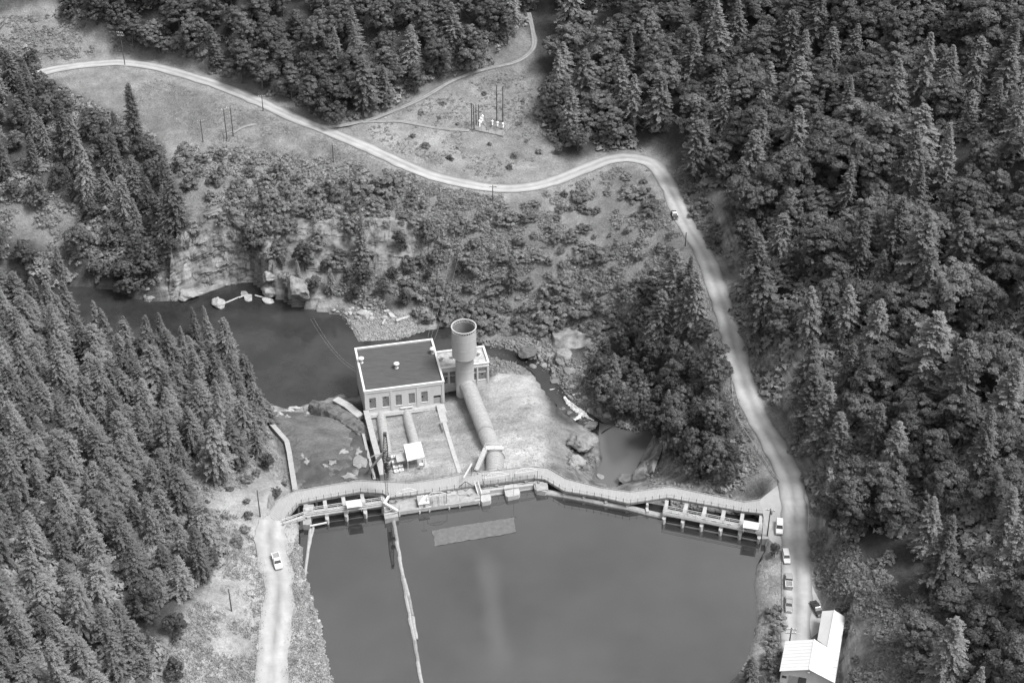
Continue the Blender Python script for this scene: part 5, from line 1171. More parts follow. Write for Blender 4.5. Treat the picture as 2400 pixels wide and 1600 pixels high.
# ------------------------------------------------------------------ garage
gA, gB = at(1909,1497.3,9.6), at(1896.8,1568.3,9.6); gE = at(1981,1445,6.6)
pn = np.cross(gB-gA, gE-gA); pn /= np.linalg.norm(pn)
def onplane(u, v):
    o = np.array([0,0,CAMH]); d = at(u, v, 0)-o; t = np.dot(gA-o, pn)/np.dot(d, pn); return o+d*t
r0, r1 = onplane(1955.8,1429), onplane(1939.7,1516); eb = onplane(1957,1600); valley = r1
le0, le1 = at(1840.6,1501.4,7.0), at(1827,1571.5,7.0)
ext = (gB-gA)/np.linalg.norm(gB-gA)
zl = r0[2]-1.6; rl0, rl1 = at(1927,1431.2,zl), at(1915.6,1498.7,zl)
ga = thing('garage', 'white gabled garage with a longer lower wing, beside the road', 'garage', (gA+gB)/2*[1,1,0]+[0,0,3.4])
def plate(name, pts, m, parent, th=0.12):
    P = [np.array(p) for p in pts]; g = MB(); n = len(P)
    g.add([tuple(p-[0,0,th]) for p in P]+[tuple(p) for p in P], [tuple(range(n-1, -1, -1)), tuple(range(n, 2*n))]+[(i, (i+1) % n, n+(i+1) % n, n+i) for i in range(n)]); o = g.build(name, m, parent)
    return o
rfL = plate('roof', [le1, gB, gA, le0], 'roofwhite', ga)
rfR = plate('roof', [gB, eb, gE, r0, r1, gA], 'roofwhite', ga)
rfW = plate('roof', [rl1, r1, r0, rl0], 'roofwhite', ga)
for k in range(1, 9):                                      # standing seams of the metal roof
    t = k/9
    MB().bar(le0*(1-t)+le1*t+[0,0,0.03], gA*(1-t)+gB*t+[0,0,0.03], 0.05, 0.06).build('roof_seam', 'roofwhite', rfL)
    a = gA*(1-t)+gB*t; q = gE*(1-t)+eb*t; MB().bar(a*0.0+q+[0,0,0.03], (q*0.55+(gA*(1-t)+gB*t)*0.45)+[0,0,0.03], 0.05, 0.06).build('roof_seam', 'roofwhite', rfR)
MB().bar(gA+[0,0,0.06], gB+[0,0,0.06], 0.35, 0.08).build('ridge_cap', 'white', ga); MB().bar(r0+[0,0,0.06], r1+[0,0,0.06], 0.3, 0.08).build('ridge_cap', 'white', ga)
zg = 2.0
def quadwall(name, top, m, parent, th=0.18, nrm=None):
    P = [np.array(p)-[0,0,0.13] for p in top]; B = [np.array([P[0][0], P[0][1], zg]), np.array([P[-1][0], P[-1][1], zg])]
    ring = P+[B[1], B[0]]; off = np.array(nrm)*th; n = len(ring)
    MB().add([tuple(p) for p in ring]+[tuple(p+off) for p in ring], [tuple(range(n)), tuple(range(2*n-1, n-1, -1))]+[(i, n+i, n+(i+1) % n, (i+1) % n) for i in range(n)]).build(name, m, parent)
ins = 0.35; inw = np.array([-ext[0], -ext[1], 0])
cxl = (gB-le1)*[1,1,0]; cxl /= np.linalg.norm(cxl)
quadwall('gable_wall', [le1+inw*ins+cxl*ins, gB+inw*ins, eb+inw*ins-cxl*ins], 'whitewall', ga, 0.18, inw)
quadwall('side_wall', [le0-inw*ins+cxl*ins, le1+inw*(ins+0.2)+cxl*ins], 'whitewall', ga, 0.18, cxl)
quadwall('rear_gable', [le0-inw*ins+cxl*ins, gA-inw*ins, gA-inw*ins+(gE-r0)*0.5], 'whitewall', ga, 0.18, inw)
quadwall('side_wall', [rl0-inw*ins+cxl*ins*0.6, rl1+cxl*ins*0.6], 'whitewall', ga, 0.18, cxl)
quadwall('side_wall', [gE-inw*ins-cxl*ins, eb+inw*(ins+0.2)-cxl*ins], 'whitewall', ga, 0.18, -cxl)
quadwall('rear_gable', [rl0-inw*ins+cxl*ins, r0-inw*ins, gE-inw*ins-cxl*ins], 'whitewall', ga, 0.18, inw)
dd = le1+inw*ins+cxl*ins
def gfront(s0, s1, z0, z1, m, nm_, out=0.05): 
    a, b = dd+cxl*s0, dd+cxl*s1; MB().prism([(a-inw*out)[:2], (b-inw*out)[:2], (b-inw*(out-0.1))[:2], (a-inw*(out-0.1))[:2]], z0, z1).build(nm_, m, ga)
gfront(2.0, 4.2, zg, 6.0, 'conc', 'garage_door', 0.12); gfront(4.3, 6.2, zg, 6.0, 'steel', 'garage_door_opening', 0.06); gfront(0.4, 1.5, 4.6, 5.4, 'glass', 'window', 0.08)
p = gB+inw*0.2-[0,0,0.9]; MB().lathe([(0.32,-0.02),(0.32,0.1),(0.05,0.14)], p-inw*0.3, 10, True).build('gable_vent', 'steel_m', ga)
# ------------------------------------------------------------------ vehicles
def sec(x, w, z0, z1, ch=0.14):
    c = min(ch, (z1-z0)*0.3); return [(x,-w,z0),(x,w,z0),(x,w,z1-c),(x,w-c,z1),(x,-w+c,z1),(x,-w,z1-c)]
def vehicle(name, label, cat, pos, hd, body, style, two=None, L=5.1, Wd=1.9):
    t = thing(name, label, cat, pos, hd); w = Wd/2; h = L/2
    if style == 'pickup': S_ = [(-h,w*.9,.5,.75),(-h+.1,w*.97,.42,1.1),(-0.45,w,.38,1.1),(0.9,w,.38,1.08),(h-.5,w*.96,.4,1.03),(h-.1,w*.9,.45,.95),(h,w*.82,.5,.8)]
    elif style == 'van': S_ = [(-h,w*.9,.5,.95),(-h+.12,w,.42,1.15),(.6,w,.38,1.15),(1.1,w,.38,1.1),(h-.25,w*.95,.42,1.0),(h,w*.85,.5,.85)]
    else: S_ = [(-h,w*.85,.5,.75),(-h+.15,w*.94,.4,.92),(-h+1.1,w,.36,.98),(0,w,.34,1.0),(1.0,w,.34,.98),(h-.4,w*.95,.38,.88),(h,w*.82,.48,.75)]
    bd = MB().loft([sec(*q) for q in S_]).build('body', body, t, True)
    if style == 'sedan': c0, c1, c2, c3, zt = -h+1.0, -h+1.75, .45, 1.15, 1.45
    elif style == 'wagon': c0, c1, c2, c3, zt = -h+0.15, -h+.5, .45, 1.15, 1.5
    elif style == 'van': c0, c1, c2, c3, zt = -h+0.1, -h+.3, .55, 1.15, 1.9
    else: c0, c1, c2, c3, zt = -0.4, -0.25, .75, 1.3, 1.72
    zb = .96 if style in ('sedan', 'wagon') else 1.08
    gl = MB().loft([[(c0,-w*.93,zb),(c0,w*.93,zb),(c3,w*.93,zb),(c3,-w*.93,zb)], [(c1,-w*.78,zt),(c1,w*.78,zt),(c2,w*.78,zt),(c2,-w*.78,zt)]]).build('windows', 'glass', t, True)
    rf = MB().loft([[(c1-.05,-w*.8,zt+.004),(c1-.05,w*.8,zt+.004),(c2+.06,w*.8,zt+.004),(c2+.06,-w*.8,zt+.004)], [(c1+.1,-w*.7,zt+.09),(c1+.1,w*.7,zt+.09),(c2-.1,w*.7,zt+.09),(c2-.1,-w*.7,zt+.09)]]).build('roof', two or body, t, True)
    for s_ in (-1, 1):
        for x0, x1 in ((c0, c1), (c3, c2), ((c0+c3)/2-.1, (c1+c2)/2-.1)): MB().bar((x0, s_*w*.935, zb), (x1, s_*w*.785, zt), .09, .07).build('pillar', two or body, t, True)
    if style == 'van':
        for s_ in (-1, 1): MB().add([(c0-.01,s_*w*.95,zb),(-.2,s_*w*.95,zb),(-.2,s_*w*.8,zt),(c1-.01,s_*w*.8,zt)], [(0,1,2,3) if s_ < 0 else (3,2,1,0)]).build('side_panel', body, t, True)
    if style == 'pickup':
        MB().box((-h/2-.35, 0, 1.105), (h-.75, Wd*.74, .03)).build('bed_floor', 'timber' if body != 'car_white' else 'steel_m', t, True)
        for s_ in (-1, 1): MB().box((-h/2-.3, s_*w*.9, 1.2), (h-.55, .14, .26)).build('bed_side', 'car_white', t, True)
        MB().box((-h+.1, 0, 1.2), (.12, Wd*.82, .26)).build('tailgate', 'car_white', t, True); MB().box((-.58, 0, 1.2), (.1, Wd*.82, .26)).build('bed_head', 'car_white', t, True)
    for x in (-h+.95, h-.95):
        for s_ in (-1, 1):
            wh = MB().tube([(x, s_*(w-.2), .34), (x, s_*(w+.01), .34)], .34, 14).build('wheel', 'rubber', t, True); MB().tube([(x, s_*(w+.005), .34), (x, s_*(w+.03), .34)], .19, 10).build('hub_cap', 'chrome', wh, True)
    for x, n_ in ((h+.06, 'front_bumper'), (-h-.06, 'rear_bumper')): MB().box((x, 0, .52), (.14, Wd*.94, .18)).build(n_, 'chrome', t, True)
    for s_ in (-1, 1):
        MB().tube([(h-.06, s_*w*.62, .72), (h+.03, s_*w*.62, .72)], .1, 8).build('headlight', 'porcelain', t, True)
        MB().box((-h-.01, s_*w*.7, .74), (.05, .22, .12)).build('taillight', 'steel', t, True)
    return t
def heading(u, v, u2, v2, z): a, b = at(u, v, z), at(u2, v2, z); return math.atan2(b[1]-a[1], b[0]-a[0])
def vp(u, v): p = hit(u, v); q = p.copy(); q[2] = p[2]+0.2; return q
vehicle('parked_van', 'white carryall van parked nearest the utility pole at the dam end', 'van', vp(1826,1240), heading(1826,1220,1825,1252,2.4), 'car_white', 'van', L=5.2, Wd=2.0)
vehicle('parked_car', 'white station wagon parked second in the roadside row', 'car', vp(1842,1308), heading(1840,1294,1845,1323,2.4), 'car_white', 'wagon')
vehicle('pickup_truck', 'grey pickup truck with white-edged bed parked between the wagon and the sedan', 'pickup truck', vp(1848,1366), heading(1848,1380,1847,1348,2.4), 'car_mid', 'pickup', L=5.4, Wd=2.0)
vehicle('parked_car', 'grey sedan with dark rear window parked last in the roadside row', 'car', vp(1848,1420), heading(1848,1404,1848,1436,2.4), 'car_mid', 'sedan', L=5.3)
vehicle('parked_car', 'dark sedan parked at an angle beside the garage wing', 'car', vp(1914,1430), heading(1905,1415,1922,1445,2.4), 'car_dark', 'sedan', L=5.2)
vehicle('pickup_truck', 'white pickup truck on the gravel track of the left bank', 'pickup truck', vp(650,1320), heading(645,1298,656,1338,2.6), 'car_white', 'pickup', L=5.6, Wd=2.1)
vehicle('road_car', 'small dark car with pale roof driving on the hillside road', 'car', vp(1581,508), heading(1578,498,1584,518,3.4), 'car_dark', 'sedan', two='car_white', L=4.8)
# ------------------------------------------------------------------ poles
def pole(base, top, label, arms=1, lean=True, group='utility poles', name='utility_pole', m='pole', hlim=None):
    p = hit(*base); k = (p[1])*math.tan(PITCH+math.atan((top[1]-800)/FPX)); h = max(4.0, CAMH-k-p[2])
    if hlim: h = min(h, hlim)
    t = thing(name, label, 'utility pole', p, random.uniform(-.3, .3), group)
    MB().tube([(0,0,-0.4),(0,0,h)], [.2, .13], 7).build('pole', m, t, True)
    for k in range(arms):
        z = h-0.5-k*1.3; MB().box((0, -.16, z), (2.6, .13, .16)).build('crossarm', 'timber', t, True)
        for x in (-1.15, -.45, .45, 1.15): MB().lathe([(.05,.0),(.09,.1),(.05,.2),(.08,.28),(.02,.34)], (x, -.16, z+.08), 6, True).build('insulator', 'porcelain', t, True)
    return t, p, h
pole((293,153),(279,74),'tall utility pole with white insulators at the top of the road bend',2)
pole((617,261),(613,223),'utility pole at the road edge above the timber pole frame',1)
pole((476,333),(469,281),'utility pole left of the timber pole frame on the far hillside',1)
pole((782,384),(777,337),'thin utility pole below the road left of the rock band',1)
t, p, h = pole((1155,471),(1155,434),'utility pole with a street lamp below the hillside road',1)
MB().bar((0,0,h-.9),(1.2,0,h-.7),.06).build('lamp_arm','steel_m',t,True); MB().lathe([(.02,.1),(.2,0),(.2,-.06)],(1.2,0,h-.75),8,True).build('lamp_shade','steel',t,True)
pole((1606,577),(1606,545),'short dark pole beside the road near the driving car',0)
t, p, h = pole((1798,1256),(1808.5,1191.5),'utility pole with transformer at the right end of the dam',1)
MB().tube([(.35,0,h-1.9),(.35,0,h-.9)],.28,10).build('pole_transformer','steel_m',t,True)
t, p, h = pole((1850,1506),(1857,1470),'utility pole with two crossarms rising beside the garage',2,hlim=9)
MB().bar((0,0,h-1.9),(2.4,-.3,h-1.7),.07).build('lamp_arm','white',t,True)
pole((610,1210),(604,1148),'dark utility pole standing at the left end of the bridge',0)
pole((543,1431),(536,1380),'bare utility pole on the dry grass bank left of the track',0)
hf = hit(532,326); hg = thing('pole_frame','two-legged timber pole frame with crossarms on the far hillside','pole frame',hf)
hh = CAMH-hf[1]*math.tan(PITCH+math.atan((256-800)/FPX))-hf[2]
q2 = np.array([2.2,1.5,0])
for o_ in (np.zeros(3), q2): MB().tube([o_+[0,0,-.5], o_+[0,0,hh]], [.22,.15], 7).build('pole','pole',hg,True)
for z in (hh-.2, hh-3.2, 2.4): MB().bar(-q2*.5+[0,0,z], q2*1.5+[0,0,z], .18).build('crossarm','timber_l',hg,True)
for k in range(3): MB().tube([(-1.0+k*1.0,-1.2,-.2),(-1.0+k*1.0,-1.2,3.4 if k == 0 else 1.0)], .1, 6).build('guy_anchor','pole',hg,True)
for k in (0.1, 0.5, 0.9): MB().lathe([(.05,.0),(.12,.12),(.05,.24),(.1,.36),(.02,.5)], -q2*.5+q2*2*k+[0,0,hh], 6, True).build('insulator','porcelain',hg,True)
# ------------------------------------------------------------------ substation
sc_ = [hit(u, v) for u, v in ((1097,303),(1178,322),(1201,290),(1134,276))]; cen = sum(sc_)/4
SZ = float(np.mean([q[2] for q in sc_])); sc_ = [np.array([q[0], q[1], SZ+0.12]) for q in sc_]
sf = thing('substation_fence', 'thin wire fence around the small gravel substation yard', 'fence', cen*[1,1,0]+[0,0,SZ])
MB().prism([q[:2] for q in sc_], SZ-3.5, SZ+0.12).build('gravel_pad', mat('substation_gravel', 0.19, 0.95, 0.2, 1.5, 0.04), sf)
M['mesh'] = M['wire']
for i in range(4):
    a, b = sc_[i], sc_[(i+1) % 4]; L = np.linalg.norm(b-a); n = int(L/2.4)
    for k in range(n): p = a+(b-a)*k/n; MB().bar(p, p+[0,0,2.1], .08).build('fence_post', 'steel_m', sf)
    for h in (2.05, 1.4, .75, .1): MB().bar(a+[0,0,h], b+[0,0,h], .035).build('fence_wire', 'wire', sf)
def insul(u, v, label, hgt=2.0):
    p = at(u, v, SZ+0.12); t = thing('insulator_post', label, 'insulator', p, 0, 'white insulator posts in the substation')
    for s_ in (-.4, .4): MB().bar((s_, 0, 0), (s_*.3, 0, hgt*.45), .1).build('leg', 'steel_m', t, True)
    prof = []
    for k in range(7): prof += [(.16, hgt*.4+k*hgt*.07), (.3, hgt*.4+k*hgt*.07+.05)]
    MB().lathe(prof, (0,0,0), 10, True).build('insulator_stack', 'porcelain', t, True)
    MB().lathe([(.2,hgt*.9),(.42,hgt*.97),(.42,hgt*1.1),(.2,hgt*1.2)], (0,0,0), 10, True).build('cap', 'porcelain', t, True)
insul(1154,298,'leftmost of the three white domed insulators in the middle of the substation',2.4); insul(1166,301,'middle one of the three white domed insulators in the substation',2.4); insul(1179,304,'rightmost of the three white domed insulators, below the tall H-frame',2.4)
insul(1124,304,'tall white insulator at the front of the dark pole cluster',3.4); insul(1127,296,'white insulator in the middle of the dark pole cluster',3.2); insul(1131,291,'white insulator at the back beside the dark pole cluster',3.2)
def hframe(label, feet, tops, arms):
    F_ = [at(u, v, SZ) for u, v in feet]; t = thing('pole_frame', label, 'pole frame', F_[0]); H_ = [CAMH-q[1]*math.tan(PITCH+math.atan((tv-800)/FPX)) for q, (tu, tv) in zip(F_, tops)]
    for q, z in zip(F_, H_): MB().tube([q-[0,0,.5], (q[0], q[1], z)], [.24,.16], 7).build('pole', 'pole', t)
    a, b = F_[0], F_[-1]; d = (b-a)*[1,1,0]; d = d/np.linalg.norm(d)
    for z in arms: MB().bar((a-d*1.4)*[1,1,0]+[0,0,SZ+z], (b+d*1.4)*[1,1,0]+[0,0,SZ+z], .18).build('crossarm', 'timber_l', t)
    return t, F_, H_
hframe('tall H-frame of two dark poles at the back of the substation', [(1164.5,285),(1178.7,289)], [(1165,199),(1180,203)], (5.0, 12.0))
t, F_, H_ = hframe('cluster of four dark poles with slanting braces at the left of the substation', [(1106,300),(1111,304),(1116,293),(1122,296)], [(1106,242),(1111,246),(1116,244),(1122,245)], (9.0,))
for z in (5.0, 8.0): MB().bar(F_[0]+[0,0,z-.8], F_[3]+[0,0,z+1.2], .18).build('brace', 'timber_l', t)
# ------------------------------------------------------------------ roadside fence on the right
wf_ = thing('guard_fence', 'low pale guard fence along the outer edge of the road above the pool', 'fence', hit(1735,985))
GP = [(1715,888),(1716,930),(1724,975),(1736,1000),(1756,1030),(1780,1065),(1806,1105),(1826,1132)]
G_ = [hit(*q) for q in GP]; G_ = along(G_, 2.2)
for p in G_: MB().bar(p-[0,0,.3], p+[0,0,.95], .16).build('post', 'timber_l', wf_)
for a, b in zip(G_[:-1], G_[1:]): MB().bar(a+[0,0,.8], b+[0,0,.8], .1, .2).build('rail', 'timber_l', wf_)
kb = thing('timber_kerb', 'straight timber kerb between the parked cars and the reservoir bank', 'kerb', hit(1833,1400))
K_ = [hit(1833,1290+k*27) for k in range(8)]
for a, b in zip(K_[:-1], K_[1:]): MB().bar(a+[0,0,.18], a+(b-a)*.97+[0,0,.18], .3, .34).build('kerb_timber', 'timber', kb)
# ------------------------------------------------------------------ overhead wires
def cat(a, b, sag): return [a*(1-t)+b*t-[0,0,4*sag*t*(1-t)] for t in np.linspace(0, 1, 18)]
for i, (a, b, sg, lab) in enumerate([((832,862,-14),(735,745,-6),3,'power line from the powerhouse corner across the dark river'),((834,870,-15),(728,748,-7),3,'lower power line from the powerhouse across the dark river'),
        ((1003,790,-13),(1045,500,8),3,'left wire from the powerhouse roof up the hillside'),((1010,792,-13),(1075,495,8),3,'middle wire from the powerhouse roof up the hillside'),((1018,796,-13),(1100,490,8),3,'right wire from the powerhouse roof up the hillside')]):
    A, B = at(*a), at(*b); t = MB().tube([p-A for p in cat(A, B, sg)], .02, 4).build('power_line', 'wire'); t.location = A; tag(t, lab, 'wire')
# ------------------------------------------------------------------ vegetation
def conifer_arrays(seed, Ht, R, droop=0.35, nbr=420, base=0.06, sparse=0.0, power=0.8):
    """boughs set in a loose spiral, each a narrow spine carrying many small drooping sprays"""
    r_ = np.random.default_rng(seed); V = []; T = []; F = []; lop = r_.uniform(0, 6.28); lk = r_.uniform(.05,.25); ph = r_.uniform(0, 50)
    for j in range(nbr):
        t = min(0.995, ((j+r_.random())/nbr)**0.9); az = 2.39996*j+r_.uniform(-.5,.5)
        if r_.random() < sparse: continue
        prof = (1-t)**power*(0.78+0.22*min(1, t/0.25)); irr = 1+1.0*float(fbm(np.array(az*.9+ph), np.array(t*8.0+ph), 1.0, 3))
        L = max(.3, R*prof*irr*r_.uniform(.6,1.12)*(1+lk*math.cos(az-lop))+.12); z0 = Ht*(base+(0.99-base)*t)
        ca, sa = math.cos(az), math.sin(az); o3 = np.array([ca, sa, 0]); sd = np.array([-sa, ca, 0]); d = droop*r_.uniform(.6,1.5)*(1-.6*t); lift = .08+1.4*max(0, t-.75); tb_ = r_.uniform(0,.7)
        def cpt(s): return o3*(L*s)+np.array([0, 0, z0+L*(lift*s-d*s*s+.2*max(0, s-.7))])
        pts = [cpt(s) for s in (.1,.4,.7,1.0)]; o = len(V); w = .10+.035*L
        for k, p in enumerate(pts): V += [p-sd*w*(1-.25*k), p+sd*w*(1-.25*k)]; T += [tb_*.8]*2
        for k in range(3): a = o+2*k; F += [(a, a+1, a+3), (a, a+3, a+2)]
        m = 7+int(L*3.2)
        for k in range(m):
            s = .18+.82*(k+r_.random())/m; c = cpt(s); sg = 1 if k % 2 else -1
            l = (.34+.30*L*(1.05-s))*r_.uniform(.6,1.25); l = min(l, 1.25)
            dr = o3*r_.uniform(.3,1.0)+sd*sg*r_.uniform(.5,1.1)+np.array([0,0,r_.uniform(-.75,.1)]); dr /= np.linalg.norm(dr)
            wv = np.cross(dr, [0,0,1.0]); wv /= np.linalg.norm(wv)+1e-6; wv = wv*l*r_.uniform(.22,.36)+np.array([0,0,r_.uniform(-.08,.08)])
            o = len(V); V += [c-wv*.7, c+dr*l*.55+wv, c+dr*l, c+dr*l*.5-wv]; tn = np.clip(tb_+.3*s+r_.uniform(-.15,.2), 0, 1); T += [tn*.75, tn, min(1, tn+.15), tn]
            F += [(o, o+1, o+2), (o, o+2, o+3)]
    return np.array(V), np.array(F), np.array(T)
def trunk_arrays(Ht, r0, n=7, seed=0, bare=0.98):
    b = MB(); r_ = random.Random(seed); P = [(r_.uniform(-.15,.15)*(i > 0), r_.uniform(-.15,.15)*(i > 0), Ht*bare*i/5-(1.0 if i == 0 else 0)) for i in range(6)]
    b.tube(P, [r0*1.25, r0, r0*.8, r0*.6, r0*.35, r0*.08], n); return b
def leaf_cloud(centers, radii, per, size, r_, outward, tone_c, flat_=0.75):
    """many small leaf faces in clumps; every clump has its own tone"""
    V = []; T = []
    n = len(centers); C_ = np.repeat(centers, per, 0); Rr = np.repeat(radii, per)[:,None]
    d = r_.normal(size=(n*per, 3)); d /= np.linalg.norm(d, axis=1)[:,None]; d[:,2] = np.abs(d[:,2])*0.9-0.25
    pos = C_+d*Rr*(0.55+0.5*r_.random((n*per, 1)))*[1,1,flat_]
    nrm = d+np.repeat(outward, per, 0)*0.7+[0,0,0.35]+r_.normal(size=(n*per, 3))*0.45; nrm /= np.linalg.norm(nrm, axis=1)[:,None]
    up = r_.normal(size=(n*per, 3)); a = np.cross(nrm, up); a /= np.linalg.norm(a, axis=1)[:,None]; b = np.cross(nrm, a)
    s = size*r_.uniform(.55,1.3,(n*per,1))
    P = np.stack([pos-a*s*.5-b*s*.35, pos+a*s*.5-b*s*.25, pos+b*s*.75], 1)
    tn = np.clip(np.repeat(tone_c, per)+r_.uniform(-.18,.18,n*per), 0, 1)
    return P.reshape(-1, 3), np.arange(n*per*3).reshape(-1, 3), np.repeat(tn, 3)
def broadleaf_arrays(seed, Ht, R, nclump=90, per=80, size=0.62, base=0.14):
    r_ = np.random.default_rng(seed); lobes = []
    nl = 10
    for k in range(nl):
        a = 6.283*k/nl+r_.uniform(-.4,.4); rr = R*r_.uniform(.3,.7); lobes.append((np.array([rr*math.cos(a), rr*math.sin(a), Ht*r_.uniform(.28,.76)]), R*r_.uniform(.28,.5)))
    lobes.append((np.array([0, 0, Ht*.78]), R*.55)); lobes.append((np.array([r_.uniform(-1,1), r_.uniform(-1,1), Ht*.55]), R*.6))
    C_, Rd, O, Tn = [], [], [], []
    for k in range(nclump):
        c, lr = lobes[r_.integers(len(lobes))]; d = r_.normal(size=3); d /= np.linalg.norm(d); d[2] = abs(d[2])*1.1-0.45
        p = c+d*lr*[1,1,1.05*Ht/(2.2*R) if Ht > 2*R else 1.0]*r_.uniform(.62,1.12)
        p[2] = max(p[2], Ht*base); C_.append(p); Rd.append(r_.uniform(.6,1.1)); O.append(d); Tn.append(np.clip(0.5+r_.uniform(-.4,.4), 0, 1))
    V, F, T = leaf_cloud(np.array(C_), np.array(Rd), per, size, r_, np.array(O), np.array(Tn))
    lb = MB()
    for c, lr in lobes[:6]: lb.tube([(0,0,Ht*.25), tuple(c*[.5,.5,.85]), tuple(c)], [.22,.15,.05], 5)
    return V, F, T, lb
FIR = []
for i, (H_, R_, dr, wh, ba, sp_r, pw) in enumerate([(24,5.0,.34,430,.05,.0,.75),(24,4.4,.28,400,.06,.04,.62),(24,5.8,.45,460,.04,.04,.8),(24,4.2,.32,380,.08,.10,.55),(24,5.2,.55,420,.06,.08,.5),(24,6.2,.38,430,.10,.06,.6),(24,4.8,.24,430,.04,.0,.9),(24,5.4,.6,360,.08,.2,.45),(24,5.6,.4,440,.03,.03,.68)]):
    V, F, T = conifer_arrays(50+i, H_, R_, dr, wh, ba, sp_r, pw)
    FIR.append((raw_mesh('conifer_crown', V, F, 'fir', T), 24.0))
TRK = [trunk_arrays(24, .32, 7, 5+k) for k in range(2)]
def mbmesh(b, name, m):
    me = bpy.data.meshes.new(name); me.from_pydata(b.v, [], b.f); me.update(); me.materials.append(M[m]); return me
TRUNK = [mbmesh(b, 'conifer_trunk', 'bark') for b in TRK]
# grey dead or thin conifer
V, F, T = conifer_arrays(91, 24, 4.2, .6, 260, .12, .2, .6); SNAG = raw_mesh('thin_conifer_crown', V, F, mat_leaf('thin_lichen_foliage', 0.19, .2, .3), T)
LEAF = []; LIMB = []
for i, (H_, R_, nc, sz) in enumerate([(16,6.5,330,.42),(16,5.4,270,.4),(16,7.2,380,.42),(16,4.8,240,.4),(16,6.0,310,.42),(16,7.8,420,.44),(16,6.8,340,.42)]):
    V, F, T, lb = broadleaf_arrays(300+i, H_, R_, nc, 54, sz); LEAF.append(raw_mesh('broadleaf_crown', V, F, 'leaf', T))
    tb_ = trunk_arrays(H_*.62, .34, 7, 40+i); lb.add(tb_.v, tb_.f); LIMB.append(mbmesh(lb, 'broadleaf_trunk', 'bark'))
BUSH = []; STEM = []
for i, (H_, R_, nc) in enumerate([(3,1.9,44),(3,2.4,52),(3,1.6,38),(3,2.1,46),(3,2.8,60),(3,2.3,50)]):
    r_ = np.random.default_rng(700+i); d = r_.normal(size=(nc, 3)); d /= np.linalg.norm(d, axis=1)[:,None]; d[:,2] = np.abs(d[:,2])
    C_ = d*[R_*.8, R_*.8, H_*.72]*r_.uniform(.3,1.25,(nc,1))+[0,0,.25]; V, F, T = leaf_cloud(C_, r_.uniform(.35,.65,nc), 46, .33, r_, d, np.clip(.5+r_.uniform(-.45,.45,nc), 0, 1))
    BUSH.append(raw_mesh('shrub_foliage', V, F, 'bush', T)); b = MB()
    for k in range(4): b.tube([(0,0,-.3), tuple(C_[k]*.5), tuple(C_[k])], [.09,.06,.02], 4)
    STEM.append(mbmesh(b, 'shrub_stem', 'bark'))
COUNT = {'conifer': 0, 'broadleaf': 0, 'shrub': 0}
def plant(kind, p, h, wr=1.0, label='', group=None, var=None):
    if kind == 'conifer':
        cm = (FIR[rng.integers(len(FIR))] if p[0] > -60 else FIR[(1,3,4,5,7,8,0)[rng.integers(7)]])[0] if var is None else FIR[var][0]; tm = TRUNK[rng.integers(2)]; s = h/24.0; nm_, cat_, crown = ('conifer_tree', 'conifer', 'crown') if h >= 17 else ('young_conifer_tree', 'young conifer', 'crown')
    elif kind == 'snag': cm = SNAG; tm = TRUNK[0]; s = h/24.0; nm_, cat_, crown = 'thin_conifer_tree', 'conifer', 'crown'
    elif kind == 'broadleaf':
        i = rng.integers(len(LEAF)) if var is None else var; cm = LEAF[i]; tm = LIMB[i]; s = h/16.0; nm_, cat_, crown = 'broadleaf_tree', 'broadleaf tree', 'crown'
    else:
        i = rng.integers(len(BUSH)) if var is None else var; cm = BUSH[i]; tm = STEM[i]; s = h/3.0; nm_, cat_, crown = 'shrub', 'shrub', 'foliage'
    t = bpy.data.objects.new(nm_, None); COL.objects.link(t); t.empty_display_size = .5
    t.location = (float(p[0]), float(p[1]), float(p[2])-0.1*s); t.rotation_euler = (float(rng.uniform(-.055,.055)), float(rng.uniform(-.055,.055)), float(rng.uniform(0, 6.283))); t.scale = (s*wr*float(rng.uniform(.85,1.18)), s*wr*float(rng.uniform(.85,1.18)), s)
    tag(t, label, cat_, group)
    for nme, me in ((crown, cm), ('trunk' if kind not in ('shrub',) else 'stem', tm)):
        c = bpy.data.objects.new(nme, me); COL.objects.link(c); c.parent = t
    COUNT[cat_] = COUNT.get(cat_, 0)+1
    return t
taken = []; TK = np.zeros((3000, 3))
def take(x, y, r): TK[len(taken)] = (x, y, r); taken.append(1)
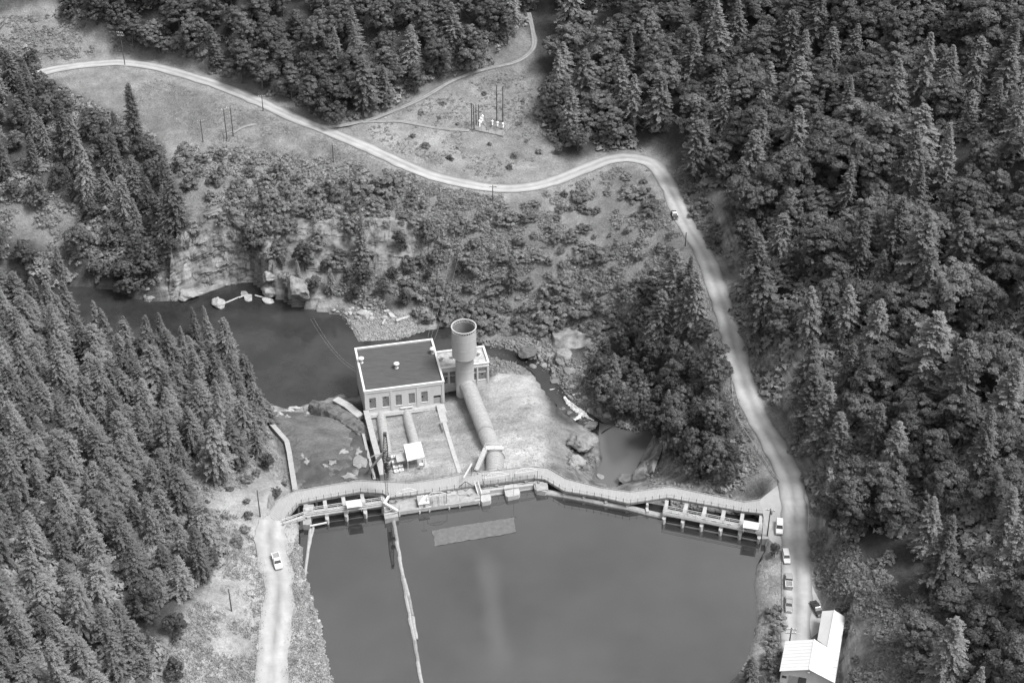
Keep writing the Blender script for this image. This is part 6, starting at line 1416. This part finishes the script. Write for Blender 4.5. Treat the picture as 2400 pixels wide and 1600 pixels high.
def scatter(poly, spacing, pick, excl=(), lab=None, group=None, roadclear=5.0, maxn=400, tries=9000, low=0.22, seed=0, dens=None):
    """trees standing on the ground so that tip and lower crown fall inside the outline seen in the photograph"""
    r_ = np.random.default_rng(seed); P = np.array(poly, float); n = 0
    u0, v0 = P.min(0); u1, v1 = P.max(0)
    cs = np.array([at(u, v, z)[:2] for u in (u0, u1) for v in (v0, v1) for z in (-28, 40)]); lo = cs.min(0)-5; hi = cs.max(0)+30
    X = r_.uniform(max(lo[0], X0+4), min(hi[0], X1-4), tries*3); Y = r_.uniform(max(lo[1], Y0+4), min(hi[1], Y1-4), tries*3); ZZ = tz(X, Y)
    pk = [pick(r_) for _ in range(len(X))]; Hh = np.array([q[1] for q in pk])
    UT, VT = proj(X, Y, ZZ+Hh*0.97); UL, VL = proj(X, Y, ZZ+Hh*low)
    ok = inpoly(P, UT, VT) & inpoly(P, UL, VL) & (UT > -70) & (UT < 2470) & (VT < 1640)
    for e in excl: ok &= ~inpoly(e, (UT+UL)/2, (VT+VL)/2)
    I = np.nonzero(ok)[0]; x, y = X[I], Y[I]
    dr = np.minimum(np.minimum(segdist(W_R[::2], x, y)[0], segdist(W_L, x, y)[0]), np.minimum(segdist(W_T1[::2], x, y)[0], segdist(W_T2, x, y)[0])+roadclear*0.35)
    wet = inpoly(np.array(W_RIV), x, y) | inpoly(np.array(W_RES), x, y) | inpoly(np.array(W_POOL), x, y)
    I = I[(dr > roadclear) & ~wet]
    for i in I:
        if n >= maxn: break
        kind, h, wr, rad = pk[i]; r = spacing*rad
        if taken:
            T_ = TK[:len(taken)]
            if np.any((T_[:,0]-X[i])**2+(T_[:,1]-Y[i])**2 < (0.5*(r+T_[:,2]))**2): continue
        take(X[i], Y[i], r); n += 1
        l, g = lab(kind, h, UT[i], VT[i]) if callable(lab) else (lab, group)
        ALLT.append((plant(kind, (X[i], Y[i], ZZ[i]), h, wr, l, g), UT[i], VT[i]))
    return n
def tip(kind, u, v, h, wr=1.0, label='', group=None, var=None, r=5.0):
    p = hit(u, v, h*0.97); take(p[0], p[1], r); return plant(kind, p, h, wr, label, group, var)
def foot(kind, u, v, h, wr=1.0, label='', group=None, var=None, r=3.0):
    p = hit(u, v); take(p[0], p[1], r); return plant(kind, p, h, wr, label, group, var)
# single trees that stand out
for a in [('conifer',215,706,19,.9,'conifer tip farthest left of the row standing against the dark river'),('conifer',290,737,18,.85,'slim conifer second from left of the row against the dark river'),('conifer',338,742,16,.8,'short slim conifer third from left of the row against the dark river'),('conifer',366,738,20,.95,'broader conifer fourth from left of the row against the dark river'),('conifer',424,768,18,.9,'conifer in front of the gap in the middle of the river row'),('conifer',450,724,17,.8,'slim conifer with its top against the river bend'),('conifer',478,722,20,.85,'tall conifer beside the slim one at the river bend'),('conifer',526,742,23,1.0,'tall conifer at the outer right corner of the left forest by the river'),('conifer',150,662,21,1.0,'dark-tipped conifer left of the river row at the forest edge'),
          ('conifer',298,196,25,1.05,'tall dark conifer standing alone in front of the far hillside meadow'),('conifer',395,415,24,.9,'slender conifer on the cliff edge left of the bare rock'),('conifer',372,435,22,.8,'slender conifer left of the cliff-edge conifer'),('conifer',838,502,21,.85,'slender conifer growing in front of the layered rock band'),
          ('conifer',1590,590,26,1.05,'leftmost of the tall conifers beside the road bend above the pool'),('conifer',1618,604,22,.85,'middle one of the tall conifers beside the road bend'),('conifer',1640,640,24,.9,'rightmost of the tall conifers, overlapping the road'),('conifer',1556,690,25,1.1,'broad conifer in front of the tall group beside the road'),('conifer',1610,650,26,1.15,'large drooping conifer in the middle of the roadside group'),
          ('conifer',-10,622,22,1.1,'conifer cut by the left frame edge at the hidden river end'),('conifer',30,640,20,1.1,'conifer hiding the left end of the river beside the frame edge'),('conifer',70,648,20,1.1,'second conifer hiding the left end of the river'),('conifer',108,655,21,1.1,'third conifer hiding the left end of the river'),('conifer',128,690,18,1.0,'shorter conifer in front of the left end of the river'),('conifer',55,690,18,1.1,'conifer below the pair hiding the left river end'),
          ('snag',1200,598,16,1.1,'thin grey conifer standing in the hillside scrub above the creek'),('snag',160,265,22,1.3,'grey lichen-hung conifer in the upper left forest'),('snag',190,350,22,1.3,'second grey lichen-hung conifer in the upper left forest'),('snag',1690,20,26,1.3,'grey thin conifer at the top edge of the right forest'),('snag',2180,80,28,1.3,'grey thin conifer high in the far right forest'),('snag',2180,500,30,1.5,'pale drooping conifer in the middle of the right forest'),('snag',2200,730,30,1.6,'pale drooping conifer below the middle of the right forest'),('snag',1810,150,26,1.2,'grey thin conifer in the forest behind the road bend')]:
    tip(*a[:5], label=a[5])
for a in [('broadleaf',715,635,13,.75,'rounded broadleaf tree at the foot of the layered rock band',1),('broadleaf',588,600,15,.62,'tall narrow broadleaf tree right of the bare cliff',4),('broadleaf',940,600,11,.7,'broadleaf tree hanging over the layered rock band',3),('broadleaf',760,640,6,.7,'small broadleaf tree right of the rounded tree at the rock band',3),
          ('broadleaf',855,670,10,.8,'dense broadleaf tree below the slender conifer at the rock band',0),('broadleaf',900,690,8,.9,'pale broadleaf tree above the gravel bar',1),('broadleaf',630,1100,6.5,.9,'dark round broadleaf tree on the dry grass beside the training wall',0),('broadleaf',418,1488,8,.95,'dark round broadleaf tree alone on the dry grass at the lower left',2),('broadleaf',412,1592,7,.95,'dark round broadleaf tree at the bottom edge on the dry grass',0),('broadleaf',500,1330,7,.8,'dark broadleaf tree at the edge of the left forest above the white pickup',1),
          ('broadleaf',545,1068,10,.9,'rounded pale broadleaf tree at the near edge of the left forest',2),('broadleaf',480,1085,9,.6,'narrow broadleaf tree at the near edge of the left forest',3),('broadleaf',1815,1305,5.5,.8,'bushy tree beside the water at the right spillway end',3),('broadleaf',1355,355,12,.85,'rounded pale broadleaf tree at the forest edge right of the substation',0),('broadleaf',1308,360,5,1.1,'small round broadleaf tree below the substation forest edge',1),
          ('conifer',1760,1600,9,1.2,'spreading conifer at the bottom edge beside the reservoir',5)]:
    foot(*a[:5], label=a[5], var=a[6] if len(a) > 6 else None, r=5)
# the stands
def labL(kind, h, u, v):
    if v < 800: w = 'beside the river, left forest'
    elif u > 380 and v > 1050: w = 'at the dry grass edge'
    elif v > 1300: w = 'in the lower left forest'
    elif v > 1000: w = 'in the dense left forest'
    else: w = 'in the upper left-bank forest'
    s = 'tall' if h > 17 else 'shorter'
    k = {'conifer': 'pale conifer', 'broadleaf': 'broadleaf tree', 'snag': 'thin conifer'}[kind]
    return f'{s} {k} {w}', 'trees '+w
LEFT = [(-80,640),(60,640),(130,655),(170,700),(240,720),(300,760),(370,760),(430,790),(490,760),(540,770),(575,820),(605,880),(632,950),(632,1010),(600,1060),(520,1085),(450,1070),(435,1130),(485,1200),(525,1290),(510,1330),(470,1370),(440,1395),(380,1400),(330,1450),(370,1520),(340,1680),(-80,1680)]
def pickL(r_):
    q = r_.random()
    if q < .12: return 'broadleaf', r_.uniform(7,13), .85, 1.0
    if q < .17: return 'snag', r_.uniform(12,19), 1.1, .9
    h = r_.uniform(9.5,21.5); return 'conifer', h, r_.uniform(.85,1.2)*(21/h)**.6, 1.0
nL = scatter(LEFT, 6.3, pickL, lab=labL, seed=1, maxn=265, tries=14000, low=.3)
def labB(kind, h, u, v):
    w = 'on the far river bank' if v > 430 else 'in upper left forest'
    return f"{'tall' if h > 17 else 'shorter'} {'conifer' if kind != 'broadleaf' else 'broadleaf tree'} {w}", 'trees '+w
UPL = [(-80,110),(70,105),(120,190),(200,240),(270,260),(340,290),(370,330),(400,400),(430,480),(410,560),(395,640),(330,690),(240,680),(150,655),(60,640),(-80,645)]
def pickB(r_):
    if r_.random() < .62: return 'broadleaf', r_.uniform(8,14), .95, .95
    return 'conifer', r_.uniform(11,20), r_.uniform(.9,1.2), .95
nB = scatter(UPL, 7.6, pickB, excl=([(0,480),(60,470),(120,410),(180,440),(170,560),(150,600),(60,570),(0,560)],), lab=labB, seed=2, maxn=70)
def labT(kind, h, u, v):
    w = 'above the far road' if u < 650 else 'behind the far dirt track'
    return f"{'tall' if h > 19 else 'shorter'} {'conifer' if kind != 'broadleaf' else 'broadleaf tree'} {w}", 'trees '+w
TOP = [(130,-90),(1260,-90),(1235,50),(1205,110),(1100,150),(1010,178),(950,228),(850,272),(780,280),(700,245),(640,220),(560,180),(500,165),(430,125),(330,115),(250,65),(150,35)]
def pickT(r_):
    if r_.random() < .8: return 'broadleaf', r_.uniform(12,21), r_.uniform(.85,1.1), 1.0
    return 'conifer', r_.uniform(16,23), r_.uniform(1.0,1.25), .85
nT = scatter(TOP, 9.0, pickT, lab=labT, seed=3, maxn=130, tries=16000, roadclear=4.5, low=.15)
def labE(kind, h, u, v):
    if u < 1560 and v < 420: w = 'right of the substation'
    elif v < 420: w = 'in upper right forest'
    elif v < 900: w = 'above the gravel road'
    elif u < 2000: w = 'beside the wide road'
    else: w = 'in lower right forest'
    return f"{'very tall' if h > 27 else 'tall' if h > 18 else 'shorter'} {'dark conifer' if kind != 'broadleaf' else 'dark broadleaf tree'} {w}", 'trees '+w
RIGHT = [(1270,-90),(2480,-90),(2480,1680),(2185,1680),(2150,1500),(2150,1380),(2065,1300),(1965,1240),(1895,1150),(1885,1085),(1835,1000),(1785,900),(1748,800),(1705,680),(1688,590),(1720,520),(1705,440),(1640,440),(1590,420),(1545,340),(1500,348),(1400,352),(1330,375),(1285,335),(1255,270),(1278,190),(1325,60)]
def pickE(r_):
    if r_.random() < .76: return 'broadleaf', r_.uniform(12,22), r_.uniform(.95,1.25), 1.1
    if r_.random() < .15: return 'snag', r_.uniform(16,25), 1.3, .9
    return 'conifer', r_.uniform(17,28), r_.uniform(1.0,1.3), .95
nE = scatter(RIGHT, 9.1, pickE, lab=labE, seed=4, maxn=300, tries=16000, roadclear=8.0, low=.15)
def labF(kind, h, u, v):
    w = 'between the pool and the road'
    return f"{'tall' if h > 12 else 'low'} {'conifer' if kind != 'broadleaf' else 'broadleaf tree'} {w}", 'trees '+w
MID = [(1510,650),(1580,605),(1605,612),(1630,655),(1655,715),(1685,790),(1680,850),(1685,900),(1680,960),(1720,1040),(1755,1105),(1700,1150),(1640,1120),(1560,1040),(1480,1020),(1420,960),(1390,860),(1420,780),(1480,730)]
def pickF(r_):
    if r_.random() < .88: return 'broadleaf', r_.uniform(8,16), r_.uniform(.75,1.0), .8
    return 'conifer', r_.uniform(14,22), 1.0, .9
nF = scatter(MID, 6.2, pickF, lab=labF, seed=5, maxn=80, roadclear=6.5, low=.1)
def labC(kind, h, u, v):
    w = 'on the cliff top' if v < 470 else 'on the creek bank'
    return f"{'tall' if h > 4.5 else 'low'} bushy shrub {w}", 'shrubs '+w
CLT = [(400,340),(520,350),(640,380),(760,390),(870,400),(980,420),(990,500),(900,520),(700,510),(600,500),(560,500),(470,480),(420,430)]
nC = scatter(CLT, 6.5, lambda r_: ('shrub', r_.uniform(3,6.5), r_.uniform(.8,1.1), .8), lab=labC, seed=6, maxn=42, low=.1)
CRK = [(960,650),(1100,640),(1250,650),(1400,690),(1480,720),(1400,800),(1300,780),(1180,770),(1090,770),(960,740)]
nC2 = scatter(CRK, 6.2, lambda r_: ('shrub', r_.uniform(3,6), r_.uniform(.9,1.2), .8), lab=labC, seed=7, maxn=40, low=.1)
BAND = [(600,560),(680,600),(900,610),(1130,620),(1150,740),(1000,740),(880,700),(760,700),(640,640)]
nC3 = scatter(BAND, 6.6, lambda r_: ('broadleaf', r_.uniform(5,10), r_.uniform(.6,.9), .85) if r_.random() < .8 else ('conifer', r_.uniform(9,15), .9, .8), lab=lambda k, h, u, v: (f"{'tall' if h > 8 else 'low'} {'broadleaf tree' if k == 'broadleaf' else 'conifer'} at the foot of the layered rock band", 'trees at the foot of the rock band'), seed=15, maxn=26, low=.1)
# bushes rooted on the ledges of the rock band and round the bare cliff
r_ = np.random.default_rng(77)
for k in range(46):
    if k < 34: u = r_.uniform(615,1130); b_ = np.interp(u, [612,680,760,850,940,1040,1130], [600,622,628,630,630,634,640]); a_ = np.interp(u, [620,680,760,850,930,1030,1120], [520,508,510,508,512,530,570])
    else: u = r_.choice([r_.uniform(398,440), r_.uniform(575,610), r_.uniform(440,570)]); b_ = 690; a_ = np.interp(u, [400,430,490,545,600], [585,530,492,492,520])
    f_ = r_.choice([r_.uniform(0,.25), r_.uniform(.75,1.05), r_.uniform(0,1)]) if k < 34 else r_.uniform(.7,1.05)
    v = b_*(1-f_)+a_*f_; p = hit(u, v); p = p+[0,-1.5,-.5]; h = r_.uniform(2.2,5.5)
    t = plant('shrub', p, h, r_.uniform(.8,1.1), '%s bushy shrub clinging to the %s' % ('small' if h < 4 else 'larger', 'layered rock band' if k < 34 else 'bare cliff'), 'bushes on the rock ledges'); ALLT.append((t, u, v))
# shrubs
def labS(kind, h, u, v):
    if u > 1850: w = 'behind the garage'
    elif v < 420 and u > 850 and u < 1300: w = 'in the substation meadow'
    elif u > 1560 and v < 620: w = 'above the driving car'
    elif u < 700 and v > 1000: w = 'on the dry grass bank'
    elif v < 330: w = 'at the edge of the far road'
    elif u > 1800: w = 'beside the parked cars'
    elif u > 1700 and v > 1250: w = 'beside the timber kerb'
    else: w = 'on the brushy hillside'
    return f"{'large' if h > 2.6 else 'small'} leafy shrub {w}", 'shrubs '+w
def pickS(a, b): return lambda r_: ('shrub', r_.uniform(a, b), r_.uniform(.9,1.4), 1.0)
nS = scatter([(900,430),(1130,470),(1300,450),(1450,400),(1520,420),(1580,560),(1600,620),(1480,720),(1300,740),(1100,660),(1000,540),(880,460)], 3.6, lambda r_: ('shrub', 1.6+3.0*r_.random()**2, r_.uniform(.9,1.6), .6+1.6*r_.random()**2), lab=labS, seed=8, maxn=85, low=0)
nS += scatter([(1890,1250),(1980,1260),(2100,1370),(2150,1640),(1985,1640),(1985,1440),(1930,1380)], 3.8, pickS(.9,2.4), lab=labS, seed=9, maxn=50, low=0)
nS += scatter([(900,240),(1010,240),(1230,170),(1260,300),(1330,380),(1240,410),(1060,380),(960,330)], 7.0, pickS(.9,2.2), lab=labS, seed=10, maxn=16, low=0, excl=([(1085,230),(1215,230),(1215,330),(1085,330)],))
nS += scatter([(1570,400),(1640,430),(1710,500),(1690,600),(1640,540)], 3.6, pickS(1.5,3.2), lab=labS, seed=11, maxn=30, low=0, roadclear=4)
nS += scatter([(450,1100),(560,1100),(640,1060),(680,1140),(600,1200),(560,1280),(500,1240),(460,1160)], 5.5, pickS(1.0,2.4), lab=labS, seed=12, maxn=16, low=0, excl=([(580,1120),(640,1120),(640,1225),(580,1225)],))
nS += scatter([(1806,1430),(1832,1420),(1832,1590),(1780,1600),(1796,1520)], 2.6, pickS(1.6,3.0), lab=labS, seed=13, maxn=22, low=0, roadclear=2.5)
nS += scatter([(560,400),(900,420),(1000,470),(980,520),(700,500),(540,470)], 4.2, pickS(1.4,3.0), lab=labS, seed=14, maxn=30, low=0)
print('VEG', nC3, nL, nB, nT, nE, nF, nC, nC2, nS, COUNT)
# ------------------------------------------------------------------ undergrowth and grass: nobody could count it
def scatter_mass(name, label, zones, tmpl, tone_m, m, seed, sizes, keepout=4.2):
    r_ = np.random.default_rng(seed); VV, FF, TT = [], [], []; off = 0
    for poly, n, (s0, s1) in zones:
        P = np.array(poly, float); u = r_.uniform(P[:,0].min(), P[:,0].max(), n*3); v = r_.uniform(P[:,1].min(), P[:,1].max(), n*3); k = inpoly(P, u, v); u, v = u[k][:n], v[k][:n]
        x, y = [], []
        # ground points under the picture outline, by a few fixed-point steps
        z = np.zeros(len(u)); 
        for _ in range(14):
            a = (u-1200)/FPX; b = -(v-800)/FPX; dz = -sP+b*cP; t = (z-CAMH)/dz; X = t*a; Y = t*(cP+b*sP); z = z*0.4+tz(X, Y)*0.6
        dr = np.minimum(np.minimum(segdist(W_R, X, Y)[0], segdist(W_L, X, Y)[0]), segdist(W_T1, X, Y)[0]+keepout*.6)
        wet = inpoly(np.array(W_RIV), X, Y) | inpoly(np.array(W_RES), X, Y) | inpoly(np.array(W_POOL), X, Y); dens = fbm(X/7, Y/7, 9.0)+.5*fbm(X/20, Y/20, 2.0)
        ok = (dr > keepout) & ~wet & (dens > -.10+.1*r_.random(len(X))); X, Y, z = X[ok], Y[ok], tz(X[ok], Y[ok])
        tv, tf, tt = tmpl
        for i in range(len(X)):
            s = r_.uniform(s0, s1); a = r_.uniform(0, 6.283); ca, sa = math.cos(a), math.sin(a); j = r_.integers(len(tv)); w = tv[j]
            q = np.empty_like(w); q[:,0] = (w[:,0]*ca-w[:,1]*sa)*s*1.25+X[i]; q[:,1] = (w[:,0]*sa+w[:,1]*ca)*s*1.25+Y[i]; q[:,2] = w[:,2]*s+z[i]-.1*s
            VV.append(q); FF.append(tf[j]+off); off += len(w); TT.append(np.clip(tt[j]*.6+r_.uniform(0, .45), 0, 1))
    me = raw_mesh(name, np.concatenate(VV), np.concatenate(FF), m, np.concatenate(TT)); o = bpy.data.objects.new(name, me); COL.objects.link(o); tag(o, label, name.replace('_', ' '), None, 'stuff'); return off
tv, tf, tt = [], [], []
for i in range(6):
    r_ = np.random.default_rng(900+i); nc = 7; d = r_.normal(size=(nc, 3)); d /= np.linalg.norm(d, axis=1)[:,None]; d[:,2] = np.abs(d[:,2]); C_ = d*[.75,.75,.6]
    V, F, T = leaf_cloud(C_, r_.uniform(.3,.45,nc), 8, .36, r_, d, np.clip(.5+r_.uniform(-.4,.4,nc), 0, 1)); tv.append(V); tf.append(F); tt.append(T)
HILL = [(860,380),(1000,420),(1140,460),(1300,450),(1450,390),(1530,400),(1600,560),(1600,640),(1480,740),(1400,800),(1150,780),(980,740),(900,690),(980,560),(900,470)]
zones = [(HILL, 12500, (.3,1.1)), ([(-40,120),(110,190),(200,240),(350,300),(420,480),(400,650),(150,650),(-40,640)], 1800, (.6,1.8)), ([(400,330),(640,360),(980,410),(1000,510),(620,560),(600,640),(760,650),(980,640),(1000,740),(880,720),(640,660),(560,500),(420,460)], 2600, (.6,1.8)),
         ([(1560,400),(1720,450),(1720,620),(1650,580)], 900, (.5,1.6)), ([(1880,1240),(2000,1270),(2150,1400),(2180,1640),(1980,1640),(1985,1440),(1920,1370)], 3000, (.35,1.1)), ([(1400,780),(1500,740),(1640,640),(1700,900),(1760,1110),(1700,1160),(1560,1060),(1440,960)], 1800, (.6,1.7)),
         ([(880,260),(1010,220),(1240,150),(1260,300),(1330,380),(1140,420),(900,350),(800,300)], 1500, (.22,.65)), ([(0,40),(150,30),(250,70),(330,130),(120,140),(0,120)], 700, (.4,1.2)), ([(1280,780),(1420,800),(1440,980),(1340,900)], 500, (.4,1.3)), ([(1690,890),(1716,890),(1790,1120),(1740,1150)], 350, (.4,1.0)),
         ([(330,1000),(640,1000),(690,1140),(560,1300),(480,1380),(350,1480),(360,1600),(600,1600),(600,1400)], 420, (.3,.8))]
zones += [(LEFT, 3400, (1.4,3.0)), (RIGHT, 6800, (1.3,3.2)), (TOP, 1700, (1.4,3.0)), (UPL, 900, (1.2,2.4)), (MID, 1100, (1.0,2.4)), ([(1330,1000),(1390,990),(1400,1060),(1380,1110),(1330,1100)], 220, (.4,1.0))]
n1 = scatter_mass('undergrowth', 'low mixed scrub and bramble covering the slopes', zones, (tv, tf, tt), None, 'under', 21, None)
gv, gf, gt = [], [], []
for i in range(4):
    r_ = np.random.default_rng(950+i); V, F, T = [], [], []
    for k in range(9):
        a = r_.uniform(0, 6.28); c = np.array([r_.uniform(-.7,.7), r_.uniform(-.7,.7), 0]); w = .12; l = np.array([math.cos(a)*.3, math.sin(a)*.3, r_.uniform(.3,.7)]); o = len(V); sd = np.array([-math.sin(a), math.cos(a), 0])*w
        V += [c-sd, c+sd, c+l]; F.append((o, o+1, o+2)); T += [r_.uniform(.3,.6)]*2+[r_.uniform(.5,1)]
    gv.append(np.array(V)); gf.append(np.array(F)); gt.append(np.array(T))
gz = [([(440,1080),(640,1020),(690,1140),(650,1180),(700,1260),(760,1600),(340,1600),(470,1380),(520,1300)], 5200, (.5,1.2)), ([(860,965),(1060,940),(1180,880),(1290,950),(1330,1110),(1150,1110),(880,1110)], 2600, (.25,.6)), ([(0,40),(300,120),(640,230),(900,350),(1140,420),(1500,360),(1330,380),(1250,280),(1240,160),(880,280),(500,200),(0,120)], 3600, (.4,.9)), ([(350,180),(600,260),(900,370),(860,420),(520,360),(300,220)], 3000, (.4,.9)), ([(1772,1300),(1830,1290),(1832,1480),(1770,1540)], 700, (.3,.6))]
n2 = scatter_mass('grass', 'dry grass tufts on the banks and meadows', gz, (gv, gf, gt), None, 'grass', 22, None, 3.2)
# ------------------------------------------------------------------ loose stones
def stones(poly, n, r0, r1, kind, seed, lab, grp, cat='stone'):
    r_ = np.random.default_rng(seed); P = np.array(poly, float); k = 0; random.seed(seed)
    while k < n:
        u = r_.uniform(P[:,0].min(), P[:,0].max()); v = r_.uniform(P[:,1].min(), P[:,1].max())
        if not inpoly(P, np.array([u]), np.array([v]))[0]: continue
        r = r0+(r1-r0)*r_.random()**2.2; boulder(u, v, r, kind, ('large ' if r > (r0+r1)/2 else 'small ')+lab, grp, .7, cat='boulder' if r > .9 else 'stone', name='boulder' if r > .9 else 'stone'); k += 1
stones([(1180,800),(1260,800),(1340,860),(1420,900),(1430,980),(1360,960),(1300,900),(1240,860)], 85, .6, 2.3, 'rock', 31, 'dark boulder in the stream bed', 'boulders of the stream bed')
stones([(1270,900),(1330,960),(1400,990),(1380,1010),(1310,960)], 22, .7, 1.9, 'rock_d', 32, 'wet boulder beside the white cascade', 'boulders beside the cascade')
stones([(760,718),(880,715),(960,735),(930,750),(820,745)], 34, .7, 2.4, 'rock_l', 33, 'boulder along the gravel bar', 'boulders of the gravel bar')
stones([(1130,850),(1180,850),(1170,880),(1130,880)], 14, .5, 1.2, 'rock_d', 34, 'dark stone piled beside the annex', 'stones beside the annex')
stones([(640,950),(720,950),(740,965),(640,985)], 16, .5, 1.6, 'rock_l', 35, 'pale stone below the spillway chute', 'stones at the chute end')
stones([(1540,1120),(1700,1150),(1790,1215),(1580,1185)], 26, .6, 1.7, 'rock_d', 36, 'dark rock under the bridge', 'rocks under the bridge')
stones([(690,1240),(706,1260),(712,1340),(735,1400),(765,1500),(780,1600),(745,1600),(715,1450),(690,1330)], 48, .35, .9, 'rock_l', 37, 'pale riprap stone on the shore', 'riprap stones')
def gravel(name, label, zones, m, seed):
    r_ = np.random.default_rng(seed); tm = []
    for me in ROCKS['rock'][:3]:
        pass
    base = np.array([(1,0,0),(-1,0,0),(0,1,0),(0,-1,0),(0,0,.8),(0,0,-.8)]); fc = np.array([(0,2,4),(2,1,4),(1,3,4),(3,0,4),(2,0,5),(1,2,5),(3,1,5),(0,3,5)])
    VV, FF = [], []; off = 0
    for poly, n, s0, s1 in zones:
        P = np.array(poly, float); u = r_.uniform(P[:,0].min(), P[:,0].max(), n*3); v = r_.uniform(P[:,1].min(), P[:,1].max(), n*3); k = inpoly(P, u, v); u, v = u[k][:n], v[k][:n]; z = np.zeros(len(u))-10
        for _ in range(14):
            a = (u-1200)/FPX; b = -(v-800)/FPX; dz = -sP+b*cP; t = (z-CAMH)/dz; X = t*a; Y = t*(cP+b*sP); z = z*.4+tz(X, Y)*.6
        for i in range(len(X)):
            s = s0+(s1-s0)*r_.random()**2; w = base*r_.uniform(.6,1.3,(6,1))*s; VV.append(w+[X[i], Y[i], z[i]+.1*s]); FF.append(fc+off); off += 6
    me = raw_mesh(name, np.concatenate(VV), np.concatenate(FF), m); o = bpy.data.objects.new(name, me); COL.objects.link(o); tag(o, label, 'gravel', None, 'stuff')
gravel('gravel', 'pale cobbles of the gravel bar and the reservoir shore', [([(790,730),(880,722),(985,745),(1010,790),(850,805),(820,770)], 2600, .12, .5), ([(682,1236),(704,1250),(712,1340),(735,1400),(765,1500),(785,1610),(735,1610),(700,1450),(680,1330)], 2600, .1, .42)], mat('mixed_cobbles', 0.2, 0.9, 0.7, 1.3, 0.05), 41)
gravel('gravel', 'grey rubble between the boulders of the stream bed', [([(1120,800),(1260,790),(1420,880),(1440,985),(1330,960),(1260,880),(1120,870)], 2600, .2, .8), ([(1500,1080),(1600,1080),(1790,1210),(1540,1200)], 700, .2, .8)], 'rock', 42)
ORD = ['leftmost', 'second', 'third', 'fourth', 'fifth', 'sixth', 'seventh', 'eighth', 'ninth', 'tenth', 'eleventh', 'twelfth', 'thirteenth', 'fourteenth']
def cellname(u, v):
    h = 'far-left' if u < 240 else 'left' if u < 700 else 'centre-left' if u < 1050 else 'centre' if u < 1350 else 'centre-right' if u < 1700 else 'right' if u < 2050 else 'far-right'
    w = ['topmost', 'high', 'upper', 'middle', 'lower', 'low', 'bottom'][min(6, max(0, int(v/229)))]
    return f'{w} {h}'
cells = {}
for t, u, v in ALLT: cells.setdefault((t['label'], cellname(u, v)), []).append((u, v, t))
for (l, c), L in cells.items():
    L.sort(key=lambda q: -q[1]); rows = [L]
    if len(L) > 7: k = (len(L)+2)//3; rows = [L[:k], L[k:2*k], L[2*k:]]
    short = c
    for r, R_ in enumerate(rows):
        R_.sort(key=lambda q: q[0]); rn = '' if len(rows) == 1 else ['front row ', 'middle row ', 'back row '][r]
        for k, (u, v, t) in enumerate(R_):
            if len(R_) == 1: t['label'] = f'{rn}{l}, {short}'
            elif len(R_) <= 14: t['label'] = f"{ORD[k]}{' from left,' if k else ','} {rn}{l}, {short}"
            else: t['label'] = f'{rn}{l}, {short}'
